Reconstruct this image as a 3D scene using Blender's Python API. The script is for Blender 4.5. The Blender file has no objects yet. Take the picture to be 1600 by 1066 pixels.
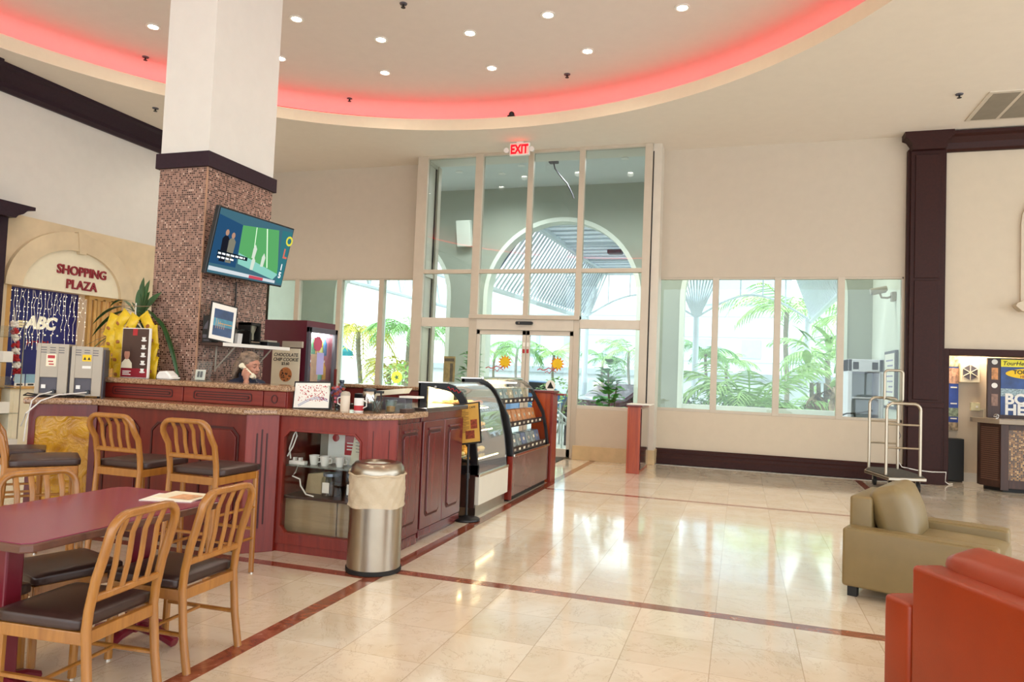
import bpy, bmesh, math, random
from mathutils import Vector, Matrix, Quaternion
S = bpy.context.scene
COL = S.collection
PI = math.pi
random.seed(7)

# ---------------------------------------------------------------- camera
cam_d = bpy.data.cameras.new('camera')
cam_d.sensor_width = 36.0
cam_d.lens = 1110.0 / 1600.0 * 36.0
cam_d.clip_end = 300
cam_o = bpy.data.objects.new('camera', cam_d)
COL.objects.link(cam_o)
Rm = Matrix(((0.9512997, -0.02376464, 0.30735017),
             (0.30570111, -0.05565987, -0.95049924),
             (0.03969534, 0.99816693, -0.04568434)))
cam_o.matrix_world = Matrix.Translation((0, 0, 1.43)) @ Rm.to_4x4()
S.camera = cam_o

# ---------------------------------------------------------------- world, sun, exposure
w = bpy.data.worlds.new('sky')
S.world = w
w.use_nodes = True
bgn = w.node_tree.nodes['Background']
bgn.inputs[0].default_value = (0.86, 0.94, 1.0, 1)
bgn.inputs[1].default_value = 2.3
S.view_settings.view_transform = 'Standard'
S.view_settings.look = 'None'
S.view_settings.gamma = 1
S.view_settings.exposure = 0.56
S.cycles.use_denoising = True
S.cycles.max_bounces = 10
S.cycles.diffuse_bounces = 5
S.cycles.glossy_bounces = 4
S.cycles.transparent_max_bounces = 16
S.cycles.sample_clamp_indirect = 6
sun_d = bpy.data.lights.new('sun', 'SUN')
sun_d.energy = 1.6
sun_d.angle = 0.12
sun_d.color = (1, 0.95, 0.85)
sun_o = bpy.data.objects.new('sun', sun_d)
COL.objects.link(sun_o)
sun_o.rotation_euler = (math.radians(38), 0, math.radians(-35))

# ---------------------------------------------------------------- materials
def lin(c):
    if isinstance(c, str):
        c = c.lstrip('#')
        c = [int(c[i:i + 2], 16) / 255 for i in (0, 2, 4)]
    return [(v / 12.92 if v <= .04045 else ((v + .055) / 1.055) ** 2.4) for v in c] + [1.0]

class NT:
    """small helper around a node tree"""
    def __init__(s, name):
        s.m = bpy.data.materials.new(name)
        s.m.use_nodes = True
        s.t = s.m.node_tree
        s.b = s.t.nodes['Principled BSDF']
        s.out = s.t.nodes['Material Output']
    def n(s, kind, **kw):
        nd = s.t.nodes.new(kind)
        for k, v in kw.items():
            setattr(nd, k, v)
        return nd
    def l(s, a, b):
        s.t.links.new(a, b)
    def coord(s, kind='Object', scale=(1, 1, 1)):
        tc = s.n('ShaderNodeTexCoord')
        mp = s.n('ShaderNodeMapping')
        mp.inputs['Scale'].default_value = scale
        s.l(tc.outputs[kind], mp.inputs[0])
        return mp.outputs[0]
    def pos(s, scale=(1, 1, 1)):
        g = s.n('ShaderNodeNewGeometry')
        mp = s.n('ShaderNodeMapping')
        mp.inputs['Scale'].default_value = scale
        s.l(g.outputs['Position'], mp.inputs[0])
        return mp.outputs[0]
    def noise(s, vec, scale, detail=3, rough=.6, dist=0):
        nd = s.n('ShaderNodeTexNoise')
        nd.inputs['Scale'].default_value = scale
        nd.inputs['Detail'].default_value = detail
        nd.inputs['Roughness'].default_value = rough
        nd.inputs['Distortion'].default_value = dist
        s.l(vec, nd.inputs['Vector'])
        return nd.outputs[0]
    def ramp(s, fac, stops, interp='LINEAR'):
        nd = s.n('ShaderNodeValToRGB')
        nd.color_ramp.interpolation = interp
        e = nd.color_ramp.elements
        while len(e) < len(stops):
            e.new(.5)
        for el, (p, c) in zip(e, stops):
            el.position = p
            el.color = lin(c)
        s.l(fac, nd.inputs[0])
        return nd.outputs[0]
    def math(s, op, a, b=None, c=None):
        nd = s.n('ShaderNodeMath', operation=op)
        for i, v in enumerate((a, b, c)):
            if v is None:
                continue
            if isinstance(v, (int, float)):
                nd.inputs[i].default_value = v
            else:
                s.l(v, nd.inputs[i])
        return nd.outputs[0]
    def mix(s, f, a, b, mode='MIX'):
        nd = s.n('ShaderNodeMix', data_type='RGBA', blend_type=mode)
        for i, v in ((0, f), (6, a), (7, b)):
            if isinstance(v, (int, float)):
                nd.inputs[i].default_value = v
            elif isinstance(v, (list, tuple, str)):
                nd.inputs[i].default_value = lin(v)
            else:
                s.l(v, nd.inputs[i])
        return nd.outputs[2]
    def bump(s, h, st, dist=.01):
        nd = s.n('ShaderNodeBump')
        nd.inputs['Strength'].default_value = st
        nd.inputs['Distance'].default_value = dist
        s.l(h, nd.inputs['Height'])
        s.l(nd.outputs[0], s.b.inputs['Normal'])

def pmat(name, col, rough=.5, metal=0., var=.06, vs=6., bump=0., bs=60., coat=0., emit=0., spec=.5, sheen=0):
    k = NT(name)
    v = k.coord()
    f = k.noise(v, vs)
    c = lin(col)
    lo = [max(0, x * (1 - var)) for x in c[:3]] + [1]
    hi = [min(1, x * (1 + var)) for x in c[:3]] + [1]
    r = k.ramp(f, [(.3, '#000000'), (.7, '#ffffff')])
    nd = k.n('ShaderNodeMix', data_type='RGBA')
    nd.inputs[6].default_value = lo
    nd.inputs[7].default_value = hi
    k.l(r, nd.inputs[0])
    k.l(nd.outputs[2], k.b.inputs['Base Color'])
    k.b.inputs['Roughness'].default_value = rough
    k.b.inputs['Metallic'].default_value = metal
    k.b.inputs['Coat Weight'].default_value = coat
    k.b.inputs['Coat Roughness'].default_value = .12
    k.b.inputs['Specular IOR Level'].default_value = spec
    if bump:
        k.bump(k.noise(v, bs, 4), bump)
    if emit:
        k.l(nd.outputs[2], k.b.inputs['Emission Color'])
        k.b.inputs['Emission Strength'].default_value = emit
    return k.m

def wood(name, c1, c2, axis=2, scale=6, rough=.35, coat=.25):
    k = NT(name)
    sc = [scale * 4] * 3
    sc[axis] = scale * .35
    v = k.coord(scale=tuple(sc))
    f = k.noise(v, 1.0, 6, .65, .6)
    k.l(k.ramp(f, [(.28, c1), (.72, c2)]), k.b.inputs['Base Color'])
    k.b.inputs['Roughness'].default_value = rough
    k.b.inputs['Coat Weight'].default_value = coat
    k.b.inputs['Coat Roughness'].default_value = .15
    return k.m

def glassmat(name, tint='#ffffff', gloss=.10, alpha=.0, rough=.0):
    """thin pane: light passes straight through, a Fresnel share is mirrored"""
    k = NT(name)
    k.t.nodes.remove(k.b)
    tr = k.n('ShaderNodeBsdfTransparent')
    tr.inputs[0].default_value = lin(tint)
    gl = k.n('ShaderNodeBsdfGlossy')
    gl.inputs['Roughness'].default_value = rough
    ge = k.n('ShaderNodeNewGeometry')
    dt = k.n('ShaderNodeVectorMath', operation='DOT_PRODUCT')
    k.l(ge.outputs['Normal'], dt.inputs[0]); k.l(ge.outputs['Incoming'], dt.inputs[1])
    om = k.math('SUBTRACT', 1.0, k.math('ABSOLUTE', dt.outputs['Value']))
    sch = k.math('ADD', .04, k.math('MULTIPLY', .96, k.math('POWER', om, 5.0)))
    mx = k.n('ShaderNodeMixShader')
    f = k.math('MULTIPLY', sch, gloss * 10)
    k.l(k.math('MINIMUM', f, 1.0), mx.inputs[0])
    k.l(tr.outputs[0], mx.inputs[1])
    k.l(gl.outputs[0], mx.inputs[2])
    src = mx.outputs[0]
    if alpha:
        df = k.n('ShaderNodeBsdfDiffuse')
        df.inputs[0].default_value = lin('#f4f8fa')
        m2 = k.n('ShaderNodeMixShader')
        m2.inputs[0].default_value = alpha
        k.l(src, m2.inputs[1])
        k.l(df.outputs[0], m2.inputs[2])
        src = m2.outputs[0]
    k.l(src, k.out.inputs[0])
    return k.m

def emat(name, col, st):
    k = NT(name)
    k.t.nodes.remove(k.b)
    e = k.n('ShaderNodeEmission')
    e.inputs[0].default_value = lin(col)
    e.inputs[1].default_value = st
    k.l(e.outputs[0], k.out.inputs[0])
    return k.m

def granite(name):
    k = NT(name)
    v = k.coord()
    f1 = k.noise(v, 55, 5, .75)
    f2 = k.noise(v, 140, 3, .7)
    c1 = k.ramp(f1, [(.36, '#3a261b'), (.46, '#8a6446'), (.56, '#b8926e'), (.68, '#d8bd9d')])
    c2 = k.ramp(f2, [(.38, '#241812'), (.52, '#b08a68'), (.7, '#e2ccb2')])
    k.l(k.mix(.45, c1, c2), k.b.inputs['Base Color'])
    k.b.inputs['Roughness'].default_value = .12
    return k.m

def mosaic(name, pitch, stops, rough=.25, spec=.6, grout='#c0967c', gap=.22):
    """little square tiles of mixed tone between light joints"""
    k = NT(name)
    g = k.n('ShaderNodeNewGeometry')
    mp = k.n('ShaderNodeMapping')
    mp.inputs['Scale'].default_value = (1 / pitch,) * 3
    mp.inputs['Location'].default_value = (.5, .5, .5)
    k.l(g.outputs['Position'], mp.inputs[0])
    fl = k.n('ShaderNodeVectorMath', operation='FLOOR')
    fr = k.n('ShaderNodeVectorMath', operation='FRACTION')
    k.l(mp.outputs[0], fl.inputs[0]); k.l(mp.outputs[0], fr.inputs[0])
    wn = k.n('ShaderNodeTexWhiteNoise', noise_dimensions='3D')
    k.l(fl.outputs[0], wn.inputs[0])
    tone = k.ramp(wn.outputs[0], stops, 'CONSTANT')
    sx = k.n('ShaderNodeSeparateXYZ'); k.l(fr.outputs[0], sx.inputs[0])
    nx = k.n('ShaderNodeSeparateXYZ'); k.l(g.outputs['Normal'], nx.inputs[0])
    ms = []
    for i in range(3):
        a = k.math('ABSOLUTE', nx.outputs[i])
        edge = k.math('MULTIPLY', k.math('GREATER_THAN', sx.outputs[i], 1 - gap), k.math('LESS_THAN', a, .7))
        ms.append(edge)
    joint = k.math('MAXIMUM', k.math('MAXIMUM', ms[0], ms[1]), ms[2])
    k.l(k.mix(joint, tone, grout), k.b.inputs['Base Color'])
    k.l(k.math('ADD', k.math('MULTIPLY', joint, .4), rough), k.b.inputs['Roughness'])
    k.b.inputs['Specular IOR Level'].default_value = spec
    return k.m

def floor_marble():
    k = NT('cream_marble_tiles')
    g = k.n('ShaderNodeNewGeometry')
    sp = k.n('ShaderNodeSeparateXYZ'); k.l(g.outputs['Position'], sp.inputs[0])
    P = .445
    def axis(o, off):
        return k.math('DIVIDE', k.math('ADD', o, off), P)
    ux, uy = axis(sp.outputs[0], 1.003 + 40 * P), axis(sp.outputs[1], -3.69 + 40 * P)
    fx, fy = k.math('FRACT', ux), k.math('FRACT', uy)
    ix, iy = k.math('FLOOR', ux), k.math('FLOOR', uy)
    jw = .006
    jx = k.math('LESS_THAN', k.math('MINIMUM', fx, k.math('SUBTRACT', 1, fx)), jw)
    jy = k.math('LESS_THAN', k.math('MINIMUM', fy, k.math('SUBTRACT', 1, fy)), jw * .7)
    cb = k.n('ShaderNodeCombineXYZ'); k.l(ix, cb.inputs[0]); k.l(iy, cb.inputs[1])
    wn = k.n('ShaderNodeTexWhiteNoise', noise_dimensions='3D'); k.l(cb.outputs[0], wn.inputs[0])
    # each slab is cut from a different spot of the stone
    off = k.n('ShaderNodeVectorMath', operation='MULTIPLY_ADD')
    k.l(wn.outputs['Color'], off.inputs[0]); off.inputs[1].default_value = (30, 30, 30); k.l(g.outputs['Position'], off.inputs[2])
    cloud = k.noise(off.outputs[0], 2.2, 6, .62, .8)
    stone = k.ramp(cloud, [(.25, '#dac6a8'), (.5, '#e6d7c0'), (.75, '#ede2d0')])
    vein = k.noise(off.outputs[0], 1.6, 8, .7, 2.5)
    vm = k.math('LESS_THAN', k.math('ABSOLUTE', k.math('SUBTRACT', vein, .5)), .006)
    stone = k.mix(k.math('MULTIPLY', vm, .35), stone, '#a5825c')
    tone = k.math('ADD', .93, k.math('MULTIPLY', wn.outputs[0], .1))
    mul = k.n('ShaderNodeVectorMath', operation='SCALE'); k.l(stone, mul.inputs[0]); k.l(tone, mul.inputs[3])
    joint = k.math('MAXIMUM', jx, jy)
    c = k.mix(k.math('MULTIPLY', joint, .45), mul.outputs[0], '#9a7c58')
    # rosso marble bands
    def band(o, a, b):
        return k.math('MULTIPLY', k.math('GREATER_THAN', o, a), k.math('LESS_THAN', o, b))
    X, Y = sp.outputs[0], sp.outputs[1]
    insq = k.math('MULTIPLY', k.math('GREATER_THAN', X, -2.41), k.math('LESS_THAN', X, 1.80))
    hb = k.math('MAXIMUM', band(Y, 4.56, 4.665), band(Y, 8.70, 8.80))
    hb = k.math('MULTIPLY', hb, insq)
    vb = k.math('MAXIMUM', band(X, -2.41, -2.305), k.math('MULTIPLY', band(X, 1.70, 1.80), k.math('GREATER_THAN', Y, 4.5)))
    front = k.math('MULTIPLY', band(Y, 4.36, 4.46), k.math('LESS_THAN', X, -2.31))
    bm_ = k.math('MAXIMUM', k.math('MAXIMUM', hb, vb), front)
    rn = k.noise(g.outputs['Position'], 7, 7, .7, 1.5)
    rosso = k.ramp(rn, [(.3, '#7c3f2c'), (.52, '#95523b'), (.64, '#a8674d'), (.70, '#d8b49c'), (.73, '#96543d')])
    c = k.mix(bm_, c, rosso)
    k.l(c, k.b.inputs['Base Color'])
    k.b.inputs['Roughness'].default_value = .13
    k.b.inputs['Specular IOR Level'].default_value = .7
    k.b.inputs['Coat Weight'].default_value = .6
    k.b.inputs['Coat Roughness'].default_value = .06
    rg = k.noise(g.outputs['Position'], 3, 3)
    k.l(k.math('ADD', .07, k.math('MULTIPLY', rg, .12)), k.b.inputs['Roughness'])
    wav = k.noise(g.outputs['Position'], 5, 2)
    k.bump(wav, .05, .02)
    return k.m

M = {}
def mats():
    M['floor'] = floor_marble()
    M['wall'] = pmat('white_wall_paint', '#d9d5cd', .75, var=.02)
    M['wallwarm'] = pmat('warm_lit_wall_paint', '#cebfa9', .75, var=.02)  # the white wall paint with warm lamp light put into its colour
    M['panel'] = pmat('beige_shade_panel', '#c6b9a7', .8, var=.02)
    M['ceil'] = pmat('ceiling_paint', '#e3dace', .85, var=.015)
    M['ceilup'] = pmat('upper_ceiling_paint', '#e0d6d0', .85, var=.015)
    M['cream'] = pmat('cream_fascia_paint', '#ecdcc0', .8, var=.02)
    M['beigemarble'] = pmat('beige_marble_cladding', '#d6c2a0', .3, var=.1, vs=2.2)
    M['marblebase'] = pmat('beige_marble_skirting', '#cdb287', .3, var=.1, vs=4)
    M['darktrim'] = pmat('aubergine_stained_trim', '#2c1b25', .5, var=.15, vs=30, spec=.25)
    M['redtrim'] = pmat('dark_mahogany_trim', '#33140f', .5, var=.18, vs=30, spec=.25)
    M['alu'] = pmat('champagne_painted_aluminium', '#c4b7a4', .4, metal=.1, var=.03)
    M['alul'] = pmat('pale_painted_aluminium', '#d0c6b6', .45, var=.03)
    M['dark'] = pmat('matt_black', '#14120f', .55)
    M['blackp'] = pmat('black_plastic', '#17171a', .35)
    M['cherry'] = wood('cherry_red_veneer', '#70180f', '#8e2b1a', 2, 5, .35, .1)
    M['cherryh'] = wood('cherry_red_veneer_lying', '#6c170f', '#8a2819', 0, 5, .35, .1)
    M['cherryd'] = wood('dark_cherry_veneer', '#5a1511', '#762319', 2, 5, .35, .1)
    M['groove'] = pmat('dark_red_groove', '#420f0c', .5)
    M['cherryside'] = wood('side_cherry_veneer', '#541a1b', '#702a28', 2, 5, .2, .2)  # glossier cherry veneer of the side cabinets
    M['orangewood'] = wood('orange_stained_wood', '#8e3110', '#b04a18', 2, 4)
    M['maple'] = wood('honey_maple_lacquer', '#915a20', '#b37832', 2, 5, .3, .4)
    M['vinyl'] = pmat('brown_vinyl', '#3c2823', .33, var=.1, vs=12, bump=.08, bs=220)
    M['granite'] = granite('brown_granite')
    M['darkgranite'] = pmat('dark_polished_top', '#3a3330', .08, var=.3, vs=60)
    M['burgundy'] = pmat('burgundy_sheen_laminate', '#8a3350', .2, var=.04)  # lighter pinkish tone carries the sheen of the tabletop
    M['tableedge'] = wood('brown_table_edge', '#4a2a1e', '#6a4030', 0, 5)
    M['tableleg'] = pmat('burgundy_enamelled_steel', '#701626', .3, var=.05)
    M['steel'] = pmat('brushed_steel', '#a79c8c', .28, metal=1, var=.08, vs=3)
    M['chrome'] = pmat('polished_steel', '#cfc8be', .12, metal=1, var=.02)
    M['cartsteel'] = pmat('satin_cart_tube', '#b3a692', .3, metal=.9, var=.03)
    M['rubber'] = pmat('black_rubber', '#1a1917', .7)
    M['greycarpet'] = pmat('grey_deck_carpet', '#4c4740', .9, var=.2, vs=60)
    M['liner'] = pmat('beige_bin_liner', '#c7b69a', .45, var=.06, vs=8, bump=.5, bs=22)
    M['tan'] = pmat('olive_tan_leather', '#836f47', .42, var=.07, vs=5, bump=.06, bs=160)
    M['orange'] = pmat('burnt_orange_leather', '#963103', .38, var=.07, vs=4, bump=.06, bs=160)
    M['greymetal'] = pmat('warm_grey_sheet_metal', '#b0a594', .5, metal=.0, var=.03)
    M['greydk'] = pmat('dark_grey_sheet_metal', '#56525a', .55, metal=.0)
    M['whitep'] = pmat('white_plastic', '#e9e6e0', .35)
    M['paper'] = pmat('white_paper', '#eeeae0', .8, var=.02)
    M['creampaper'] = pmat('cream_paper', '#e8dfc4', .8, var=.03)
    M['glass'] = glassmat('clear_window_glass', '#eef6f5', .1)
    M['glassf'] = glassmat('grey_tinted_front_glass', '#e6eef0', .1)
    M['glassc'] = glassmat('display_glass', '#eef3f0', .12)
    M['acrylic'] = glassmat('clear_acrylic', '#f4f7f5', .04, .04)
    M['glasscab'] = glassmat('cabinet_window_glass', '#fcfdfc', .04)
    M['glasscurve'] = glassmat('curved_case_glass', '#f2f6f3', .26, .13)  # diffuse whitish haze paints room reflections onto the curved glass
    M['leaffig'] = pmat('fresh_fig_leaf', '#5fa552', .4, var=.35, vs=5)
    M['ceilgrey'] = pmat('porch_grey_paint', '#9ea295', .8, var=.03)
    M['porchwhite'] = pmat('porch_white_lit_paint', '#dfe3d8', .8, var=.03)  # white paint, also the lit look of end walls and arch reveals
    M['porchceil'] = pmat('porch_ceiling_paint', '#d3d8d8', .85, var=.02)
    M['whitesteel'] = pmat('white_painted_steel', '#dfe6ea', .4, var=.02)
    M['bluepanel'] = pmat('blue_roof_panel', '#33538c', .6, var=.1)
    M['extwall'] = pmat('pale_blue_render', '#d5dfe8', .9, var=.02)
    M['asphalt'] = pmat('pale_paving', '#c9c8c2', .9, var=.06, vs=1)
    M['leafd'] = pmat('dark_green_leaf', '#2d5226', .45, var=.4, vs=5)
    M['leafm'] = pmat('mid_green_leaf', '#7cab60', .5, var=.35, vs=4)
    M['leafl'] = pmat('sunlit_green_leaf', '#aed083', .5, var=.3, vs=3)  # lightened so the colour carries sunshine the canopy blocks
    M['leafy'] = pmat('sunlit_yellow_frond', '#c9c254', .5, var=.3, vs=3)  # yellow sunlight put into the frond colour
    M['bark'] = pmat('palm_bark', '#8b8272', .85, var=.25, vs=20)
    M['pot'] = pmat('dark_pot', '#2a2622', .6)
    M['red'] = pmat('bright_red', '#b3242a', .5)
    M['redletter'] = pmat('red_sign_letter', '#8c1f2b', .4)
    M['navy'] = pmat('navy_cloth', '#1a2036', .8, var=.2, vs=20)
    M['skin'] = pmat('skin', '#b9826a', .5, var=.05)
    M['hair'] = pmat('greying_brown_hair', '#86705e', .55, var=.6, vs=38, bump=.9, bs=70)
    M['bluewall'] = pmat('royal_blue_panel', '#20246f', .5, var=.1)
    M['gold'] = pmat('golden_slat', '#c89a55', .4, var=.1)
    M['yellowpanel'] = NT('amber_quilted_film').m
    k = NT('amber_crinkled_film'); v = k.coord()
    f = k.noise(v, 6, 4, .6, 1.2)
    k.l(k.ramp(f, [(.3, '#a8700f'), (.6, '#cf9a26'), (.8, '#e6bd4e')]), k.b.inputs['Base Color'])
    k.b.inputs['Roughness'].default_value = .15
    k.bump(f, .8, .03)
    M['yellowpanel'] = k.m
    M['yellow'] = pmat('yellow_bag_foil', '#dcb81f', .3, var=.12, vs=14, bump=.5, bs=40)
    M['sunyel'] = pmat('sun_yellow', '#f0c41a', .6)
    M['sunorange'] = pmat('sun_orange', '#df7f1c', .6)
    M['brown'] = pmat('coffee_brown', '#4a3127', .5)
    M['mos_a'] = mosaic('brown_mosaic', .0195, [(0, '#38201b'), (.38, '#7f5d50'), (.62, '#987567'), (.95, '#c4a896')], .2, grout='#a07f70', gap=.24)
    M['mos_b'] = mosaic('gold_brown_mosaic', .024, [(0, '#2f1b12'), (.35, '#6b4529'), (.62, '#9a7448'), (.88, '#c29f70')], .25, grout='#8a6a48')
    M['kioskwood'] = wood('dark_walnut_kiosk', '#2c1710', '#4a2a1d', 2, 5, .45, .03)
    M['kiosktop'] = pmat('taupe_counter_top', '#9a8a76', .3)
    M['grille'] = pmat('grey_vent_slats', '#8b8375', .6)
mats()

# ---------------------------------------------------------------- object helpers
def tag(o, label=None, cat=None, group=None, kind=None):
    if label: o['label'] = label
    if cat: o['category'] = cat
    if group: o['group'] = group
    if kind: o['kind'] = kind
    return o

def thing(name, label, cat, loc=(0, 0, 0), rotz=0., group=None):
    o = bpy.data.objects.new(name, None)
    o.empty_display_size = .1
    COL.objects.link(o)
    o.location = loc
    o.rotation_euler = (0, 0, rotz)
    return tag(o, label, cat, group)

def wmat(o):
    m = Matrix.Identity(4)
    while o is not None:
        m = o.matrix_basis @ m
        o = o.parent
    return m

def copy_tree(o, parent=None):
    c = o.copy()
    COL.objects.link(c)
    if parent is not None:
        c.parent = parent
    for ch in list(o.children):
        copy_tree(ch, c)
    return c

class MB:
    def __init__(s):
        s.bm = bmesh.new()
        s.mi = 0
    def _f(s, vs):
        try:
            f = s.bm.faces.new(vs)
            f.material_index = s.mi
            return f
        except ValueError:
            return None
    def v(s, p):
        return s.bm.verts.new(p)
    def poly(s, pts):
        s._f([s.v(p) for p in pts]); return s
    def box(s, x0, y0, z0, x1, y1, z1, M4=None):
        x0, x1 = sorted((x0, x1)); y0, y1 = sorted((y0, y1)); z0, z1 = sorted((z0, z1))
        P = [Vector((x, y, z)) for z in (z0, z1) for y in (y0, y1) for x in (x0, x1)]
        if M4 is not None:
            P = [M4 @ p for p in P]
        V = [s.v(p) for p in P]
        for f in ((0, 2, 3, 1), (4, 5, 7, 6), (0, 1, 5, 4), (2, 6, 7, 3), (0, 4, 6, 2), (1, 3, 7, 5)):
            s._f([V[i] for i in f])
        return s
    def obox(s, c, size, rz=0, rx=0, ry=0):
        m = Matrix.Translation(c) @ Matrix.Rotation(rz, 4, 'Z') @ Matrix.Rotation(ry, 4, 'Y') @ Matrix.Rotation(rx, 4, 'X')
        a, b, d = size[0] / 2, size[1] / 2, size[2] / 2
        return s.box(-a, -b, -d, a, b, d, m)
    def prism(s, pts, axis, a, b):
        """polygon (2D) swept along an axis; x:(y,z) y:(x,z) z:(x,y)"""
        def mk(p, t):
            return {'x': (t, p[0], p[1]), 'y': (p[0], t, p[1]), 'z': (p[0], p[1], t)}[axis]
        A = [s.v(mk(p, a)) for p in pts]
        B = [s.v(mk(p, b)) for p in pts]
        n = len(pts)
        s._f(A[::-1]); s._f(B)
        for i in range(n):
            s._f([A[i], A[(i + 1) % n], B[(i + 1) % n], B[i]])
        return s
    def ring(s, outer, inner, axis, a, b):
        """frame between two outlines of equal length (closed), swept along axis"""
        def mk(p, t):
            return {'x': (t, p[0], p[1]), 'y': (p[0], t, p[1]), 'z': (p[0], p[1], t)}[axis]
        R = [[s.v(mk(p, t)) for p in q] for t in (a, b) for q in (outer, inner)]
        n = len(outer)
        for i in range(n):
            j = (i + 1) % n
            s._f([R[0][j], R[0][i], R[1][i], R[1][j]])
            s._f([R[2][i], R[2][j], R[3][j], R[3][i]])
            s._f([R[0][i], R[0][j], R[2][j], R[2][i]])
            s._f([R[1][j], R[1][i], R[3][i], R[3][j]])
        return s
    def cyl(s, p, q, r, r2=None, n=14, caps=True):
        p, q = Vector(p), Vector(q)
        if r2 is None: r2 = r
        d = (q - p).normalized()
        a = d.orthogonal().normalized(); b = d.cross(a)
        A = [s.v(p + (a * math.cos(2 * PI * i / n) + b * math.sin(2 * PI * i / n)) * r) for i in range(n)]
        B = [s.v(q + (a * math.cos(2 * PI * i / n) + b * math.sin(2 * PI * i / n)) * r2) for i in range(n)]
        for i in range(n):
            s._f([A[i], A[(i + 1) % n], B[(i + 1) % n], B[i]])
        if caps:
            s._f(A[::-1]); s._f(B)
        return s
    def sweep(s, pts, sec, ref=(0, 0, 1), closed=False):
        """sec: 2D outline (n, b); ref gives the b direction"""
        pts = [Vector(p) for p in pts]
        ref = Vector(ref)
        rings = []
        N = len(pts)
        for i, p in enumerate(pts):
            if closed:
                t = pts[(i + 1) % N] - pts[i - 1]
            else:
                t = pts[min(i + 1, N - 1)] - pts[max(i - 1, 0)]
            t.normalize()
            b = ref - ref.dot(t) * t
            if b.length < 1e-4:
                b = t.orthogonal()
            b.normalize()
            n = t.cross(b)
            rings.append([s.v(p + n * u + b * v) for u, v in sec])
        m = len(sec)
        for i in range(N if closed else N - 1):
            A, B = rings[i], rings[(i + 1) % N]
            for j in range(m):
                s._f([A[j], A[(j + 1) % m], B[(j + 1) % m], B[j]])
        if not closed:
            s._f(rings[0][::-1]); s._f(rings[-1])
        return s
    def tube(s, pts, r, n=8, closed=False, ref=(.31, .22, .92)):
        sec = [(r * math.cos(2 * PI * i / n), r * math.sin(2 * PI * i / n)) for i in range(n)]
        return s.sweep(pts, sec, ref, closed)
    def bar(s, pts, a, b, ref=(0, 0, 1), closed=False):
        c = min(a, b) * .25
        a /= 2; b /= 2
        sec = [(-a + c, -b), (a - c, -b), (a, -b + c), (a, b - c), (a - c, b), (-a + c, b), (-a, b - c), (-a, -b + c)]
        return s.sweep(pts, sec, ref, closed)
    def lathe(s, prof, c=(0, 0, 0), n=28, M4=None, cap=True):
        cx, cy, cz = c
        rows = []
        for r, z in prof:
            row = []
            for i in range(n):
                p = Vector((cx + r * math.cos(2 * PI * i / n), cy + r * math.sin(2 * PI * i / n), cz + z))
                row.append(s.v(M4 @ p if M4 is not None else p))
            rows.append(row)
        for a, b in zip(rows, rows[1:]):
            for i in range(n):
                s._f([a[i], a[(i + 1) % n], b[(i + 1) % n], b[i]])
        if cap and prof[0][0] > 1e-6: s._f(rows[0][::-1])
        if cap and prof[-1][0] > 1e-6: s._f(rows[-1])
        return s
    def ball(s, c, r, n=12, sc=(1, 1, 1), M4=None):
        m = Matrix.Translation(c) @ (M4 if M4 is not None else Matrix.Identity(4)) @ Matrix.Diagonal((sc[0] * r, sc[1] * r, sc[2] * r, 1))
        res = bmesh.ops.create_uvsphere(s.bm, u_segments=n, v_segments=max(6, n * 2 // 3), radius=1, matrix=m)
        for vv in res['verts']:
            for f in vv.link_faces:
                f.material_index = s.mi
        return s
    def cushion(s, x0, y0, z0, x1, y1, z1, puff=.03, n=8, M4=None):
        """soft block: rounded box whose large faces swell"""
        vd = {}
        N = n + 1
        def gv(i, j, k):
            if (i, j, k) not in vd:
                vd[(i, j, k)] = s.bm.verts.new((2 * i / N - 1, 2 * j / N - 1, 2 * k / N - 1))
            return vd[(i, j, k)]
        for ax in range(3):
            for e in (0, N):
                for i in range(N):
                    for j in range(N):
                        q4 = []
                        for di, dj in ((0, 0), (1, 0), (1, 1), (0, 1)):
                            t3 = [0, 0, 0]
                            t3[ax] = e; t3[(ax + 1) % 3] = i + di; t3[(ax + 2) % 3] = j + dj
                            q4.append(gv(*t3))
                        s._f(q4)
        allv = list(vd.values())
        c = Vector(((x0 + x1) / 2, (y0 + y1) / 2, (z0 + z1) / 2))
        h = Vector(((x1 - x0) / 2, (y1 - y0) / 2, (z1 - z0) / 2))
        rr = min(h) * .6
        for v in allv:
            p = v.co.copy()
            q = Vector([p[i] * h[i] for i in range(3)])
            core = Vector([max(-(h[i] - rr), min(h[i] - rr, q[i])) for i in range(3)])
            d = q - core
            if d.length > 1e-9:
                # push corner regions onto a rounded skin
                d2 = Vector([d[i] / rr for i in range(3)])
                mx = max(abs(x) for x in d2)
                q = core + d.normalized() * rr * mx
            k = min(range(3), key=lambda i: h[i])
            o = [i for i in range(3) if i != k]
            u = (1 - p[o[0]] ** 2) * (1 - p[o[1]] ** 2)
            q[k] += puff * u * (1 if p[k] > 0 else -1) * abs(p[k])
            q += c
            v.co = M4 @ q if M4 is not None else q
        return s
    def build(s, name, mat, parent=None, local=False, smooth=False, bevel=0., sub=0, kind=None, label=None, cat=None, group=None, auto=35):
        me = bpy.data.meshes.new(name)
        bmesh.ops.recalc_face_normals(s.bm, faces=s.bm.faces)
        s.bm.to_mesh(me); s.bm.free()
        for m_ in (mat if isinstance(mat, (list, tuple)) else [mat]):
            me.materials.append(M[m_] if isinstance(m_, str) else m_)
        o = bpy.data.objects.new(name, me)
        COL.objects.link(o)
        if parent is not None:
            o.parent = parent
            if not local:
                me.transform(wmat(parent).inverted())
        if smooth:
            me.shade_smooth()
            if auto:
                try:
                    me.set_sharp_from_angle(angle=math.radians(auto))
                except Exception:
                    pass
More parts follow.
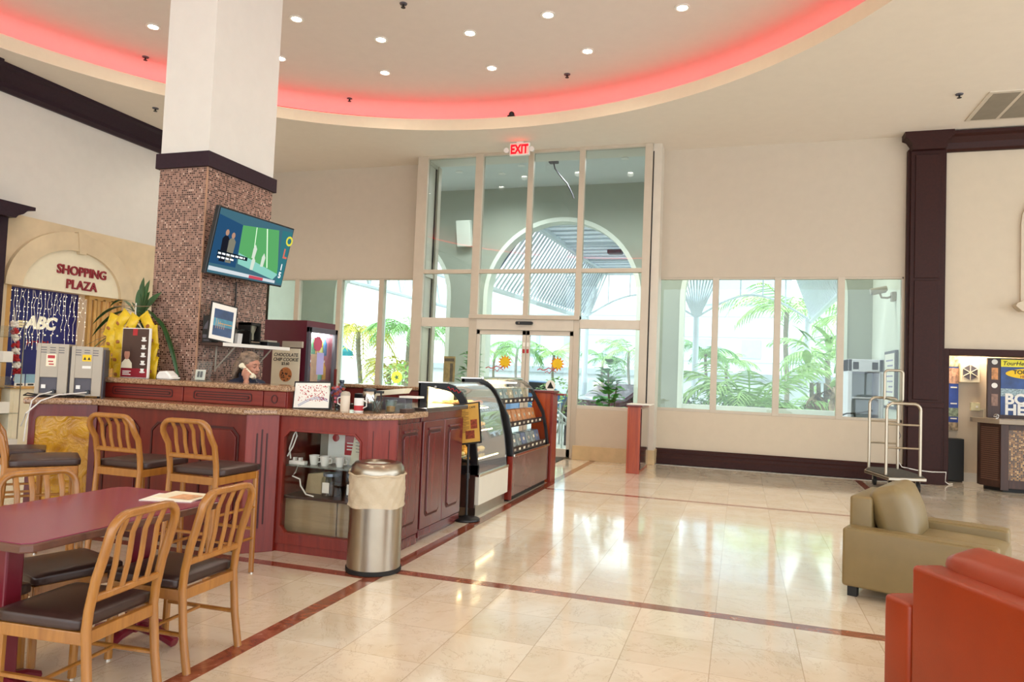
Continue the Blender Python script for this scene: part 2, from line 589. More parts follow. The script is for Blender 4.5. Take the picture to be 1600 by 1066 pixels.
        if bevel:
            b = o.modifiers.new('bevel', 'BEVEL')
            b.width = bevel; b.segments = 2; b.limit_method = 'ANGLE'
            b.angle_limit = math.radians(50)
        if sub:
            b = o.modifiers.new('sub', 'SUBSURF'); b.levels = sub; b.render_levels = sub
        return tag(o, label, cat, group, kind)

def bx(name, mat, b, parent=None, local=False, bevel=.004, **kw):
    return MB().box(*b).build(name, mat, parent, local, bevel=bevel, **kw)

def struct(name, mb, mat, **kw):
    return mb.build(name, mat, kind='structure', **kw)

def text(name, body, size, mat, parent, M4, extrude=.004, align='LEFT', weight=0., shear=0., local=False, sx=1., space=1.):
    """lettering as solid mesh; M4 maps the text plane (x right, y up, z out)"""
    cu = bpy.data.curves.new(name, 'FONT')
    cu.body = body; cu.size = size; cu.extrude = extrude; cu.align_x = align
    cu.offset = weight; cu.shear = shear; cu.space_character = space
    cu.resolution_u = 3
    tmp = bpy.data.objects.new('tmp', cu)
    COL.objects.link(tmp)
    dg = bpy.context.evaluated_depsgraph_get()
    me = bpy.data.meshes.new_from_object(tmp.evaluated_get(dg))
    bpy.data.objects.remove(tmp)
    me.name = name
    me.materials.clear()
    me.materials.append(M[mat] if isinstance(mat, str) else mat)
    me.transform(M4 @ Matrix.Diagonal((sx, 1, 1, 1)))
    o = bpy.data.objects.new(name, me)
    COL.objects.link(o)
    if parent is not None:
        o.parent = parent
        if not local:
            me.transform(wmat(parent).inverted())
    return o

def frame_m(o, right, up):
    r = Vector(right).normalized(); u = Vector(up).normalized(); n = r.cross(u)
    u = n.cross(r)
    m = Matrix.Identity(4)
    for i in range(3):
        m[i][0], m[i][1], m[i][2], m[i][3] = r[i], u[i], n[i], o[i]
    return m
def FM(x, y, z): return frame_m((x, y, z), (1, 0, 0), (0, 0, 1))      # faces -Y
def XM(x, y, z): return frame_m((x, y, z), (0, 1, 0), (0, 0, 1))      # faces +X

def arc(cx, cz, r, a0, a1, n):
    return [(cx + r * math.cos(a0 + (a1 - a0) * i / n), cz + r * math.sin(a0 + (a1 - a0) * i / n)) for i in range(n + 1)]
def rrect(x0, y0, x1, y1, r, n=4):
    p = []
    for cx, cy, a in ((x1 - r, y1 - r, 0), (x0 + r, y1 - r, PI / 2), (x0 + r, y0 + r, PI), (x1 - r, y0 + r, 1.5 * PI)):
        p += [(cx + r * math.cos(a + PI / 2 * i / n), cy + r * math.sin(a + PI / 2 * i / n)) for i in range(n + 1)]
    return p

# ================================================================ THE ROOM
CZ = 5.45
CX, CY, CR = -3.68, 4.92, 5.95
struct('floor', MB().box(-14, -7, -.12, 12, 12.16, 0), 'floor')
# ceiling with the round opening
def ceiling():
    m = MB(); n = 144
    x0, x1, y0, y1 = -14, 12, -7, 12.75
    def edge(a):
        dx, dy = math.cos(a), math.sin(a)
        t = min(((x1 - CX) / dx) if dx > 1e-9 else ((x0 - CX) / dx) if dx < -1e-9 else 1e9,
                ((y1 - CY) / dy) if dy > 1e-9 else ((y0 - CY) / dy) if dy < -1e-9 else 1e9)
        return (CX + dx * t, CY + dy * t)
    A = sorted([2 * PI * i / n for i in range(n)] + [math.atan2(y - CY, x - CX) % (2 * PI) for x in (x0, x1) for y in (y0, y1)])
    for z, flip in ((CZ, 0), (CZ + .06, 1)):
        I = [m.v((CX + CR * math.cos(a), CY + CR * math.sin(a), z)) for a in A]
        O = [m.v((*edge(a), z)) for a in A]
        for i in range(len(A)):
            j = (i + 1) % len(A)
            m._f([I[i], O[i], O[j], I[j]])
    return m
struct('ceiling', ceiling(), 'ceil')
struct('trim_1', MB().lathe([(CR, CZ), (CR, CZ + .19), (CR + .09, CZ + .19), (CR + .09, CZ + .06)], (CX, CY, 0), 144, cap=False), 'cream')
struct('ceiling_upper', MB().lathe([(CR + .55, CZ + .06)] + [(CR + .20 + .35 * math.cos(PI / 2 * i / 10), CZ + .12 + .45 * math.sin(PI / 2 * i / 10)) for i in range(11)] + [(CR - .3, 6.02), (.001, 6.02)], (CX, CY, 0), 144, cap=False), 'ceilup', smooth=True)
# light strip lying in the cove behind the lip
cv = thing('cove_light_strip', 'red glowing light strip hidden around the round ceiling recess', 'light strip', (CX, CY, CZ + .06))
MB().tube([(CX + (CR + .42) * math.cos(2 * PI * i / 144), CY + (CR + .42) * math.sin(2 * PI * i / 144), CZ + .32) for i in range(144)], .022, 6, True).build('strip', emat('red_led', '#ff0008', 4.5), cv)

# left wall: white above, marble below with the shop opening
LX = -10.05
def left_wall():
    m = MB()
    m.box(LX, -7, 3.45, LX - .2, 12.75, CZ)
    return m
struct('wall_left', left_wall(), 'wall')
m = MB()
m.box(LX + .02, -7, 0, LX - .2, 7.42, 3.45)
m.box(LX + .02, 9.48, 0, LX - .2, 12.75, 3.45)
m.box(LX + .02, 7.42, 2.42, LX - .2, 9.48, 3.45)
struct('wall_left_marble', m, 'beigemarble')
ac = thing('arch_surround', 'beige marble arch with keystone above the shop entrance', 'arch', (LX + .02, 8.46, 2.42))
yc, zc = 8.46, 2.42
m = MB(); n = 32
o_ = [(yc + 1.12 * math.cos(PI * i / n), zc + .94 * math.sin(PI * i / n)) for i in range(n + 1)]
i_ = [(yc + .86 * math.cos(PI * i / n), zc + .66 * math.sin(PI * i / n)) for i in range(n + 1)]
for a in range(n):
    m.prism([o_[a], o_[a + 1], i_[a + 1], i_[a]], 'x', LX + .02, LX + .09)
m.build('archivolt', 'beigemarble', ac)
MB().prism([(yc - .03, zc + .96), (yc + .17, zc + .94), (yc + .13, zc + .62), (yc + .02, zc + .62)], 'x', LX + .02, LX + .11).build('keystone', 'beigemarble', ac)
MB().prism(i_ + [], 'x', LX + .021, LX + .035).build('tympanum', 'creampaper', ac)
sg = thing('shop_letters', 'dark red raised letters reading SHOPPING PLAZA on the arch', 'sign', (LX + .04, 8.5, 2.6))
text('lettering', 'SHOPPING', .20, 'redletter', sg, XM(LX + .045, 8.60, 2.70), .012, 'CENTER', .004, sx=.93)
text('lettering', 'PLAZA', .20, 'redletter', sg, XM(LX + .045, 8.60, 2.485), .012, 'CENTER', .004, sx=.93)
# crown moulding on the left wall
cr = [(LX, CZ), (LX + .30, CZ), (LX + .30, CZ - .05), (LX + .24, CZ - .08), (LX + .17, CZ - .17), (LX + .12, CZ - .22), (LX + .12, CZ - .28), (LX + .05, CZ - .32), (LX, CZ - .32)]
struct('trim_2', MB().prism(cr, 'y', 6.9, 12.5), 'darktrim')
cr2 = [(x + (.07 if x > LX else 0), z - (.04 if z < CZ - .1 else 0)) for x, z in cr]
struct('trim_3', MB().prism(cr2, 'y', -7, 6.9), 'darktrim')
# dark pilaster at the far left with a flared capital
pl = thing('left_pilaster', 'dark stained pilaster with flared capital at the left edge of the shop front', 'pilaster', (LX + .1, 7.0, 0))
bx('shaft', 'darktrim', (LX, 6.85, 0, LX + .16, 7.27, 3.36), pl)
MB().prism([(6.85, 3.34), (7.27, 3.34), (7.30, 3.38), (7.38, 3.42), (7.44, 3.48), (7.55, 3.50), (7.55, 3.55), (6.7, 3.55), (6.7, 3.5), (6.8, 3.4)], 'x', LX, LX + .30).build('capital', 'darktrim', pl)
# shop recess behind the opening
struct('wall_shop', MB().box(-11.6, 7.0, 0, -11.5, 9.9, 2.6).box(-11.6, 7.0, 2.5, LX - .2, 9.9, 2.6).box(-11.6, 7.0, 0, LX - .2, 7.05, 2.6).box(-11.6, 9.85, 0, LX - .2, 9.9, 2.6), 'wallwarm')

# front wall with its openings
FY, FB = 12.5, 12.75
struct('wall_front', MB().box(-14, FY, 0, -5.95, FB, .9).box(-9.8, FY, .9, -9.6, FB, 3.2).box(-14, FY, .9, -9.6, FB, 3.2).box(-6.03, FY, .9, -5.95, FB, 3.2)
       .box(-1.45, FY, 0, 3.0, FB, .9).box(-1.45, FY, .9, -1.39, FB, 3.2).box(2.42, FY, .9, 3.0, FB, 3.2).box(3.0, FY, 2.06, 12, FB, CZ).box(4.9, FY, 0, 12, FB, 2.06), 'wallwarm')
struct('wall_front_upper_left', MB().box(-14, FY, 3.2, -5.95, FB, CZ), 'panel')
struct('wall_front_upper_right', MB().box(-1.45, FY, 3.2, 3.0, FB, CZ), 'panel')
struct('wall_corner', MB().box(-1.52, 12.1, 0, -1.36, FY + .01, CZ), 'alul')
# baseboards
bs = [(12.5, 0), (12.40, 0), (12.40, .10), (12.42, .13), (12.42, .17), (12.44, .19), (12.44, .23), (12.46, .255), (12.5, .255)]
struct('baseboard_front', MB().prism(bs, 'x', -1.36, 2.43), 'redtrim')
struct('baseboard_front_marble', MB().box(-2.72, 12.0, 0, -1.52, 12.1, .24).box(-1.52, 12.08, 0, -1.34, 12.49, .24), 'marblebase', bevel=.004)
# right pilaster + crown
m = MB().box(2.47, 12.36, .0, 2.93, 12.5, 5.2).box(2.43, 12.41, 0, 2.97, 12.5, 5.2).box(2.53, 12.34, 1.28, 2.87, 12.36, 3.12).box(2.53, 12.34, 3.16, 2.87, 12.36, 5.1).box(2.42, 12.33, .0, 2.98, 12.5, .22).box(2.44, 12.345, 1.16, 2.96, 12.5, 1.24)
rp = thing('right_pilaster', 'tall dark mahogany pilaster right of the windows with moulded capital', 'pilaster', (2.7, 12.45, 0))
m.build('shaft', 'redtrim', rp, bevel=.006)
cap = [(2.47, 5.16), (2.93, 5.16), (2.95, 5.22), (2.93, 5.25), (2.98, 5.33), (3.04, 5.36), (3.04, CZ), (2.36, CZ), (2.36, 5.36), (2.42, 5.33), (2.47, 5.25), (2.45, 5.22)]
MB().prism(cap, 'y', 12.26, 12.5).build('capital', 'redtrim', rp)
crr = [(12.5, CZ - .02), (12.28, CZ - .02), (12.28, CZ - .07), (12.33, CZ - .1), (12.38, CZ - .18), (12.40, CZ - .27), (12.44, CZ - .3), (12.5, CZ - .3)]
struct('trim_4', MB().prism(crr, 'x', 2.9, 12), 'redtrim')

# windows -------------------------------------------------------
def window(name, x0, x1, z0, z1, muls, y=12.56, mat='alu', fw=.05, gl='glass'):
    m = MB()
    m.box(x0, y - .05, z0, x1, y + .05, z0 + fw).box(x0, y - .05, z1 - fw * .6, x1, y + .05, z1)
    m.box(x0, y - .05, z0, x0 + fw * .6, y + .05, z1).box(x1 - fw * .6, y - .05, z0, x1, y + .05, z1)
    for c in muls:
        m.box(c - .052, y - .06, z0, c + .052, y + .06, z1)
    o = m.build(name, mat, None, bevel=.004, kind='structure')
    e = [x0] + list(muls) + [x1]
    for a, b in zip(e, e[1:]):
        MB().box(a + .03, y - .004, z0 + .03, b - .03, y + .004, z1 - .02).build('pane', gl, o, kind='structure')
    return o
window('window_1', -9.6, -6.03, .9, 3.21, (-8.74, -7.75, -6.80))
window('window_2', -1.39, 2.42, .9, 3.2, (-.437, .555, 1.517))

# glazed entrance front
GY = 12.1
m = MB()
for a, b in ((-5.90, -5.69), (-4.73, -4.58), (-2.78, -2.68), (-1.64, -1.51)):
    m.box(a, GY - .06, 0, b, GY + .06, CZ)
m.box(-3.72, GY - .055, 2.47, -3.62, GY + .055, CZ)
m.box(-5.9, GY - .05, 3.23, -1.51, GY + .05, 3.305)
m.box(-5.9, GY - .05, CZ - .05, -1.51, GY + .05, CZ)
m.box(-4.73, GY - .10, 2.40, -2.68, GY + .08, 2.475)
wf = m.build('window_3', 'alu', None, bevel=.005, kind='structure')
m = MB().box(-5.69, GY - .04, 2.245, -4.73, GY + .06, 2.41).box(-2.68, GY - .04, 2.255, -1.64, GY + .06, 2.415)
m.box(-2.68, GY - .05, .87, -1.64, GY + .05, .93).box(-5.69, GY - .05, .87, -4.73, GY + .05, .93)
m.build('transom', 'alul', wf, bevel=.004, kind='structure')
xs = [(-5.69, -4.73), (-4.58, -3.72), (-3.62, -2.78), (-2.68, -1.64)]
for i, (a, b) in enumerate(xs):
    MB().box(a, GY - .004, 3.305, b, GY + .004, CZ - .05).build('pane', 'glassf', wf, kind='structure')
    MB().box(a, GY - .004, 2.475 if 0 < i < 3 else 2.41, b, GY + .004, 3.23).build('pane', 'glassf' if i == 0 else 'glass', wf, kind='structure')
    if i in (0, 3):
        MB().box(a, GY - .004, .93, b, GY + .004, 2.25).build('pane', 'glass', wf, kind='structure')
struct('wall_entrance', MB().box(-2.68, GY - .05, 0, -1.52, GY + .12, .87).box(-5.69, GY - .05, 0, -4.73, GY + .12, .87), 'wallwarm')
# side return of the entrance box on the left, dark end post
m = MB().box(-5.86, 12.16, CZ - .06, -5.78, 12.78, CZ).box(-5.86, 12.16, 3.22, -5.78, 12.78, 3.30).box(-5.86, 12.16, 2.25, -5.78, 12.78, 2.41)
wr = m.build('window_4', 'alul', None, kind='structure')
MB().box(-5.825, 12.16, .1, -5.818, 12.7, CZ - .06).build('side_panel', 'alul', wr, kind='structure')  # opaque pale sheet paints in the brightness of the return glass
bx('gasket', 'dark', (-5.84, 12.68, 0, -5.80, 12.71, CZ), wr, bevel=0, kind='structure')
bx('post', 'alu', (-5.86, 12.71, 0, -5.76, 12.85, CZ), wr, kind='structure')
m = MB().box(-1.515, 12.10, 0.0, -1.505, 12.12, 5.3)
struct('trim_5', MB().box(-1.508, 12.092, 0.9, -1.490, 12.106, 5.32), 'dark')

# header with its motion sensor
hd = bx('door_header', 'alul', (-4.58, GY - .07, 2.205, -2.78, GY + .07, 2.40), None, kind='structure')
sn = thing('motion_sensor', 'black oblong motion sensor on the header above the sliding doors', 'sensor', (-3.67, GY - .09, 2.31))
MB().prism(rrect(-3.83, 2.30, -3.51, 2.36, .028), 'y', GY - .115, GY - .07).build('housing', 'blackp', sn, bevel=.005)
MB().ball((-3.76, GY - .115, 2.33), .012, 8).build('lens', 'steel', sn)
# two sliding leaves
def sun_sticker(parent, x, z, y):
    m = MB()
    pts = []
    for i in range(24):
        r = .135 if i % 2 == 0 else .085
        a = 2 * PI * i / 24
        pts.append((x + r * math.cos(a), z + r * math.sin(a)))
    m.prism(pts, 'y', y - .004, y - .002)
    m.build('sun_rays', 'sunorange', parent)
    MB().prism([(x + .088 * math.cos(2 * PI * i / 24), z + .088 * math.sin(2 * PI * i / 24)) for i in range(24)], 'y', y - .007, y - .0045).build('sun_disc', 'sunyel', parent)
    # brush-like script stroke below the sun
    m = MB()
    m.tube([(x - .36 + .05 * i, y - .004, z - .12 + .02 * math.sin(i * 1.9) + .006 * i) for i in range(8)], .009, 5)
    m.tube([(x - .22 + .04 * i, y - .004, z - .16 + .03 * math.sin(i * 2.3) + .008 * i) for i in range(6)], .007, 5)
    m.build('script_stroke', 'red', parent)
def tri_sticker(parent, x, z, y):
    MB().prism([(x + .09 * math.cos(2 * PI * i / 24), z + .10 * math.sin(2 * PI * i / 24)) for i in range(24)], 'y', y - .004, y - .002).build('round_sticker', 'paper', parent)
    MB().prism([(x - .06, z - .045), (x + .06, z - .045), (x, z + .075)], 'y', y - .007, y - .0045).build('triangle_mark', 'dark', parent)
    MB().prism(rrect(x - .075, z - .17, x + .075, z - .105, .01), 'y', y - .004, y - .002).build('notice_label', 'paper', parent)
for nm, a, b, sxp, txp in (('door_1', -4.58, -3.645, -4.03, -4.13), ('door_2', -3.635, -2.78, -3.06, -3.17)):
    m = MB()
    y = GY
    m.box(a, y - .03, 0.02, a + .06, y + .03, 2.2).box(b - .07, y - .03, .02, b, y + .03, 2.2).box(a, y - .03, 2.12, b, y + .03, 2.2).box(a, y - .03, 0.02, b, y + .03, .16)
    d = m.build(nm, 'alul', None, bevel=.004, kind='structure')
    MB().box(a + .05, y - .003, .15, b - .06, y + .003, 2.13).build('pane', 'glass', d, kind='structure')
    sun_sticker(d, sxp, 1.63, y)
    tri_sticker(d, txp, 1.24, y)
    for zz in (1.80, 1.92):
        MB().box(b - .055 if nm == 'door_1' else a + .008, y - .034, zz, b - .012 if nm == 'door_1' else a + .05, y - .03, zz + .07).build('safety_label', 'red' if zz < 1.85 else 'paper', d)
struct('door_mat_sill', MB().box(-4.6, 12.0, 0, -2.75, 12.2, .015), 'steel')
mt = thing('door_mat', 'charcoal grey mat just inside the sliding doors', 'mat', (-3.4, 11.3, 0))
MB().prism(rrect(-4.5, 10.6, -2.85, 11.98, .04), 'z', .001, .012).build('mat', 'greycarpet', mt)

# doorway at the right and the little room behind
m = MB().box(2.97, 12.42, 0, 3.04, 12.76, 2.08).box(3.04, 12.42, 1.98, 4.9, 12.76, 2.08)
struct('door_3', m, 'redtrim', bevel=.006)
struct('wall_back_room', MB().box(2.98, 13.1, 0, 6, 13.2, 2.7).box(2.98, 12.76, 0, 3.06, 13.1, 2.7).box(2.98, 12.76, 2.6, 6, 13.2, 2.7), 'wallwarm')
struct('floor_back_room', MB().box(2.75, 12.16, -.12, 12, 13.2, 0), 'floor')
struct('baseboard_back_room', MB().box(3.38, 13.07, 0, 3.75, 13.1, .14).box(3.38, 13.06, 0, 3.75, 13.1, .05), 'wall')

# ================================================================ PORCH AND OUTDOORS
struct('floor_porch', MB().box(-11.2, 12.16, -.13, 2.75, 16.1, -.012), 'asphalt')
struct('ground', MB().box(-60, 16.1, -.3, 60, 90, -.1), 'asphalt')
struct('ceiling_porch', MB().box(-11.2, 12.75, 5.82, 2.75, 16.1, 5.95), 'porchceil')
struct('wall_porch_right', MB().box(2.5, 12.75, 0, 2.74, 16.1, 5.82), 'porchwhite')  # white colour carries the light falling on this end wall
struct('wall_porch_left', MB().box(-11.2, 12.75, 0, -10.9, 16.1, 5.82), 'porchwhite')  # light on the end wall put into its white colour
PY0, PY1 = 15.8, 16.1
arches = [(-8.3, 1.6), (-4.0, 1.86), (.37, 1.67)]
pts = [(-10.9, 0)]
for c, r in arches:
    pts += [(c - r, 0)] + [(x, z) for x, z in arc(c, 3.22, r, PI, 0, 24)] + [(c + r, 0)]
pts += [(2.5, 0), (2.5, 5.82), (-10.9, 5.82)]
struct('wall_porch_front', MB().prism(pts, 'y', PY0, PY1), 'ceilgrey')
for i, (c, r) in enumerate(arches):
    o_ = [(c - r, 0)] + arc(c, 3.22, r, PI, 0, 32) + [(c + r, 0)]
    q = [(c - r + .10, 0)] + arc(c, 3.22, r - .10, PI, 0, 32) + [(c + r - .10, 0)]
    m = MB()
    for a in range(len(o_) - 1):
        m.prism([o_[a], o_[a + 1], q[a + 1], q[a]], 'y', PY0 - .03, PY1 + .03)
    struct('trim_%d' % (6 + i), m, 'porchwhite')  # white ring paints in the lit reveal of the arch
struct('wall_parapet', MB().box(-1.3, 15.85, 0, 2.04, 16.05, .92).box(-9.9, 15.85, 0, -6.7, 16.05, .92), 'porchwhite')
# porch downlights and a small junction with dangling cable
for i, (x, y) in enumerate(((-6.0, 14.3), (-5.1, 14.6), (-4.5, 14.1), (-3.3, 13.85), (-2.3, 14.0))):
    t = thing('porch_downlight', ['first', 'second', 'third', 'fourth', 'fifth'][i] + ' from the left of the small round lights in the porch ceiling', 'light', (x, y, 5.82), 0, 'porch ceiling lights')
    MB().lathe([(.075, 0), (.085, -.012), (.06, -.012)], (x, y, 5.82), 16).build('ring', 'whitep', t)
    MB().lathe([(.06, -.006), (.001, -.006)], (x, y, 5.82), 16).build('lens', emat('porch_spot', '#fff6e4', 6), t)
    if i == 0:
        pl_d = bpy.data.lights.new('porch_spot', 'SPOT'); pl_d.energy = 160; pl_d.spot_size = 2.8; pl_d.spot_blend = 1; pl_d.shadow_soft_size = .08; pl_d.color = (1, .97, .9)
    lo = bpy.data.objects.new('lamp', pl_d); COL.objects.link(lo); lo.parent = t; lo.location = (0, 0, -.04)
t = thing('loose_cable', 'loose cable dangling from a ceiling box in the porch', 'cable', (-3.75, 13.9, 5.8))
MB().box(-3.84, 13.83, 5.77, -3.66, 13.97, 5.82).build('ceiling_box', 'greydk', t)
MB().tube([(-3.75, 13.9, 5.78), (-3.72, 13.9, 5.66), (-3.6, 13.9, 5.5), (-3.45, 13.9, 5.33), (-3.33, 13.9, 5.1), (-3.30, 13.9, 5.02)], .016, 6).build('cable', 'greydk', t, smooth=True)

for x, y in ((-8.6, 14.4), (-.8, 14.2), (1.0, 14.3)):  # spots without fittings, added to brighten the porch
    lo = bpy.data.objects.new('porch_spot', pl_d); COL.objects.link(lo); lo.location = (x, y, 5.76)

# wall speaker box and panel on the left porch pier
t = thing('porch_speaker', 'white tilted wall speaker hung high on the porch pier', 'speaker', (-6.35, 15.7, 4.7))
MB().obox((-6.35, 15.62, 4.72), (.36, .16, .62), 0, .25).build('cabinet', 'porchwhite', t, bevel=.02)
MB().box(-6.38, 15.68, 4.7, -6.32, 15.81, 4.78).build('bracket', 'greydk', t)

# security camera on the porch end wall
t = thing('security_camera', 'grey bullet security camera on an arm on the porch end wall', 'camera', (2.5, 13.6, 3.02))
MB().box(2.43, 13.5, 2.93, 2.5, 13.66, 3.09).build('wall_plate', 'greymetal', t, bevel=.01)
MB().tube([(2.45, 13.58, 3.02), (2.38, 13.6, 2.99), (2.29, 13.62, 3.0), (2.26, 13.62, 3.08)], .02, 8).build('arm', 'greymetal', t, smooth=True)
MB().cyl((2.35, 13.62, 3.13), (2.13, 13.60, 3.075), .045, .045).cyl((2.37, 13.62, 3.16), (2.11, 13.6, 3.10), .048, .052, 10).build('body', 'greymetal', t, smooth=True)
MB().cyl((2.13, 13.60, 3.075), (2.122, 13.60, 3.073), .036).build('lens', 'blackp', t)
# ice cabinet
t = thing('ice_cabinet', 'pale lilac white open cabinet standing on the porch by the end wall', 'cabinet', (2.2, 14.8, 0))
m = MB().box(1.9, 14.5, 0, 1.97, 15.2, 1.95).box(2.42, 14.5, 0, 2.49, 15.2, 1.95).box(1.9, 14.5, 1.72, 2.49, 15.2, 1.95).box(1.97, 15.14, 0, 2.42, 15.2, 1.72).box(1.97, 14.52, 1.22, 2.42, 15.2, 1.25).box(1.97, 14.52, .72, 2.42, 15.2, .75).box(1.9, 14.5, 0, 2.49, 15.2, .12)
m.build('carcass', pmat('lilac_white_enamel', '#efedfb', .5, var=.03), t, bevel=.008)
MB().box(2.0, 15.12, .3, 2.4, 15.14, 1.7).build('back_panel', 'porchceil', t)
MB().box(1.98, 14.5, 1.76, 2.08, 14.51, 1.9).box(2.3, 14.5, 1.76, 2.4, 14.51, 1.9).build('corner_label', pmat('salmon_label', '#e2c8c4', .6), t)
# framed notice board on the end wall
t = thing('framed_notice', 'tall framed white notice in a dark frame on the porch end wall', 'notice', (2.49, 13.75, 1.6))
MB().box(2.45, 13.25, 1.08, 2.495, 14.2, 2.08).build('frame', 'greydk', t, bevel=.006)
MB().box(2.445, 13.31, 1.13, 2.45, 14.14, 2.03).build('sheet', 'paper', t)
m = MB()
for k_ in range(9):
    m.box(2.442, 13.42, 1.90 - .09 * k_, 2.445, 14.0 - .12 * (k_ % 3), 1.925 - .09 * k_)
m.build('text_lines', pmat('lilac_ink', '#9c96b8', .7), t)
# bicycle handlebar visible over the sill
t = thing('bicycle', 'black bicycle parked on the porch with only its handlebar above the sill', 'bicycle', (1.9, 13.5, -.012))
MB().tube([(1.66, 13.46, .93), (1.75, 13.47, .97), (1.88, 13.5, .98), (2.0, 13.52, 1.0), (2.12, 13.5, 1.03)], .014, 8).build('handlebar', 'blackp', t, smooth=True)
MB().tube([(1.70, 13.46, .95), (1.62, 13.46, .93)], .019, 8).tube([(2.08, 13.5, 1.02), (2.16, 13.5, 1.04)], .019, 8).build('grip', 'rubber', t)
MB().tube([(1.88, 13.5, .98), (1.9, 13.52, .82), (1.88, 13.56, .66)], .018, 8).tube([(1.88, 13.55, .66), (1.86, 13.6, .33)], .016, 8).build('fork', 'blackp', t)
MB().tube([(1.86 + .0 * a, 13.6 + .32 * math.cos(2 * PI * a / 28), .32 + .32 * math.sin(2 * PI * a / 28)) for a in range(28)], .018, 6, True).build('wheel', 'rubber', t)
MB().tube([(1.86, 14.6 + .32 * math.cos(2 * PI * a / 28), .32 + .32 * math.sin(2 * PI * a / 28)) for a in range(28)], .018, 6, True).build('wheel', 'rubber', t)
MB().tube([(1.88, 13.57, .62), (1.86, 14.0, .3), (1.86, 14.6, .32)], .016, 8).tube([(1.88, 13.57, .62), (1.87, 14.2, .72), (1.86, 14.0, .3)], .016, 8).build('frame', 'greydk', t)
# handrail outside the door
t = thing('handrail', 'white tubular ramp handrail just outside the sliding door', 'handrail', (-3.3, 13.6, 0))
m = MB()
for x, y in ((-3.46, 13.5), (-3.16, 13.5)):
    pass
m.tube([(-3.46, 13.4, -.01), (-3.46, 13.4, .86), (-3.2, 13.5, .60), (-3.2, 13.5, .48), (-3.46, 13.4, .70)], .022, 8)
m.tube([(-3.27, 13.48, -.01), (-3.27, 13.48, .66)], .022, 8)
m.tube([(-3.46, 13.4, .86), (-3.6, 14.6, .86), (-3.6, 14.6, -.01)], .022, 8)
m.build('rail', 'whitesteel', t, smooth=True)
t = thing('planter_box', 'dark grey block planter beyond the handrail outside the door', 'planter', (-3.0, 14.6, 0))
MB().box(-3.45, 14.4, -.012, -2.5, 15.0, .66).build('body', 'greydk', t, bevel=.01)
MB().box(-3.4, 14.45, .66, -2.55, 14.95, .74).build('cap', 'blackp', t, bevel=.01)

# plants ---------------------------------------------------------
def leaf(m, p, d, up, L, W, bend=.3, n=5, fold=.15):
    """one broad leaf blade"""
    p, d, up = Vector(p), Vector(d).normalized(), Vector(up)
    side = d.cross(up)
    if side.length < 1e-4: side = d.orthogonal()
    side.normalize(); up = side.cross(d)
    rows = []
    for i in range(n + 1):
        t = i / n
        c = p + d * (L * t) - Vector((0, 0, 1)) * (bend * L * t * t)
        wd = W * math.sin(PI * min(1, .08 + t * .92)) ** .8 * .5 + .001
        rows.append((m.v(c - side * wd + up * fold * wd), m.v(c), m.v(c + side * wd + up * fold * wd)))
    for a, b in zip(rows, rows[1:]):
        m._f([a[0], a[1], b[1], b[0]]); m._f([a[1], a[2], b[2], b[1]])
def frond(m, p, az, L, rise, droop, lw=.35, n=16, rs=None):
    """palm frond: arching midrib with thin leaflets on both sides"""
    rs = rs or random
    p = Vector(p)
    h = Vector((math.cos(az), math.sin(az), 0))
    side = Vector((-h.y, h.x, 0))
    P = []
    for i in range(n + 1):
        t = i / n
        P.append(p + h * (L * t * (1 - .18 * t)) + Vector((0, 0, 1)) * (L * (rise * t - droop * t * t)))
    m.tube(P[::2] if len(P) > 6 else P, .012 * max(1, L), 4)
    for i in range(2, n + 1):
        t = i / n
        d = (P[i] - P[i - 1]).normalized()
        ll = L * lw * (math.sin(PI * (.12 + .82 * t)) ** .7)
        for sg in (-1, 1):
            dd = (side * sg * .9 + d * .75 + Vector((0, 0, -.35 + rs.uniform(-.15, .15)))).normalized()
            a = P[i]; b = a + dd * ll * .55 - Vector((0, 0, .03 * ll)); c = a + dd * ll - Vector((0, 0, .22 * ll))
            wv = d * (.022 * L ** .5 * .9)
            m._f([m.v(a - wv), m.v(a + wv), m.v(b + wv), m.v(b - wv)])
            m._f([m.v(b - wv), m.v(b + wv), m.v(c)])
def palm(label, x, y, h, L, nf=13, mat='leafm', seed=1, lean=.2, rise=(.35, 1.0), droop=(.55, 1.0), group='palms outside the windows', z0=-.1, trunk=.09):
    rs = random.Random(seed)
    t = thing('palm_tree', label, 'palm', (x, y, z0), 0, group)
    m = MB()
    la = rs.uniform(0, 6.28)
    top = Vector((x + lean * math.cos(la), y + lean * math.sin(la), z0 + h))
    pts = [Vector((x, y, z0)).lerp(top, i / 6) + Vector((.04 * math.sin(i), 0, 0)) for i in range(7)]
    m.cyl(pts[0], pts[1], trunk * 1.4, trunk, 9)
    m.tube(pts[1:], trunk, 9).build('trunk', 'bark', t, smooth=True)
    m = MB()
    for i in range(nf):
        a = 2 * PI * i / nf + rs.uniform(-.2, .2)
        frond(m, top, a, L * rs.uniform(.8, 1.1), rs.uniform(*rise), rs.uniform(*droop), .32, 15, rs)
    m.build('crown', mat, t)
    return t
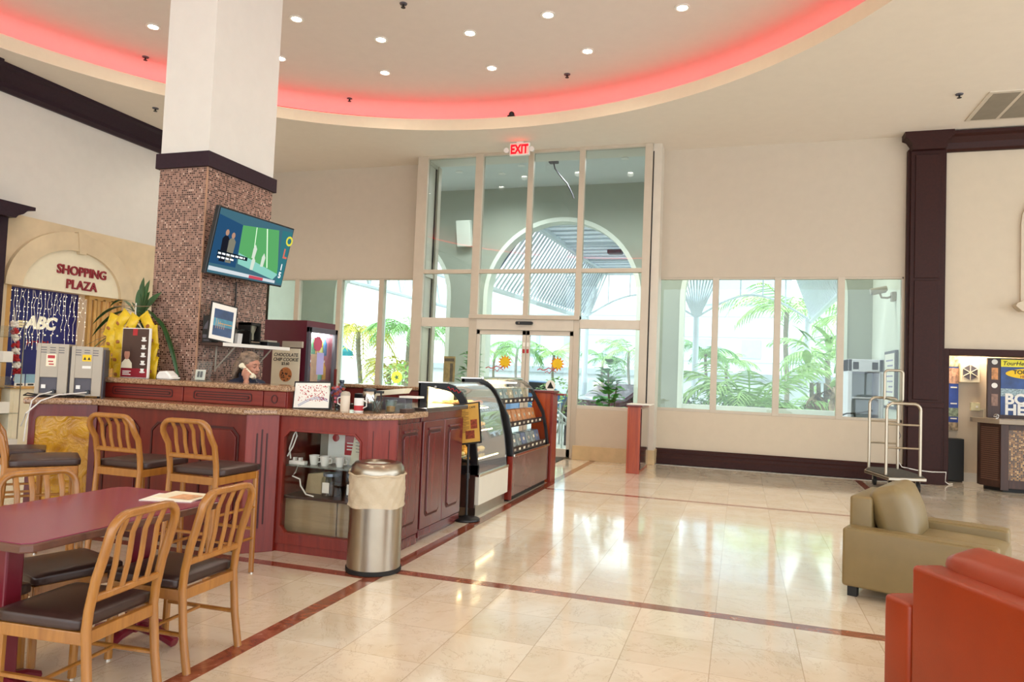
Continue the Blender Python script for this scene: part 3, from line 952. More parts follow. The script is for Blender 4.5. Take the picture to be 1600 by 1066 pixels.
def bush(label, x, y, r, h, mat='leafm', seed=3, n=260, group='bushes outside the windows', z0=-.1, ls=.16):
    rs = random.Random(seed)
    t = thing('bush', label, 'bush', (x, y, z0), 0, group)
    m = MB()
    for i in range(5):
        a = rs.uniform(0, 6.28)
        m.tube([(x, y, z0), (x + .3 * r * math.cos(a), y + .3 * r * math.sin(a), z0 + h * .5), (x + .6 * r * math.cos(a), y + .6 * r * math.sin(a), z0 + h * .8)], .015, 5)
    m.build('stems', 'bark', t)
    m = MB()
    for i in range(n):
        u, v_ = rs.uniform(0, 2 * PI), rs.uniform(-.2, 1) 
        rr = r * math.sqrt(max(0, 1 - v_ * v_)) * rs.uniform(.55, 1)
        p = (x + rr * math.cos(u), y + rr * math.sin(u), z0 + h * (.45 + .55 * v_))
        d = (math.cos(u + rs.uniform(-.8, .8)), math.sin(u + rs.uniform(-.8, .8)), rs.uniform(-.3, .8))
        leaf(m, p, d, (0, 0, 1), ls * rs.uniform(.7, 1.3), ls * .5, .3, 2)
    m.build('foliage', mat, t)
    return t
for i, (x, y, h, L, mt, sd) in enumerate(((-9.5, 27, 2.3, 1.3, 'leafl', 1), (-8.4, 26.5, 2.5, 1.5, 'leafm', 2), (-7.0, 27, 2.3, 1.4, 'leafl', 3), (-5.1, 27.3, 2.2, 1.3, 'leafm', 4), (-3.9, 26.6, 2.5, 1.5, 'leafl', 5))):
    palm('%s slim young palm from the left seen through the entrance doors' % ['first', 'second', 'third', 'fourth', 'fifth'][i], x, y, h, L, 11, mt, sd, .1, trunk=.05)
palm('young palm with upright fronds just right of the left steel post', -1.0, 26, 2.5, 1.3, 11, 'leafm', 11, trunk=.05)
palm('short dark palm left of the big arching fronds outside', -.3, 26.5, 2.2, 1.4, 12, 'leafl', 12, trunk=.05)
palm('tall palm with wide drooping crown behind the second right window pane', 1.6, 28, 4.2, 2.8, 15, 'leafl', 13, .2)
palm('tall pale palm partly behind the right window mullion', 3.6, 27, 3.9, 2.6, 14, 'leafl', 14, .2)
palm('pale palm with loose fronds far behind the tropical clump', 2.9, 25.5, 2.4, 2.4, 15, 'leafl', 33, .2)
palm('low palm with long arching fronds behind the sill of the middle right panes', .2, 19.2, .75, 2.3, 17, 'leafl', 15, .05, (.6, 1.25), (.6, 1.0), trunk=.12)
palm('low spreading palm by the right steel post', 1.15, 20, .6, 1.9, 14, 'leafl', 16, .05, (.6, 1.1), (.7, 1.0), trunk=.12)
palm('yellow lit palm behind the left window', -14.0, 24.5, 2.9, 2.0, 16, 'leafy', 17, .2, (.2, .9), (.7, 1.2))
palm('feathery green palm behind the pane beside the entrance', -11.9, 24, 2.9, 2.0, 16, 'leafm', 18, .2)
palm('second yellow lit palm low behind the left steel post', -12.9, 25, 1.5, 1.6, 14, 'leafy', 19, .2, (.4, 1.0), (.7, 1.1))
bush('clipped green bush at the sill left of the arching palm', -.5, 18.6, .75, 1.25, 'leafm', 21, 320)
bush('light green bush seen low through the right sliding door', -4.6, 18.4, .7, 1.45, 'leafl', 22, 260)
bush('low green shrub at the left edge of the right windows', -1.2, 19.6, .6, 1.1, 'leafm', 23, 200)
bush('yellow lit shrub behind the left window post', -12.4, 24, 1.2, 2.0, 'leafy', 24, 240, ls=.25)
bush('green shrub at the foot of the feathery palm', -11.3, 22.5, .9, 1.7, 'leafl', 25, 260, ls=.22)
# banana-like clump with dead leaves below
t = thing('banana_plant', 'broad leaved tropical clump with dry lower leaves behind the right pane', 'plant', (2.0, 20, -.1))
rs = random.Random(5)
m = MB()
for i in range(40):
    a = rs.uniform(0, 6.28)
    leaf(m, (2.0 + .5 * rs.uniform(-1, 1), 20 + .3 * rs.uniform(-1, 1), 1.0 + rs.uniform(0, 1.6)), (math.cos(a), math.sin(a) * .6, rs.uniform(.4, 1.4)), (0, 0, 1), rs.uniform(.6, 1.1), .22, .35, 6)
m.build('leaves', 'leafl', t)
m = MB()
for i in range(40):
    a = rs.uniform(0, 6.28)
    leaf(m, (2.1 + .35 * rs.uniform(-1, 1), 19.7 + .3 * rs.uniform(-1, 1), .9 + rs.uniform(0, .7)), (math.cos(a), math.sin(a), -.4), (0, 0, 1), rs.uniform(.3, .6), .14, .6, 3)
m.build('dry_leaves', pmat('dry_leaf', '#a08a70', .8, var=.35), t)
m = MB()
for i in range(4):
    m.cyl((1.8 + .15 * i, 19.9 + .05 * i, -.1), (1.75 + .17 * i, 19.9, 1.5), .07, .05, 8)
m.build('stems', 'bark', t)
# fiddle leaf plants in pots against the glass, on the porch side
def fiddle(label, x, y, z1, seed, r=.36):
    rs = random.Random(seed)
    t = thing('potted_fig', label, 'plant', (x, y, -.012), 0, 'potted plants on the porch')
    MB().lathe([(.15, 0), (.2, .02), (.24, .42), (.22, .42), (.2, .38), (.001, .38)], (x, y, -.012), 20).build('pot', 'pot', t, smooth=True)
    m = MB()
    m.tube([(x, y, .36), (x + .02, y, .9), (x - .02, y, z1 - .15)], .018, 6)
    m.tube([(x, y, .36), (x + .1, y + .04, .8), (x + .15, y, z1 - .4)], .014, 6)
    m.build('stem', 'bark', t)
    m = MB()
    for i in range(90):
        z = rs.uniform(.62, z1)
        k_ = 1 - .55 * max(0, (z - .9) / (z1 - .9))
        a = rs.uniform(0, 6.28)
        s0 = rs.uniform(.02, .24) * k_
        leaf(m, (x + s0 * math.cos(a), y + s0 * math.sin(a), z), (math.cos(a), math.sin(a), rs.uniform(.1, 1.0)), (0, 0, 1), rs.uniform(.2, .32) * (.6 + .5 * k_), .17, .35, 4)
    m.build('leaves', 'leaffig', t)
fiddle('leafy potted fig standing outside the low pane right of the doors', -2.32, 13.1, 1.72, 31)
fiddle('leafy potted fig standing outside left of the sliding doors', -5.15, 13.3, 1.78, 32, .3)
# poster on stand by the left pane
t = thing('poster_stand', 'tan printed poster board standing behind the left entrance pane', 'poster', (-5.47, 13.0, 0))
MB().box(-5.6, 13.0, .0, -5.56, 13.04, 1.2).box(-5.38, 13.0, 0, -5.34, 13.04, 1.2).build('leg', 'greydk', t)
MB().box(-5.60, 12.985, 1.0, -5.36, 13.0, 1.72).build('board', pmat('tan_print', '#b98f50', .7, var=.3, vs=9), t)
MB().box(-5.46, 12.98, 1.2, -5.40, 12.985, 1.58).box(-5.58, 12.98, 1.62, -5.38, 12.985, 1.68).build('print', pmat('brown_print', '#5c4328', .7, var=.4, vs=30), t)

# canopy ---------------------------------------------------------
cn = thing('entrance_canopy', 'white steel canopy with slatted slopes over the drive outside the arch', 'canopy', (-1.5, 20, -.1))
m = MB()
for i in range(30):
    y = 16.4 + i * .27
    m.box(-4.7, y, 5.04, 1.5, y + .09, 5.12)
m.build('roof_slats', 'whitesteel', cn)
m = MB()
for x in (-4.7, -3.1, -1.55, 0, 1.5):
    m.box(x - .05, 16.3, 4.97, x + .05, 24.1, 5.16)
for y in (16.3, 18.9, 21.5, 24.05):
    m.box(-4.7, y - .05, 4.99, 1.5, y + .05, 5.16)
m.build('roof_beam', 'whitesteel', cn)
m = MB()
for i in range(15):
    y = 16.3 + i * .54
    m.box(-4.9, y, 5.3, 1.7, y + .40, 5.33)
m.build('roof_panel', 'bluepanel', cn)
for s_, xe0, xt0, xe1, xt1 in ((-1, -5.85, -4.85, -5.1, -4.45), (1, 2.05, 1.5, 2.05, 1.5)):
    def ends(y):
        f = (y - 16.2) / 7.9
        return xe0 + (xe1 - xe0) * f, xt0 + (xt1 - xt0) * f
    m = MB()
    for i in range(34):
        y = 16.25 + i * .23
        xe, xt = ends(y)
        m.bar([(xe, y, 3.5), (xt, y, 5.0)], .03, .075, (0, 1, 0))
    m.build('slope_slats', 'whitesteel', cn)
    m = MB()
    for i in range(34):
        y = 16.25 + i * .23
        xe, xt = ends(y)
        m.bar([(xe + s_ * .10, y + .115, 3.62), (xt + s_ * .10, y + .115, 5.06)], .02, .10, (0, 1, 0))
    m.build('backing_slats', pmat('slate_blue_slat', '#5d6b7d', .6), cn)
    MB().bar([(xe0, 16.2, 3.48), (xe1, 24.1, 3.42)], .12, .12).bar([(xt0, 16.2, 5.0), (xt1, 24.1, 5.0)], .09, .09).build('eave_beam', 'whitesteel', cn)
posts = [(-5.1, 24), (-1.43, 24), (1.98, 24)]
for x, y in posts:
    MB().cyl((x, y, -.1), (x, y, 3.5), .10, .10, 16).lathe([(.17, 0), (.17, .03), (.1, .05)], (x, y, -.1), 16).build('post', 'whitesteel', cn, smooth=True)
for x, y in posts[1:2] + posts[:1]:
    m = MB()
    for i in range(13):
        u = (i - 6) / 6
        m.bar([(x + .12 * u, y, 3.5 + .1 * abs(u)), (x + .75 * u, y - .3, 5.0)], .05, .05, (0, 1, 0))
    m.build('fan_slats', 'whitesteel', cn)
for (xa, _), (xb, _) in zip(posts, posts[1:]):
    P_ = [(xa + (xb - xa) * i / 20, 24, 3.5 + .75 * math.sin(PI * i / 20)) for i in range(21)]
    m = MB().tube(P_, .035, 6)
    for i in range(0, 21, 4):
        m.tube([P_[i], (P_[i][0], 24, 5.0)], .02, 5)
    m.box(xa, 23.96, 4.92, xb, 24.04, 5.04)
    m.build('arched_truss', 'whitesteel', cn)
for x, y in ((-2.6, 20.5), (-2.2, 18.5), (-3.4, 19.5)):
    MB().box(x - .2, y - .15, 4.86, x + .2, y + .15, 4.97).build('flood_lamp', 'greydk', cn, bevel=.02)
# truss canopy on the left side
cl = thing('side_canopy', 'white steel truss of a side canopy seen through the left window', 'canopy', (-9.6, 18, -.1))
m = MB().bar([(-9.6, 15.9, 3.62), (-9.6, 24, 3.62)], .11, .11).bar([(-9.6, 15.9, 4.6), (-9.6, 24, 4.6)], .1, .1)
for i in range(9):
    y = 16 + i * .95
    m.bar([(-9.6, y, 3.62), (-9.6, y + .48, 4.6)], .06, .06, (1, 0, 0)).bar([(-9.6, y + .48, 4.6), (-9.6, y + .95, 3.62)], .06, .06, (1, 0, 0))
m.build('truss', 'whitesteel', cl)
MB().cyl((-9.6, 17.8, -.1), (-9.6, 17.8, 3.6), .09, .09, 14).build('post', 'whitesteel', cl, smooth=True)
MB().bar([(-9.6, 16.5, 4.65), (-12, 19, 4.2)], .08, .08).bar([(-9.6, 20, 4.65), (-12, 21.5, 4.2)], .08, .08).build('rafter', 'whitesteel', cl)

# buildings and street ------------------------------------------
b = thing('white_building', 'long pale building with flat walls across the drive', 'building', (0, 38, -.1))
MB().box(-14, 36, -.1, 18, 44, 5.2).build('wall', 'extwall', b)
MB().box(-2.5, 35.9, 5.2, 2.2, 44, 9.5).build('tower', pmat('grey_blue_render', '#bccbd8', .9, var=.02), b)
m = MB()
for z in (1.2, 2.4, 3.6, 4.6):
    m.box(-14.0, 35.97, z, 18, 36, z + .04)
m.build('string_course', pmat('course_grey', '#c2ccd6', .9), b)  # facade lines slightly greyer than the wall
m = MB()
for i in range(12):
    m.box(-11.0 + i * 2.2, 35.96, 2.6, -10.1 + i * 2.2, 36, 3.5)
m.build('window', pmat('pale_window_glass', '#b9cad6', .3), b)
f = thing('boundary_wall', 'low grey roofed boundary wall behind the young palms', 'wall', (-2, 31, -.1))
MB().box(-14, 31, -.1, 14, 31.2, 1.55).build('wall', pmat('grey_wall', '#c3c9cc', .9), f)
MB().box(-14.1, 30.9, 1.55, 14.1, 31.3, 1.8).build('coping', pmat('grey_coping', '#a9b1b8', .8), f)
def car(label, x, y, rz, mat, group='parked cars outside'):
    t = thing('parked_car', label, 'car', (x, y, -.1), rz, group)
    body = [(-2.1, .3), (2.1, .3), (2.15, .6), (2.0, .78), (1.1, .9), (.5, 1.32), (-.9, 1.36), (-1.6, .98), (-2.1, .92)]
    cab = [(.98, .92), (.47, 1.27), (-.86, 1.31), (-1.45, .96)]
    MB().prism(body, 'y', -.86, .86).build('body', mat, t, local=True, bevel=.06)
    MB().prism(cab, 'y', -.875, .875).build('side_windows', 'blackp', t, local=True)
    for sx in (-1.3, 1.3):
        for sy in (-1, 1):
            MB().cyl((sx, .72 * sy, .32), (sx, .89 * sy, .32), .32, .32, 20).build('wheel', 'rubber', t, local=True)
car('blue car behind the potted fig right of the doors', -6.5, 22.8, .1, pmat('blue_car_paint', '#39618c', .2, coat=1))
car('dark maroon car angled behind the entrance post and the left edge of the right windows', -2.6, 20.4, .95, pmat('maroon_car_paint', '#5d3440', .2, coat=1))
# street furniture at the left
t = thing('teal_umbrella', 'teal square parasol seen through the left window', 'parasol', (-14.4, 24, -.1))
MB().cyl((-14.4, 23.3, -.1), (-14.4, 23.3, 2.2), .03).build('pole', 'whitesteel', t)
MB().lathe([(.62, 1.85), (.6, 2.0), (.05, 2.35), (.001, 2.36)], (-14.4, 23.3, 0), 8).build('canopy', pmat('teal_cloth', '#3fa3b3', .8), t)
t = thing('yellow_sign', 'round yellow sign with dark star on a post behind the left window', 'sign', (-11.0, 21.6, -.1))
MB().cyl((-11.0, 21.62, -.1), (-11.0, 21.62, 1.1), .025).build('post', 'whitesteel', t)
MB().prism([(-11 + .2 * math.cos(PI * i / 8), 1.15 + .2 * math.sin(PI * i / 8)) for i in range(16)], 'y', 21.58, 21.6).build('plate', pmat('acid_yellow', '#e6e02c', .6), t)
MB().prism([(-11 + (.11 if i % 2 else .04) * math.cos(PI * i / 5), 1.15 + (.11 if i % 2 else .04) * math.sin(PI * i / 5)) for i in range(10)], 'y', 21.575, 21.58).build('star_mark', 'leafd', t)
for i, x in enumerate((.35, .95)):
    t = thing('patio_chair', ('left' if i == 0 else 'right') + ' dark patio chair outside behind the middle pane sill', 'chair', (x, 17.2, -.1), .4 * i, 'patio chairs outside')
    MB().box(-.2, -.2, .42, .2, .2, .46).build('seat', 'blackp', t, local=True)
    MB().bar([(-.19, .2, .46), (-.19, .26, .98), (.19, .26, .98), (.19, .2, .46)], .03, .03, (0, 1, 0)).bar([(0, .2, .46), (0, .26, .98)], .05, .02, (0, 1, 0)).build('backrest', 'blackp', t, local=True)
    for sx in (-.18, .18):
        for sy in (-.18, .18):
            MB().cyl((sx, sy, 0), (sx, sy, .42), .015).build('leg', 'blackp', t, local=True)

# ================================================================ COLUMN, TV, CEILING FITTINGS
co = thing('column', 'square column clad in brown mosaic below and painted white above', 'column', (-4.9, 5.64, 0))
KX0, KX1, KY0, KY1 = -5.17, -4.63, 5.18, 6.11
MB().box(KX0, KY0, 0, KX1, KY1, 3.2).build('mosaic_shaft', 'mos_a', co)
MB().box(KX0 - .03, KY0 - .03, 3.19, KX1 + .03, KY1 + .03, 3.33).build('dark_band', 'darktrim', co, bevel=.004)
MB().box(KX0, KY0, 3.33, KX1, KY1, 6.02).build('white_shaft', 'wall', co)
MB().box(KX1 - .008, KY0 - .004, 0, KX1 + .004, KY0 + .008, 3.2).build('corner_bead', pmat('tan_bead', '#b0866a', .5), co)

tv = thing('television', 'flat television tilted on the column showing a green football pitch', 'television', (-4.34, 5.493, 2.486))
TM = Matrix.Translation((-4.34, 5.493, 2.486)) @ Matrix.Rotation(-.012, 4, 'Z') @ Matrix.Rotation(.21, 4, 'Y') @ Matrix.Rotation(.011, 4, 'X')
# local screen axes: u = +y right, v = +z up, n = +x
def tvbox(m, n0, u0, v0, n1, u1, v1): return m.box(n0, u0, v0, n1, u1, v1, TM)
tvbox(MB(), -.045, -.525, -.30, 0, .525, .30).build('housing', 'blackp', tv, bevel=.006)
TS = TM @ frame_m((0.001, 0, 0), (0, 1, 0), (0, 0, 1))
def tvpoly(name, pts, d, col, st=.75):
    MB().poly([TS @ Vector((x, y, d)) for x, y in pts]).build(name, emat('tv_' + name, col, st), tv)
tvpoly('picture', [(-.51, -.285), (.51, -.285), (.51, .285), (-.51, .285)], .001, '#4a7484', .6)
tvpoly('pitch', [(-.20, .19), (.30, .24), (.42, -.18), (-.18, -.06)], .002, '#5aa564', .75)
tvpoly('pitch_shade', [(-.18, -.06), (.42, -.18), (.36, -.24), (-.16, -.16)], .0024, '#8ecfc0', .7)
tvpoly('pitch_line', [(.12, .22), (.135, .222), (.25, -.14), (.235, -.14)], .003, '#d8efcf', .9)
tvpoly('pitch_line', [(-.02, .205), (-.01, .206), (.03, -.1), (.02, -.1)], .003, '#d8efcf', .9)
tvpoly('studio', [(-.51, .23), (-.20, .19), (-.18, -.2), (-.51, -.2)], .0026, '#2c567c', .6)
for x, c1, s_ in ((-.37, '#20222c', 1.0), (-.29, '#8d8a78', .85)):
    tvpoly('presenter', [(x - .035, -.17), (x + .035, -.17), (x + .045, .03 * s_), (x + .02, .06 * s_), (x - .02, .06 * s_), (x - .045, .03 * s_)], .0032, c1, .6)
    tvpoly('presenter_head', [(x + .022 * math.cos(a * PI / 6), .09 * s_ + .028 * math.sin(a * PI / 6)) for a in range(12)], .0034, '#c79a80', .6)
for x, y in ((.02, -.02), (.16, -.08), (.03, -.13)):
    tvpoly('player', [(x - .02, y - .06), (x + .02, y - .06), (x + .03, y + .03), (x, y + .07), (x - .02, y + .03)], .0034, '#d7e3d2', .7)
tvpoly('caption_bar', [(-.44, -.075), (-.05, -.085), (-.05, -.12), (-.44, -.11)], .0038, '#16242c', .5)
tvpoly('caption_bar', [(-.44, -.115), (-.22, -.122), (-.22, -.15), (-.44, -.145)], .0038, '#16242c', .5)
for y, x1 in ((-.092, -.08), (-.128, -.25)):
    x = -.43; rs = random.Random(5)
    while x < x1:
        w_ = rs.uniform(.015, .05)
        tvpoly('caption_word', [(x, y), (x + w_, y - .002), (x + w_, y - .018), (x, y - .016)], .0044, '#e8ecec', .9)
        x += w_ + .012
tvpoly('ticker', [(-.505, -.225), (.40, -.245), (.40, -.272), (-.505, -.262)], .003, '#c9d0d4', .8)
tvpoly('ticker_red', [(.02, -.24), (.22, -.243), (.22, -.27), (.02, -.268)], .0034, '#c04a58', .8)
tvpoly('score_panel', [(.35, .25), (.51, .255), (.51, -.27), (.42, -.26)], .0025, '#3c7f88', .6)
for s_, y, c1 in (('O', .12, '#d8d048'), ('L', -.01, '#d06a58'), ('1', -.13, '#e8e8e8'), ('5', -.21, '#e8e8e8')):
    text('score_letter', s_, .13 if y > -.1 else .08, emat('tv_l' + s_, c1, .8), tv, TS @ Matrix.Translation((.43, y, .004)), 0, weight=.004)
MB().tube([TM @ Vector((-.04, 0, -.1)), TM @ Vector((-.10, 0, -.1)), (-4.60, 5.5, 2.4)], .03, 8).box(-4.64, 5.3, 2.25, -4.61, 5.7, 2.6).build('wall_arm', 'blackp', tv)
MB().tube([(-4.61, 5.62, 2.2), (-4.612, 5.63, 2.0), (-4.612, 5.6, 1.85), (-4.6, 5.66, 1.74)], .008, 6).build('cable', 'dark', tv)

# round downlights in the upper ceiling
dl = [(-7.832, 7.569), (-5.718, 7.848), (-6.684, 8.839), (-4.891, 8.639), (-3.601, 8.746), (-5.367, 9.647), (-3.68, 9.855), (-2.446, 8.52), (-2.163, 9.628), (-.791, 8.734)]
dn = ['recessed light left of the white column, alone near the red glow', 'recessed light just right of the column, farther from the glow', 'recessed light touching the right edge of the column', 'recessed light in the second row right of the column', 'recessed light in the back row at the middle of the round ceiling', 'recessed light nearest the red glow, right of the column', 'recessed light above the entrance, left of the pair near the glow', 'recessed light high in the picture above the entrance right half', 'recessed light near the glow above the right entrance pane', 'rightmost recessed light of the round ceiling']
lampd = bpy.data.lights.new('downlight', 'SPOT')
lampd.energy = 42; lampd.spot_size = 2.7; lampd.spot_blend = 1.0; lampd.shadow_soft_size = .07; lampd.color = (1, .90, .76)
for (x, y), lb in zip(dl, dn):
    z = 6.02
    t = thing('downlight', 'round ' + lb, 'ceiling light', (x, y, z), 0, 'recessed lights of the round ceiling')
    MB().lathe([(.062, -.001), (.095, -.001), (.098, -.012), (.07, -.014), (.062, -.006)], (0, 0, 0), 24).build('trim_ring', 'whitep', t, local=True, smooth=True)
    MB().lathe([(.066, -.007), (.001, -.007)], (0, 0, 0), 24).build('lens', emat('downlight_lens', '#fff2dc', 22), t, local=True)
    lo = bpy.data.objects.new('lamp', lampd)
    COL.objects.link(lo); lo.parent = t; lo.location = (0, 0, -.03)
# unseen spots added to brighten the room, no fittings modelled
for x, y, z in ((-6.3, 5.3, 6.0), (-2.4, 6.2, 6.0), (-2.2, 3.6, 6.0), (-5.0, 2.6, 6.0), (-.2, 6.0, 6.0), (-3.2, 1.0, 6.0), (0.2, 3.2, 6.0), (3.0, 8.6, 5.43), (3.4, 6.6, 5.43), (3.4, 3.6, 5.43), (-8.9, 10.2, 5.43)):
    lo = bpy.data.objects.new('added_room_spot', lampd); COL.objects.link(lo); lo.location = (x, y, z - .03)
rm_d = bpy.data.lights.new('room_bulb', 'POINT'); rm_d.energy = 40; rm_d.color = (1, .88, .70); rm_d.shadow_soft_size = .1
for x, y, z in ((3.5, 12.85, 2.35),):
    lo = bpy.data.objects.new('room_bulb', rm_d); COL.objects.link(lo); lo.location = (x, y, z)
sb = bpy.data.lights.new('shop_bulb', 'POINT'); sb.energy = 25; sb.color = (1, .9, .75); sb.shadow_soft_size = .1
for x, y, z in ((-10.75, 8.4, 2.3),):
    lo = bpy.data.objects.new('shop_bulb', sb); COL.objects.link(lo); lo.location = (x, y, z)

# sprinklers
for (x, y, z, lb) in ((-4.144, 7.835, 6.02, 'sprinkler head at the top edge of the picture, right of the column'), (-8.731, 8.331, 6.02, 'sprinkler head near the red glow left of the column'), (-9.023, 8.867, CZ, 'sprinkler head on the low ceiling left of the column'), (-6.476, 10.471, 6.02, 'sprinkler head in the red glow right of the column'), (-2.625, 10.325, 6.02, 'sprinkler head between the lights above the entrance'), (2.727, 10.812, CZ, 'sprinkler head left of the ceiling vent')):
    t = thing('sprinkler_head', 'dark ' + lb, 'sprinkler', (x, y, z), 0, 'ceiling sprinklers')
    MB().lathe([(.05, 0), (.045, -.012), (.02, -.015)], (0, 0, 0), 14).build('escutcheon', 'greydk', t, local=True)
    MB().cyl((0, 0, -.01), (0, 0, -.05), .012).lathe([(.03, -.05), (.03, -.054), (.001, -.054)], (0, 0, 0), 10).build('deflector', 'dark', t, local=True)
t = thing('dome_camera', 'small black camera on the lip of the round ceiling above the exit sign', 'camera', (-3.7, 10.95, CZ + .19))
MB().box(-3.76, 10.9, CZ + .19, -3.64, 11.02, CZ + .23).build('base', 'blackp', t)
MB().ball((-3.7, 10.94, CZ + .25), .05, 12).build('dome', 'blackp', t, smooth=True)
# vent
t = thing('ceiling_vent', 'large grey square ceiling vent with white dividers at the right', 'vent', (3.6, 11.35, CZ))
MB().box(3.08, 10.8, CZ - .012, 4.6, 11.92, CZ).build('frame', 'alul', t)
for i in range(4):
    MB().box(3.14 + .37 * i, 10.86, CZ - .016, 3.46 + .37 * i, 11.87, CZ - .011).build('slat_panel', 'grille', t)
# exit sign
t = thing('exit_sign', 'red lit EXIT sign hanging from the ceiling above the entrance', 'exit sign', (-3.74, 11.6, CZ))
MB().box(-3.92, 11.55, 5.21, -3.56, 11.61, 5.43).build('housing', 'whitep', t, bevel=.01)
MB().box(-3.80, 11.56, 5.42, -3.68, 11.6, CZ).build('canopy', 'whitep', t)
MB().box(-3.90, 11.545, 5.225, -3.58, 11.551, 5.415).build('face', emat('exit_face', '#ff9a8a', 1.0), t)
text('lettering', 'EXIT', .215, emat('exit_red', '#ff0a14', 3.2), t, FM(-3.74, 11.544, 5.243), .001, 'CENTER', .009, sx=.72)
for sx in (-3.97, -3.51):
    MB().cyl((sx, 11.52, 5.30), (sx, 11.6, 5.30), .045, .03, 12).build('lamp_head', 'whitep', t)

# ================================================================ SHOP FRONT AT THE LEFT
t = thing('shop_display_panel', 'royal blue panel with white ABC lettering behind the string lights', 'sign panel', (-10.35, 8.1, 0))
MB().box(-10.40, 7.50, .3, -10.36, 8.86, 2.45).build('panel', 'bluewall', t)
text('lettering', 'ABC', .27, emat('abc_letter', '#fff0cc', .62), t, XM(-10.35, 7.98, 1.83), .008, 'LEFT', .010, shear=.25, sx=.93)
m = MB()
for k_, (h0, L_) in enumerate(((0, .30), (.07, .27), (.14, .24))):
    m.prism([(7.76 + .04 * k_, 1.83 + h0 * .55), (7.76 + .04 * k_ + L_ * .55, 1.83 + h0 * .55), (7.80 + .04 * k_ + L_ * .55, 1.83 + h0 * .55 + .03), (7.80 + .04 * k_, 1.83 + h0 * .55 + .03)], 'x', -10.36, -10.345)
m.build('stripes', emat('abc_stripe', '#f3d9a0', .55), t)
m = MB()
for i in range(8):
    m.ball((-10.345, 7.78 + .105 * i, 1.74), .013, 6)
m.build('bulb_row', emat('bulb_row', '#fff0cc', .8), t)
m = MB()
for i in range(5):
    m.box(-10.36, 8.02 + .085 * i, 1.57, -10.35, 8.035 + .085 * i, 1.65).box(-10.36, 8.02 + .085 * i, 1.60 + .02 * (i % 2), -10.35, 8.08 + .085 * i, 1.615 + .02 * (i % 2))
m.build('red_strokes', 'red', t)
# curtain of string lights
t = thing('string_light_curtain', 'curtain of tiny white string lights hanging in the shop opening', 'string lights', (-10.2, 8.1, 2.4))
rs = random.Random(9)
mw, mbul = MB(), MB()
for i in range(26):
    y = 7.5 + i * .054 + rs.uniform(-.01, .01)
    L_ = rs.choice((.35, .6, .75, .9, .9, 1.35 if y < 7.8 else .85))
    pts = [(-10.2 + rs.uniform(-.02, .02), y + rs.uniform(-.015, .015), 2.40 - L_ * k_ / 8) for k_ in range(9)]
    mw.tube(pts, .0035, 4)
    for k_ in range(int(L_ / .075)):
        f = (k_ + .5) * .075 / L_ * 8
        a = Vector(pts[int(f)]); b = Vector(pts[min(8, int(f) + 1)])
        q = a.lerp(b, f % 1)
        if rs.random() < .6:
            mbul.ball((q.x + .008, q.y + rs.uniform(-.012, .012), q.z), .0062, 5)
mw.build('wires', 'paper', t)
mbul.build('bulbs', emat('tiny_bulb', '#fff0cf', 2.2), t, kind='stuff')
# folding golden gate
t = thing('folding_gate', 'golden slatted folding gate at the right of the shop opening', 'gate', (-10.15, 9.15, 0))
for i in range(8):
    y = 8.86 + i * .08
    MB().box(-10.17 + .02 * (i % 2), y, .02, -10.12 + .02 * (i % 2), y + .05, 2.38).build('slat', 'gold', t)
MB().box(-10.2, 8.84, 2.36, -10.1, 9.48, 2.42).box(-10.2, 8.84, 0, -10.1, 9.48, .03).build('track', 'gold', t)
bx('door_jamb', 'gold', (-10.22, 7.42, 0, -10.03, 7.49, 2.42), None, kind='structure')
# flower garland
t = thing('flower_garland', 'red and white flower garland hanging in front of the blue panel', 'garland', (-10.1, 7.62, 1.9))
MB().tube([(-10.1, 7.60, 2.1), (-10.1, 7.66, 1.5), (-10.1, 7.74, 1.05)], .006, 5).build('string', 'paper', t)
rs = random.Random(4)
for i in range(9):
    z = 1.86 - i * .098; y = 7.62 + .013 * i
    m = MB()
    for k_ in range(16):
        a = rs.uniform(0, 6.28)
        m.ball((-10.1 + .03 * math.cos(a), y + .035 * math.sin(a), z + rs.uniform(-.035, .035)), .024, 6)
    m.build('blossom', 'paper' if i % 2 == 0 else 'red', t, smooth=True)
# low cream cabinet with photo cards
t = thing('cream_cabinet', 'low cream cabinet below the blue panel in the shop opening', 'cabinet', (-9.95, 7.8, 0))
MB().box(-10.3, 7.45, 0, -9.86, 8.25, .93).build('carcass', 'creampaper', t, bevel=.006)
MB().box(-10.32, 7.42, .93, -9.83, 8.28, .965).build('top', 'gold', t, bevel=.004)
MB().box(-9.86, 7.5, .08, -9.85, 7.84, .88).box(-9.86, 7.87, .08, -9.85, 8.2, .88).build('door', 'creampaper', t)
for i, y in enumerate((7.53, 7.70, 7.87)):
    t = thing('photo_card', ['left', 'middle', 'right'][i] + ' one of three small seascape cards standing on the cream cabinet', 'card', (-9.9, y + .07, .965), 0, 'photo cards on the cream cabinet')
    MB().box(-9.905, y, .965, -9.9, y + .15, 1.14).build('card', pmat('pale_sea_%d' % i, ['#a9c4cf', '#8fb9cc', '#7fc0d6'][i], .6, var=.15, vs=9), t)
    MB().box(-9.9, y, .965, -9.897, y + .15, 1.01).build('caption_strip', 'paper', t)
    MB().box(-9.897, y + .03, .975, -9.896, y + .12, 1.0).build('print', 'blackp', t)
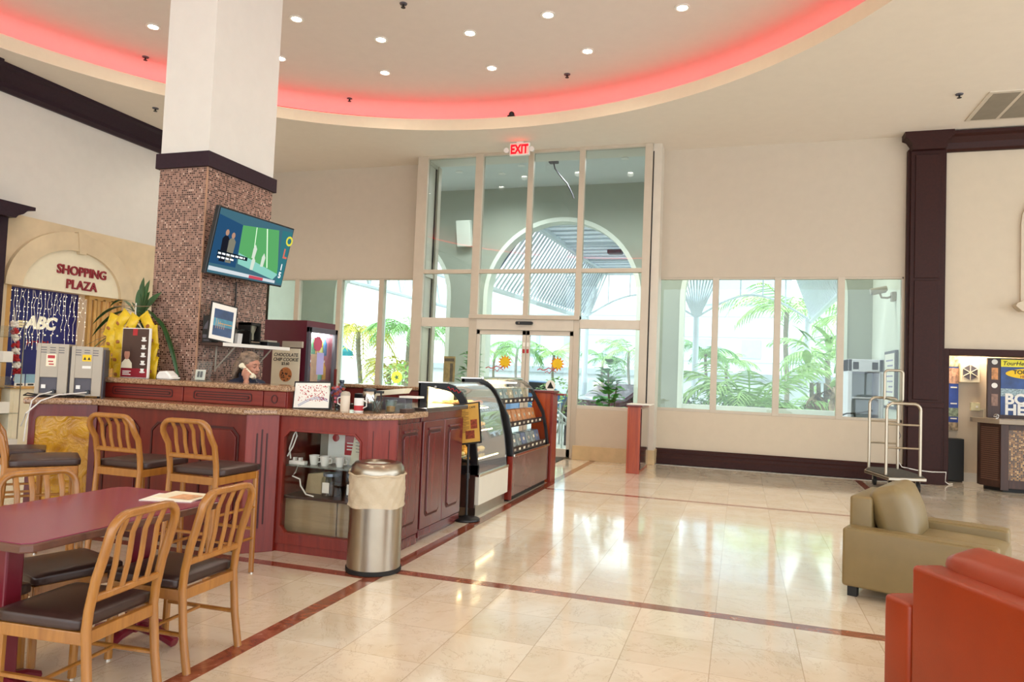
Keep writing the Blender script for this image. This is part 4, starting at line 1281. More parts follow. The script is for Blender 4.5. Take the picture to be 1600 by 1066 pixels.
# shelf unit at the very left edge
t = thing('glass_shelf_unit', 'glass display shelves with small goods at the left edge of the shop', 'shelf', (-9.7, 7.2, 0))
MB().box(-9.83, 7.05, .0, -9.53, 7.35, .25).build('base', 'wall', t)
for k_, z in enumerate((.6, .95, 1.3, 1.65)):
    MB().box(-9.83, 7.05, z, -9.53, 7.35, z + .012).build('shelf', 'glassc', t)
    MB().box(-9.73, 7.14, z + .012, -9.63, 7.28, z + .16).build('goods_box', 'teal%d' % k_ if False else ('acrylic' if k_ % 2 else 'paper'), t)
MB().box(-9.83, 7.05, .25, -9.82, 7.06, 1.9).box(-9.54, 7.34, .25, -9.53, 7.35, 1.9).build('upright', 'steel', t)

# ================================================================ THE CAFE BAR
def chamf(x0, y0, x1, y1, c):
    return [(x0 + c, y0), (x1 - c, y0), (x1, y0 + c), (x1, y1 - c), (x1 - c, y1), (x0 + c, y1), (x0, y1 - c), (x0, y0 + c)]
ZT0, ZT1 = 1.04, 1.09
UX, UY = math.cos(math.radians(40)), math.sin(math.radians(40))
A0 = Vector((-5.0, 4.52)); W0 = A0 - Vector((UX, UY)) * .47
nb = Vector((-UY, UX))                      # into the wing
# wing cabinet
t = thing('bar_wing_cabinet', 'angled cherry bar cabinet with amber film panel at the left end', 'cabinet', (-5.15, 4.4, 0))
B0, B1 = W0 + nb * .5, A0 + nb * .5
MB().prism([tuple(W0), tuple(A0), tuple(B1), tuple(B0)], 'z', .08, ZT0).build('carcass', 'cherryd', t, bevel=.004)
MB().prism([tuple(W0 + nb * .04), tuple(A0 + nb * .04), tuple(B1), tuple(B0)], 'z', 0, .08).build('plinth', 'cherryd', t)
WM = frame_m((W0.x, W0.y, 0), (UX, UY, 0), (0, 0, 1))
m = MB()
o_ = rrect(0, .08, .47, ZT0, .004); i_ = rrect(.045, .15, .425, .945, .035)
R = [m.v(WM @ Vector((p[0], p[1], d))) for d in (0, .014) for q in (o_, i_) for p in q]
n_ = len(o_)
for a in range(n_):
    b = (a + 1) % n_
    m._f([R[2 * n_ + a], R[2 * n_ + b], R[3 * n_ + b], R[3 * n_ + a]])
    m._f([R[n_ + a], R[n_ + b], R[3 * n_ + b], R[3 * n_ + a]])
    m._f([R[a], R[b], R[2 * n_ + b], R[2 * n_ + a]])
m.build('door_frame', 'cherryd', t)
MB().poly([WM @ Vector((p[0], p[1], .003)) for p in i_]).build('film_panel', 'yellowpanel', t)
# front bar
t = thing('bar_front_cabinet', 'cherry panelled bar front behind the two stools', 'cabinet', (-4.27, 4.7, 0))
MB().box(-5.0, 4.52, .08, -3.54, 5.0, ZT0).build('carcass', 'cherryd', t, bevel=.003)
MB().box(-5.0, 4.545, 0, -3.54, 5.0, .08).build('plinth', 'groove', t)
for k_ in range(3):
    x0 = -4.97 + k_ * .477
    MB().ring(chamf(x0 + .06, .18, x0 + .42, .94, .06), chamf(x0 + .075, .195, x0 + .405, .925, .055), 'y', 4.512, 4.522).build('panel_moulding', 'groove', t)
    MB().prism(chamf(x0 + .085, .205, x0 + .395, .915, .05), 'y', 4.508, 4.523).build('raised_panel', 'cherryd', t, bevel=.004)
# fluted corner
t = thing('fluted_corner_post', 'narrow angled cherry corner post with carved flutes beside the glass cabinet', 'post', (-3.45, 4.62, 0))
MB().prism([(-3.54, 4.52), (-3.375, 4.69), (-3.375, 5.0), (-3.54, 5.0)], 'z', 0, ZT0).build('body', 'cherry', t, bevel=.003)
CM = frame_m((-3.54, 4.52, 0), (.165, .17, 0), (0, 0, 1))
for k_ in range(3):
    x = .075 + .036 * k_
    m = MB()
    P_ = rrect(x, .18 + .03 * (k_ != 1), x + .013, .9 + .03 * (k_ == 1), .006, 3)
    V_ = [m.v(CM @ Vector((p[0], p[1], .0015))) for p in P_]
    m._f(V_); m.build('flute', 'groove', t)
# glass-fronted display cabinet
t = thing('glass_display_cabinet', 'cherry cabinet with clear chamfered window showing shelves of cups and jars', 'cabinet', (-3.0, 4.95, 0))
X0, X1, Y0, Y1 = -3.375, -2.62, 4.71, 5.35
o_ = chamf(X0, .06, X1, ZT0, .001); i_ = chamf(-3.33, .15, -2.675, .92, .05)
MB().ring(o_, i_, 'y', Y0, Y0 + .03).build('front_frame', 'cherry', t, bevel=.004)
MB().ring(chamf(-3.345, .135, -2.66, .935, .056), i_, 'y', Y0 - .008, Y0).build('frame_bead', 'cherry', t)
MB().box(X0, Y0 + .03, .0, X0 + .02, Y1, ZT0).box(X1 - .02, Y0 + .03, 0, X1, Y1, ZT0).box(X0, Y1 - .02, 0, X1, Y1, ZT0).box(X0, Y0 + .03, .06, X1, Y1, .14).box(X0, Y0 + .03, .94, X1, Y1, ZT0).build('carcass', 'cherryd', t)
MB().box(X0, Y0 + .01, 0, X1, Y1, .06).build('plinth', 'cherry', t)
MB().prism(i_, 'y', Y0 + .012, Y0 + .018).build('window_glass', 'glasscab', t)
MB().box(X0 + .02, Y0 + .06, .645, X1 - .02, Y1 - .02, .655).build('glass_shelf', glassmat('green_edge_glass', '#cfe3da', .1, .12), t)
MB().box(X0 + .02, Y0 + .05, .40, X1 - .02, Y1 - .02, .42).build('lower_shelf', 'kioskwood', t)
MB().box(X0 + .02, Y0 + .09, .14, -2.9, Y0 + .12, .40).box(-2.89, Y0 + .09, .14, X1 - .02, Y0 + .12, .40).build('floor_reflection_board', wood('reflected_floor_tan', '#8a7456', '#a58d68', 0, 5), t)  # tan boards paint the floor's reflection in the cabinet window
# things inside the display cabinet
def ithing(name, lb, cat, loc, grp=None): return thing(name, lb, cat, loc, 0, grp)
q = ithing('cardboard_box', 'white box with red label standing on the glass shelf in the cabinet', 'box', (-3.0, 5.1, .655))
MB().box(-3.14, 5.02, .655, -2.84, 5.16, .90).build('carton', 'paper', q, bevel=.003)
MB().box(-3.26, 5.10, .655, -3.15, 5.2, .88).build('side_flap', 'greymetal', q)
MB().box(-2.985, 5.016, .73, -2.845, 5.02, .895).build('red_label', 'red', q)
MB().prism([(-3.07 + .03 * math.cos(PI * i / 8), .86 + .03 * math.sin(PI * i / 8)) for i in range(16)], 'y', 5.016, 5.02).build('red_seal', 'red', q)
m = MB()
for i in range(3): m.box(-2.965, 5.014, .77 + .025 * i, -2.865, 5.016, .78 + .025 * i)
m.build('print_lines', 'paper', q)
q = ithing('price_sheet', 'cream printed sheet leaning on the glass shelf beside the red labelled box', 'paper', (-2.78, 4.96, .655))
MB().obox((-2.785, 4.965, .79), (.2, .004, .27), 0, -.12, .08).build('sheet', 'creampaper', q)
m = MB()
for i in range(7): m.obox((-2.805, 4.950 - .004 * i + .012, .74 + .025 * i), (.09, .002, .004), 0, -.12, .08)
m.build('print_lines', 'greydk', q)
MB().obox((-2.72, 4.955, .86), (.04, .003, .06), 0, -.12, .08).build('yellow_picture', 'sunyel', q)
MB().obox((-2.73, 4.937, .72), (.05, .003, .03), 0, -.12, .08).build('red_picture', 'red', q)
for i, (x, y) in enumerate(((-3.17, 4.88), (-3.06, 4.86), (-2.93, 4.87))):
    q = ithing('espresso_cup', ['left', 'middle', 'right'][i] + ' small white cup of three on the glass shelf in the cabinet', 'cup', (x, y, .655), 'cups on the glass shelf')
    MB().lathe([(.026, 0), (.03, .01), (.04, .075), (.036, .075), (.027, .012), (.001, .012)], (x, y, .655), 18).build('cup', 'whitep', q, smooth=True)
    MB().tube([(x + .038, y, .715), (x + .06, y, .71), (x + .058, y, .68), (x + .033, y, .675)], .005, 6).build('handle', 'whitep', q)
q = ithing('power_strip', 'white power strip with plugs lying at the left of the glass shelf', 'power strip', (-3.27, 4.82, .655))
MB().box(-3.34, 4.79, .655, -3.20, 4.84, .685).build('body', 'whitep', q, bevel=.006)
MB().box(-3.31, 4.80, .685, -3.29, 4.83, .71).box(-3.26, 4.80, .685, -3.24, 4.83, .71).build('plug', 'whitep', q)
MB().tube([(-3.33, 4.80, .70), (-3.325, 4.77, .78), (-3.29, 4.765, .88), (-3.27, 4.765, .92), (-3.26, 4.765, .88), (-3.29, 4.765, .80), (-3.34, 4.77, .72)], .006, 6).build('cord', 'whitep', q, smooth=True)
MB().tube([(-3.25, 4.8, .68), (-3.26, 4.77, .60), (-3.29, 4.775, .57), (-3.22, 4.775, .55), (-3.21, 4.775, .50), (-3.16, 4.775, .44), (-3.1, 4.79, .425)], .006, 6).build('cord', 'whitep', q, smooth=True)
for i, (x, y) in enumerate(((-3.03, 4.92), (-2.82, 4.93))):
    q = ithing('glass_jar', ('left' if i == 0 else 'right') + ' lidded glass jar with dark contents on the lower cabinet shelf', 'jar', (x, y, .42), 'jars on the lower shelf')
    MB().lathe([(.07, 0), (.078, .01), (.078, .13), (.06, .15)], (x, y, .42), 20).build('jar', 'glassc', q, smooth=True)
    MB().lathe([(.001, .004), (.07, .004), (.072, .09 + .02 * i), (.001, .095 + .02 * i)], (x, y, .42), 16).build('contents', 'brown', q)
    MB().lathe([(.06, .15), (.066, .155), (.066, .175), (.001, .18)], (x, y, .42), 20).build('lid', pmat('grey_blue_lid_%d' % i, '#8d97a6', .3, metal=.5), q)
    MB().box(x - .03, y - .081, .45, x + .03, y - .078, .53).build('label_patch', 'paper', q)
q = ithing('paper_bag', 'folded brown paper bag left of the jars in the cabinet', 'bag', (-3.18, 4.97, .42))
MB().prism([(-3.27, .42), (-3.10, .42), (-3.09, .56), (-3.11, .59), (-3.25, .57)], 'y', 4.93, 5.02).build('bag', pmat('kraft_paper', '#bda57f', .8, bump=.3, bs=30), q)
# corner post between front and side
t = thing('corner_post', 'narrow flat cherry corner panel behind the steel bin', 'post', (-2.56, 4.88, 0))
MB().prism([(X1, 4.715), (-2.505, 4.97), (-2.505, 4.978), (X1, 4.978)], 'z', 0, ZT0).build('body', 'cherry', t, bevel=.003)
CM = frame_m((X1, 4.715, 0), (.115, .255, 0), (0, 0, 1))
m = MB()
for k_ in range(2):
    V_ = [m.v(CM @ Vector((p[0], p[1], .0015))) for p in rrect(.05 + .15 * k_, .2, .056 + .15 * k_, .96, .002, 1)]
    m._f(V_)
m.build('groove', 'groove', t)
# side cabinets
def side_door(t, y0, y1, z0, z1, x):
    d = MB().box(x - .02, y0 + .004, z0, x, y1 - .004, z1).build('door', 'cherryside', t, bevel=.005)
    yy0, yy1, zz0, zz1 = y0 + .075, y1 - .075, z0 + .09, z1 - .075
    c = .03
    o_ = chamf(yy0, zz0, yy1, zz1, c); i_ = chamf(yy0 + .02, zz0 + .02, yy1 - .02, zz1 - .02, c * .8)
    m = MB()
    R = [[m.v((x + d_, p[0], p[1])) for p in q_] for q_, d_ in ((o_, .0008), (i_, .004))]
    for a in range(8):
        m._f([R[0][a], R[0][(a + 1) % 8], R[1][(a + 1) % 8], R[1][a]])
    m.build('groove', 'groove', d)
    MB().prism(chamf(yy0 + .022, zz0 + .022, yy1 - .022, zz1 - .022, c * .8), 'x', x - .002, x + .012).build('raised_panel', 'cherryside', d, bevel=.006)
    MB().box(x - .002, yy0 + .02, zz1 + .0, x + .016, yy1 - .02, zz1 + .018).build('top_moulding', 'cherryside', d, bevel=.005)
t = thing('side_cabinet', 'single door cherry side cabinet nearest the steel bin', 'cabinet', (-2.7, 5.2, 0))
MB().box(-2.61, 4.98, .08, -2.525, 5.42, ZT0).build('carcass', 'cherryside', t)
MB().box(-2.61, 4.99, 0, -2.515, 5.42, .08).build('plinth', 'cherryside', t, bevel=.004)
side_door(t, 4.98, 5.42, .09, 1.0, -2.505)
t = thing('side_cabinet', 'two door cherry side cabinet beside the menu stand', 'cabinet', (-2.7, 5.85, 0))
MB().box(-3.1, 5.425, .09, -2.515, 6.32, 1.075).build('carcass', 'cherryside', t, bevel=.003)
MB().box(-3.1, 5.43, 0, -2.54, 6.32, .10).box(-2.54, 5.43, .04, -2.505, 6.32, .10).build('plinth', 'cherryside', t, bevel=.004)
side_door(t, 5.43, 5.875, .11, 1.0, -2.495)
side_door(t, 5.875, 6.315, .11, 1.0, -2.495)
t = tag(MB().prism([(-3.2, 5.40), (-2.46, 5.40), (-2.46, 6.34), (-3.2, 6.34)], 'z', 1.075, 1.115).build('serving_top', 'darkgranite', None, bevel=.008), 'dark polished serving top over the side cabinets', 'worktop')
# granite worktop
e = .05
pts = [tuple(W0 - nb * e - Vector((UX, UY)) * .04), (-5.0, 4.52 - e - .01), (-3.53, 4.52 - e), (-3.365, 4.645), (-2.61, 4.655), (-2.45, 4.96), (-2.45, 5.42), (-2.95, 5.42), (-2.95, 5.07), (-5.2, 5.07), tuple(B0 - Vector((UX, UY)) * .04)]
t = tag(MB().prism(pts, 'z', ZT0, ZT1).build('granite_worktop', 'granite', None, bevel=.014), 'brown speckled granite worktop running round the bar', 'worktop')
# raised service ledge
t = thing('raised_ledge', 'raised cherry ledge with drawer-like panels on the bar', 'ledge', (-4.3, 4.9, ZT1))
MB().box(-5.22, 4.76, ZT1, -3.36, 5.06, 1.218).build('carcass', 'cherryh', t, bevel=.003)
for a, b in ((-5.2, -4.36), (-4.35, -3.58), (-3.57, -3.37)):
    d = MB().box(a, 4.748, ZT1 + .006, b, 4.762, 1.214).build('panel', 'cherryh', t, bevel=.003)
    if b - a > .3:
        MB().ring(rrect(a + .10, ZT1 + .03, b - .10, 1.19, .02, 3), rrect(a + .11, ZT1 + .04, b - .11, 1.18, .014, 3), 'y', 4.744, 4.75).build('routed_line', 'groove', d)
        MB().ring(rrect(a + .125, ZT1 + .05, b - .125, 1.17, .012, 3), rrect(a + .135, ZT1 + .06, b - .135, 1.16, .01, 3), 'y', 4.744, 4.75).build('routed_line', 'groove', d)
    else:
        MB().ring([(a + .1 + .03 * math.cos(PI * i / 8), 1.155 + .035 * math.sin(PI * i / 8)) for i in range(16)], [(a + .1 + .022 * math.cos(PI * i / 8), 1.155 + .026 * math.sin(PI * i / 8)) for i in range(16)], 'y', 4.744, 4.75).build('carved_ring', 'groove', d)
tag(MB().prism([(-5.25, 4.72), (-3.33, 4.72), (-3.33, 5.09), (-5.25, 5.09)], 'z', 1.218, 1.262).build('granite_ledge_top', 'granite', None, bevel=.014), 'granite top of the raised ledge on the bar', 'worktop')
# rear raised wall of the cafe
t = thing('rear_bar_wall', 'plum red raised bar wall with granite cap behind the coffee jug', 'ledge', (-4.0, 7.65, 0))
MB().box(-4.56, 7.55, 0, -3.3, 7.85, 1.19).build('carcass', 'cherryd', t)
MB().box(-4.56, 7.535, 1.0, -3.72, 7.55, 1.18).box(-3.70, 7.535, 1.0, -3.3, 7.55, 1.18).build('panel', 'cherryd', t, bevel=.003)
MB().box(-4.6, 7.5, 1.19, -3.28, 7.9, 1.23).build('granite_cap', 'granite', t, bevel=.01)

# ---------------------------------------------------------------- on the bar
for i, off in enumerate((.0, .245)):
    t = thing('beverage_machine', ('left' if i == 0 else 'right') + ' grey metal machine seen from behind on the granite bar, ' + ('with cream sticker' if i == 0 else 'with yellow warning sticker'), 'machine', (W0.x + UX * (off + .12), W0.y + UY * (off + .12), ZT1), 0, 'grey machines on the bar')
    O_ = W0 + Vector((UX, UY)) * (off - .005) + nb * .12
    BM = frame_m((O_.x, O_.y, ZT1), (UX, UY, 0), (0, 0, 1))
    h = .435 - .012 * i
    def b3(m, x0, y0, z0, x1, y1, z1): return m.box(x0, y0, z0, x1, y1, z1, BM)
    m = MB()
    b3(m, 0, .012, -.34, .225, h, -.02)
    b3(m, 0, .012, -.02, .03, h, 0); b3(m, .155, .012, -.02, .225, h, 0); b3(m, .03, .16, -.02, .155, h, 0); b3(m, .03, .012, -.02, .155, .03, 0)
    m.build('casing', 'greymetal', t, bevel=.003)
    b3(MB(), .03, .03, -.019, .155, .16, -.017).build('recess', 'greydk', t)
    m = MB(); b3(m, .225, .0, -.3, .238, h - .02, -.04)  # dark strip painted in for the shaded gap between the machines
    m.build('gap_shade_strip', 'greydk', t)
    for r_ in range(3):
        for k_ in range(3):
            m = MB(); b3(m, .03 + .062 * k_, h - .035 - .02 * r_, -.002, .07 + .062 * k_, h - .029 - .02 * r_, .0015)
            m.build('louvre', 'greydk', t)
    m = MB()
    if i == 0: b3(m, .07, .25, 0, .14, .35, .002)
    else: b3(m, .08, .30, 0, .145, .355, .002)
    s_ = m.build('sticker', 'creampaper' if i == 0 else 'sunyel', t)
    m = MB()
    if i == 0:
        b3(m, .08, .315, .002, .13, .34, .003); b3(m, .085, .285, .002, .12, .295, .003); b3(m, .09, .262, .002, .125, .272, .003)
        m.build('print', 'red', s_)
    else:
        for k_ in range(2):
            V_ = [m.v(BM @ Vector(p)) for p in ((.087 + .03 * k_, .312, .003), (.109 + .03 * k_, .312, .003), (.098 + .03 * k_, .338, .003))]
            m._f(V_)
        m.build('warning_triangles', 'dark', s_)
        m = MB(); b3(m, .082, .24, 0, .145, .262, .002); m.build('rating_plate', 'paper', t)
    m = MB(); b3(m, .045, .07, -.017, .075, .1, -.004); m.build('socket', 'whitep', t)
    m = MB(); m.cyl(BM @ Vector((.13, .045, -.015)), BM @ Vector((.13, .045, .03)), .018); m.build('plug', 'blackp', t)
    for (sx, sz) in ((.01, -.03), (.2, -.03), (.01, -.32), (.2, -.32)):
        m = MB(); m.cyl(BM @ Vector((sx + .01, 0, sz)), BM @ Vector((sx + .01, .013, sz)), .012); m.build('foot', 'rubber', t)
    pl_ = BM @ Vector((.13, .045, .03))
    if i == 0:
        P_ = [pl_, BM @ Vector((.09, .03, .05)), BM @ Vector((.06, .02, .12)), BM @ Vector((.035, -.02, .21)), BM @ Vector((.01, -.18, .22)), BM @ Vector((.0, -.34, .215))]
    else:
        P_ = [pl_, BM @ Vector((.06, .035, .06)), BM @ Vector((-.05, .025, .13)), BM @ Vector((-.15, -.02, .21)), BM @ Vector((-.24, -.12, .225)), BM @ Vector((-.27, -.22, .22))]
    MB().tube(P_, .0055, 6).build('cable', 'whitep', t, smooth=True)
    MB().tube([BM @ Vector((.10, .012, .01)), BM @ Vector((.03, .02, .05)), BM @ Vector((-.03, .03, .06)), BM @ Vector((-.06, .012, .04)), BM @ Vector((-.02, .01, .02)), BM @ Vector((.12, .01, .02))], .006, 6).build('black_cable', 'blackp', t, smooth=True)

# coffee poster box
t = thing('coffee_poster', 'upright brown and red coffee poster with portrait and cups on the ledge', 'poster', (-5.0, 4.86, 1.262))
MB().box(-5.15, 4.86, 1.262, -4.85, 4.885, 1.695).build('board', 'paper', t, bevel=.004)
MB().box(-5.142, 4.857, 1.345, -4.858, 4.86, 1.688).build('brown_field', 'brown', t)
MB().box(-5.142, 4.857, 1.268, -4.858, 4.86, 1.345).build('red_field', 'redletter', t)
MB().box(-5.03, 4.855, 1.63, -4.98, 4.857, 1.688).build('red_tab', 'red', t)
for k_ in range(5):
    z = 1.315 + .068 * k_
    MB().prism([(-4.905 + .03 * math.cos(PI * i / 8), z + .008 * math.sin(PI * i / 8)) for i in range(16)], 'y', 4.855, 4.857).build('saucer', 'whitep', t)
    MB().prism([(-4.925, z + .03), (-4.885, z + .03), (-4.892, z + .004), (-4.918, z + .004)], 'y', 4.853, 4.855).build('cup_picture', 'paper', t)
MB().prism([(-5.14, 1.346), (-5.02, 1.346), (-5.025, 1.39), (-5.06, 1.425), (-5.10, 1.425), (-5.135, 1.39)], 'y', 4.8553, 4.857).build('portrait_blouse', 'creampaper', t)
MB().prism([(-5.08 + .03 * math.cos(PI * i / 8), 1.465 + .045 * math.sin(PI * i / 8)) for i in range(16)], 'y', 4.854, 4.8555).build('portrait_face', 'skin', t)
MB().prism([(-5.075 + .037 * math.cos(PI * i / 8), 1.49 + .04 * math.sin(PI * i / 8)) for i in range(9)], 'y', 4.8535, 4.854).build('portrait_hair', 'brown', t)
m = MB()
for i in range(3): m.box(-5.12, 4.855, 1.315 - .014 * i, -5.03 - .02 * (i % 2), 4.857, 1.322 - .014 * i)
m.build('print_lines', 'paper', t)
# yellow snack bags on a stand
t = thing('bag_stand', 'wire stand behind the coffee poster carrying the yellow bags', 'stand', (-5.15, 5.06, 1.262))
m = MB().cyl((-5.2, 5.03, 1.262), (-5.2, 5.03, 1.27), .07).tube([(-5.2, 5.03, 1.265), (-5.2, 5.03, 1.93)], .008, 6)
for k_ in range(4):
    z = 1.9 - .15 * k_
    m.tube([(-5.45, 5.02, z), (-4.93, 5.02, z)], .004, 5)
m.build('frame', 'steel', t)
rs = random.Random(12)
bags = [(-5.42, 1.72, .35), (-5.30, 1.76, .7), (-5.18, 1.72, .5), (-5.00, 1.74, -.6), (-5.41, 1.58, .1), (-5.30, 1.60, -.1), (-5.2, 1.6, .1), (-4.93, 1.62, -.15), (-5.44, 1.43, -.15), (-5.33, 1.44, .1), (-5.20, 1.45, 0), (-4.93, 1.47, .2), (-5.31, 1.31, .1), (-4.92, 1.35, .1)]
bw = ['hanging high at the left', 'slanting at the top', 'at the top middle', 'at the top right beside the poster', 'in the second row, far left', 'in the second row, second from left', 'in the second row beside the poster', 'in the second row right of the poster', 'in the third row, far left', 'in the third row, second from left', 'in the third row against the poster', 'in the third row right of the poster', 'lowest at the left of the poster', 'lowest at the right of the poster']
for i, (x, z, a) in enumerate(bags):
    t = thing('snack_bag', 'crinkled yellow bag %s on the stand' % bw[i], 'bag', (x, 4.99, z), 0, 'yellow bags on the wire stand')
    R4 = Matrix.Translation((x, 4.985 - .006 * (i % 3), z)) @ Matrix.Rotation(a, 4, 'Y')
    m = MB().cushion(-.052, -.005, -.09, .052, .005, .09, .022, 6, R4)
    m.box(-.054, -.003, .088, .054, .003, .108, R4).box(-.054, -.003, -.108, .054, .003, -.088, R4)
    m.build('bag', 'yellow', t, smooth=True)
    MB().cushion(-.03, -.012, -.05, .03, -.006, .0, .022, 4, R4).build('brown_picture', pmat('brown_print_bag', '#a0632a', .4, var=.3, vs=40), t)
# strappy plant behind
t = thing('potted_plant', 'dark strappy potted plant rising behind the yellow bags', 'plant', (-5.52, 5.5, 0))
MB().lathe([(.11, 0), (.13, .02), (.16, .32), (.14, .32), (.001, .29)], (-5.52, 5.5, 1.0), 18).box(-5.72, 5.32, 0, -5.32, 5.7, 1.0).build('pot_on_stand', 'pot', t)
m = MB(); rs = random.Random(3)
for i in range(34):
    a = rs.uniform(0, 6.28)
    el = rs.uniform(.1, 1.5)
    leaf(m, (-5.52 + .04 * math.cos(a), 5.5, 1.3 + .42 * rs.random()), (.6 * math.cos(a) - .45, -.5 + .6 * math.sin(a), el), (0, 0, 1), rs.uniform(.35, .62), rs.uniform(.05, .085), rs.uniform(.2, .9), 7)
for (dx, dz, L_) in ((.28, 1.3, .48), (.1, 1.6, .5), (-.1, 1.6, .35), (.5, .7, .42), (.4, 1.2, .35)):
    leaf(m, (-5.24, 5.11, 1.80), (dx, .0, dz), (0, -1, .2), L_, .07, .25, 7)
for (dx, dz, L_) in ((-.9, .5, .5), (-1, .2, .45), (.9, .4, .4), (-.6, .9, .45), (1, .1, .3)):
    leaf(m, (-5.32, 5.13, 1.86), (dx, -.1, dz), (0, 0, 1), L_, .06, .75, 7)
leaf(m, (-5.02, 5.11, 1.80), (.5, 0, -.4), (0, -1, .3), .42, .045, 1.1, 7)
m.build('leaves', 'leafd', t)
# white card reader, acrylic holder
t = thing('white_card_reader', 'small white rounded device on the ledge before the column', 'device', (-4.68, 4.9, 1.262))
MB().prism([(-4.76, 1.262), (-4.60, 1.262), (-4.61, 1.30), (-4.66, 1.335), (-4.73, 1.33), (-4.755, 1.30)], 'y', 4.86, 4.96).build('shell', 'whitep', t, bevel=.012, smooth=True)
MB().box(-4.615, 4.87, 1.27, -4.585, 4.95, 1.285).build('paper_slip', 'paper', t)
t = thing('acrylic_holder', 'clear acrylic leaflet holder on the ledge right of the white device', 'holder', (-4.32, 4.9, 1.262))
MB().obox((-4.32, 4.93, 1.345), (.15, .006, .17), 0, -.15).obox((-4.32, 4.87, 1.31), (.13, .005, .09), 0, -.1).box(-4.39, 4.86, 1.262, -4.25, 4.94, 1.27).build('holder', 'acrylic', t)
MB().obox((-4.32, 4.89, 1.315), (.10, .004, .085), 0, -.12).build('leaflets', 'paper', t)
m = MB()
for i in range(2): m.obox((-4.335 + .03 * i, 4.884, 1.32), (.02, .003, .05), 0, -.12)
m.build('print', 'greydk', t)

# shelf on the column and its things
SZ = 1.6
t = thing('wall_shelf', 'white edged shelf bracketed to the mosaic column', 'shelf', (-4.5, 5.7, SZ))
MB().box(-4.62, 5.2, SZ - .025, -4.37, 6.17, SZ).build('board', 'kioskwood', t, bevel=.002)
MB().box(-4.37, 5.2, SZ - .028, -4.36, 6.17, SZ + .003).build('white_edge', 'paper', t)
for y in (5.42, 5.95):
    MB().tube([(-4.625, y, SZ - .24), (-4.42, y, SZ - .03)], .008, 6).tube([(-4.625, y, SZ - .02), (-4.625, y, SZ - .26)], .008, 6).build('bracket', 'greymetal', t)
t = thing('framed_picture', 'black framed blue night bridge picture leaning on the shelf', 'picture', (-4.5, 5.4, SZ))
FR = Matrix.Translation((-4.42, 5.245, SZ + .180)) @ Matrix.Rotation(-.16, 4, 'X') @ Matrix.Rotation(-.06, 4, 'Y') @ Matrix.Rotation(-.30, 4, 'Z')
MB().box(-.012, -.135, -.175, .0, .135, .175, FR).build('frame', 'dark', t, bevel=.003)
MB().box(0, -.122, -.162, .002, .122, .162, FR).build('mount', 'paper', t)
MB().box(.002, -.095, -.125, .003, .095, .115, FR).build('picture', pmat('night_blue', '#2c4468', .3, var=.4, vs=7), t)
MB().box(.003, -.095, -.04, .0035, .095, .03, FR).build('picture_water', pmat('teal_glow', '#4b8fa6', .3, var=.4, vs=9), t)
m = MB()
for k_ in range(5): m.box(.0035, -.07 + .02 * k_, -.06, .004, -.066 + .02 * k_, .03 - .012 * k_, FR)
m.box(.0035, -.05, -.015, .004, .09, -.008, FR)
m.build('picture_bridge', 'gold', t)
t = thing('black_statuette_box', 'black box with pale printed figure at the left end of the shelf', 'box', (-4.55, 5.21, SZ))
MB().box(-4.60, 5.20, SZ, -4.50, 5.29, SZ + .24).build('carton', 'dark', t, bevel=.003)
m = MB().prism([(-4.59, SZ + .12), (-4.52, SZ + .12), (-4.54, SZ + .2), (-4.57, SZ + .16)], 'y', 5.196, 5.20)
m.box(-4.59, 5.196, SZ + .04, -4.51, 5.20, SZ + .07).box(-4.58, 5.196, SZ + .015, -4.52, 5.20, SZ + .025)
m.build('printed_figure', 'greydk', t)
t = thing('small_potted_plant', 'little plant with dark leaves in a white square pot on the shelf', 'plant', (-4.46, 5.490, SZ))
MB().prism([(-4.49, SZ), (-4.43, SZ), (-4.42, SZ + .10), (-4.50, SZ + .10)], 'y', 5.460, 5.520).build('pot', 'whitep', t, bevel=.003)
m = MB(); rs = random.Random(8)
for i in range(14):
    a = rs.uniform(0, 6.150)
    leaf(m, (-4.46, 5.490, SZ + .09), (math.cos(a), math.sin(a), 1.1), (0, 0, 1), rs.uniform(.12, .2), .035, .5, 5)
m.build('leaves', pmat('black_green_leaf', '#2a3230', .5, var=.3), t)
t = thing('steel_coffee_grinder', 'dark framed steel machine with hourglass front on the shelf', 'machine', (-4.46, 5.700, SZ))
MB().box(-4.56, 5.620, SZ, -4.42, 5.780, SZ + .02).box(-4.56, 5.620, SZ + .19, -4.42, 5.780, SZ + .215).box(-4.56, 5.620, SZ, -4.42, 5.635, SZ + .215).box(-4.56, 5.765, SZ, -4.42, 5.780, SZ + .215).build('frame', 'dark', t)
MB().prism([(5.640, SZ + .19), (5.760, SZ + .19), (5.715, SZ + .11), (5.715, SZ + .05), (5.685, SZ + .05), (5.685, SZ + .11)], 'x', -4.5, -4.45).build('hopper', 'steel', t)
MB().box(-4.54, 5.640, SZ + .02, -4.53, 5.760, SZ + .19).build('back', 'paper', t)
MB().tube([(-4.42, 5.640, SZ + .03), (-4.42, 5.760, SZ + .03)], .006, 6).build('rail', 'chrome', t)
t = thing('black_tray', 'flat black plastic tray at the right end of the shelf', 'tray', (-4.45, 5.940, SZ))
MB().box(-4.58, 5.840, SZ, -4.38, 6.030, SZ + .045).build('tray', 'blackp', t, bevel=.006)
MB().box(-4.56, 5.860, SZ + .045, -4.4, 6.010, SZ + .06).build('papers', 'greymetal', t)

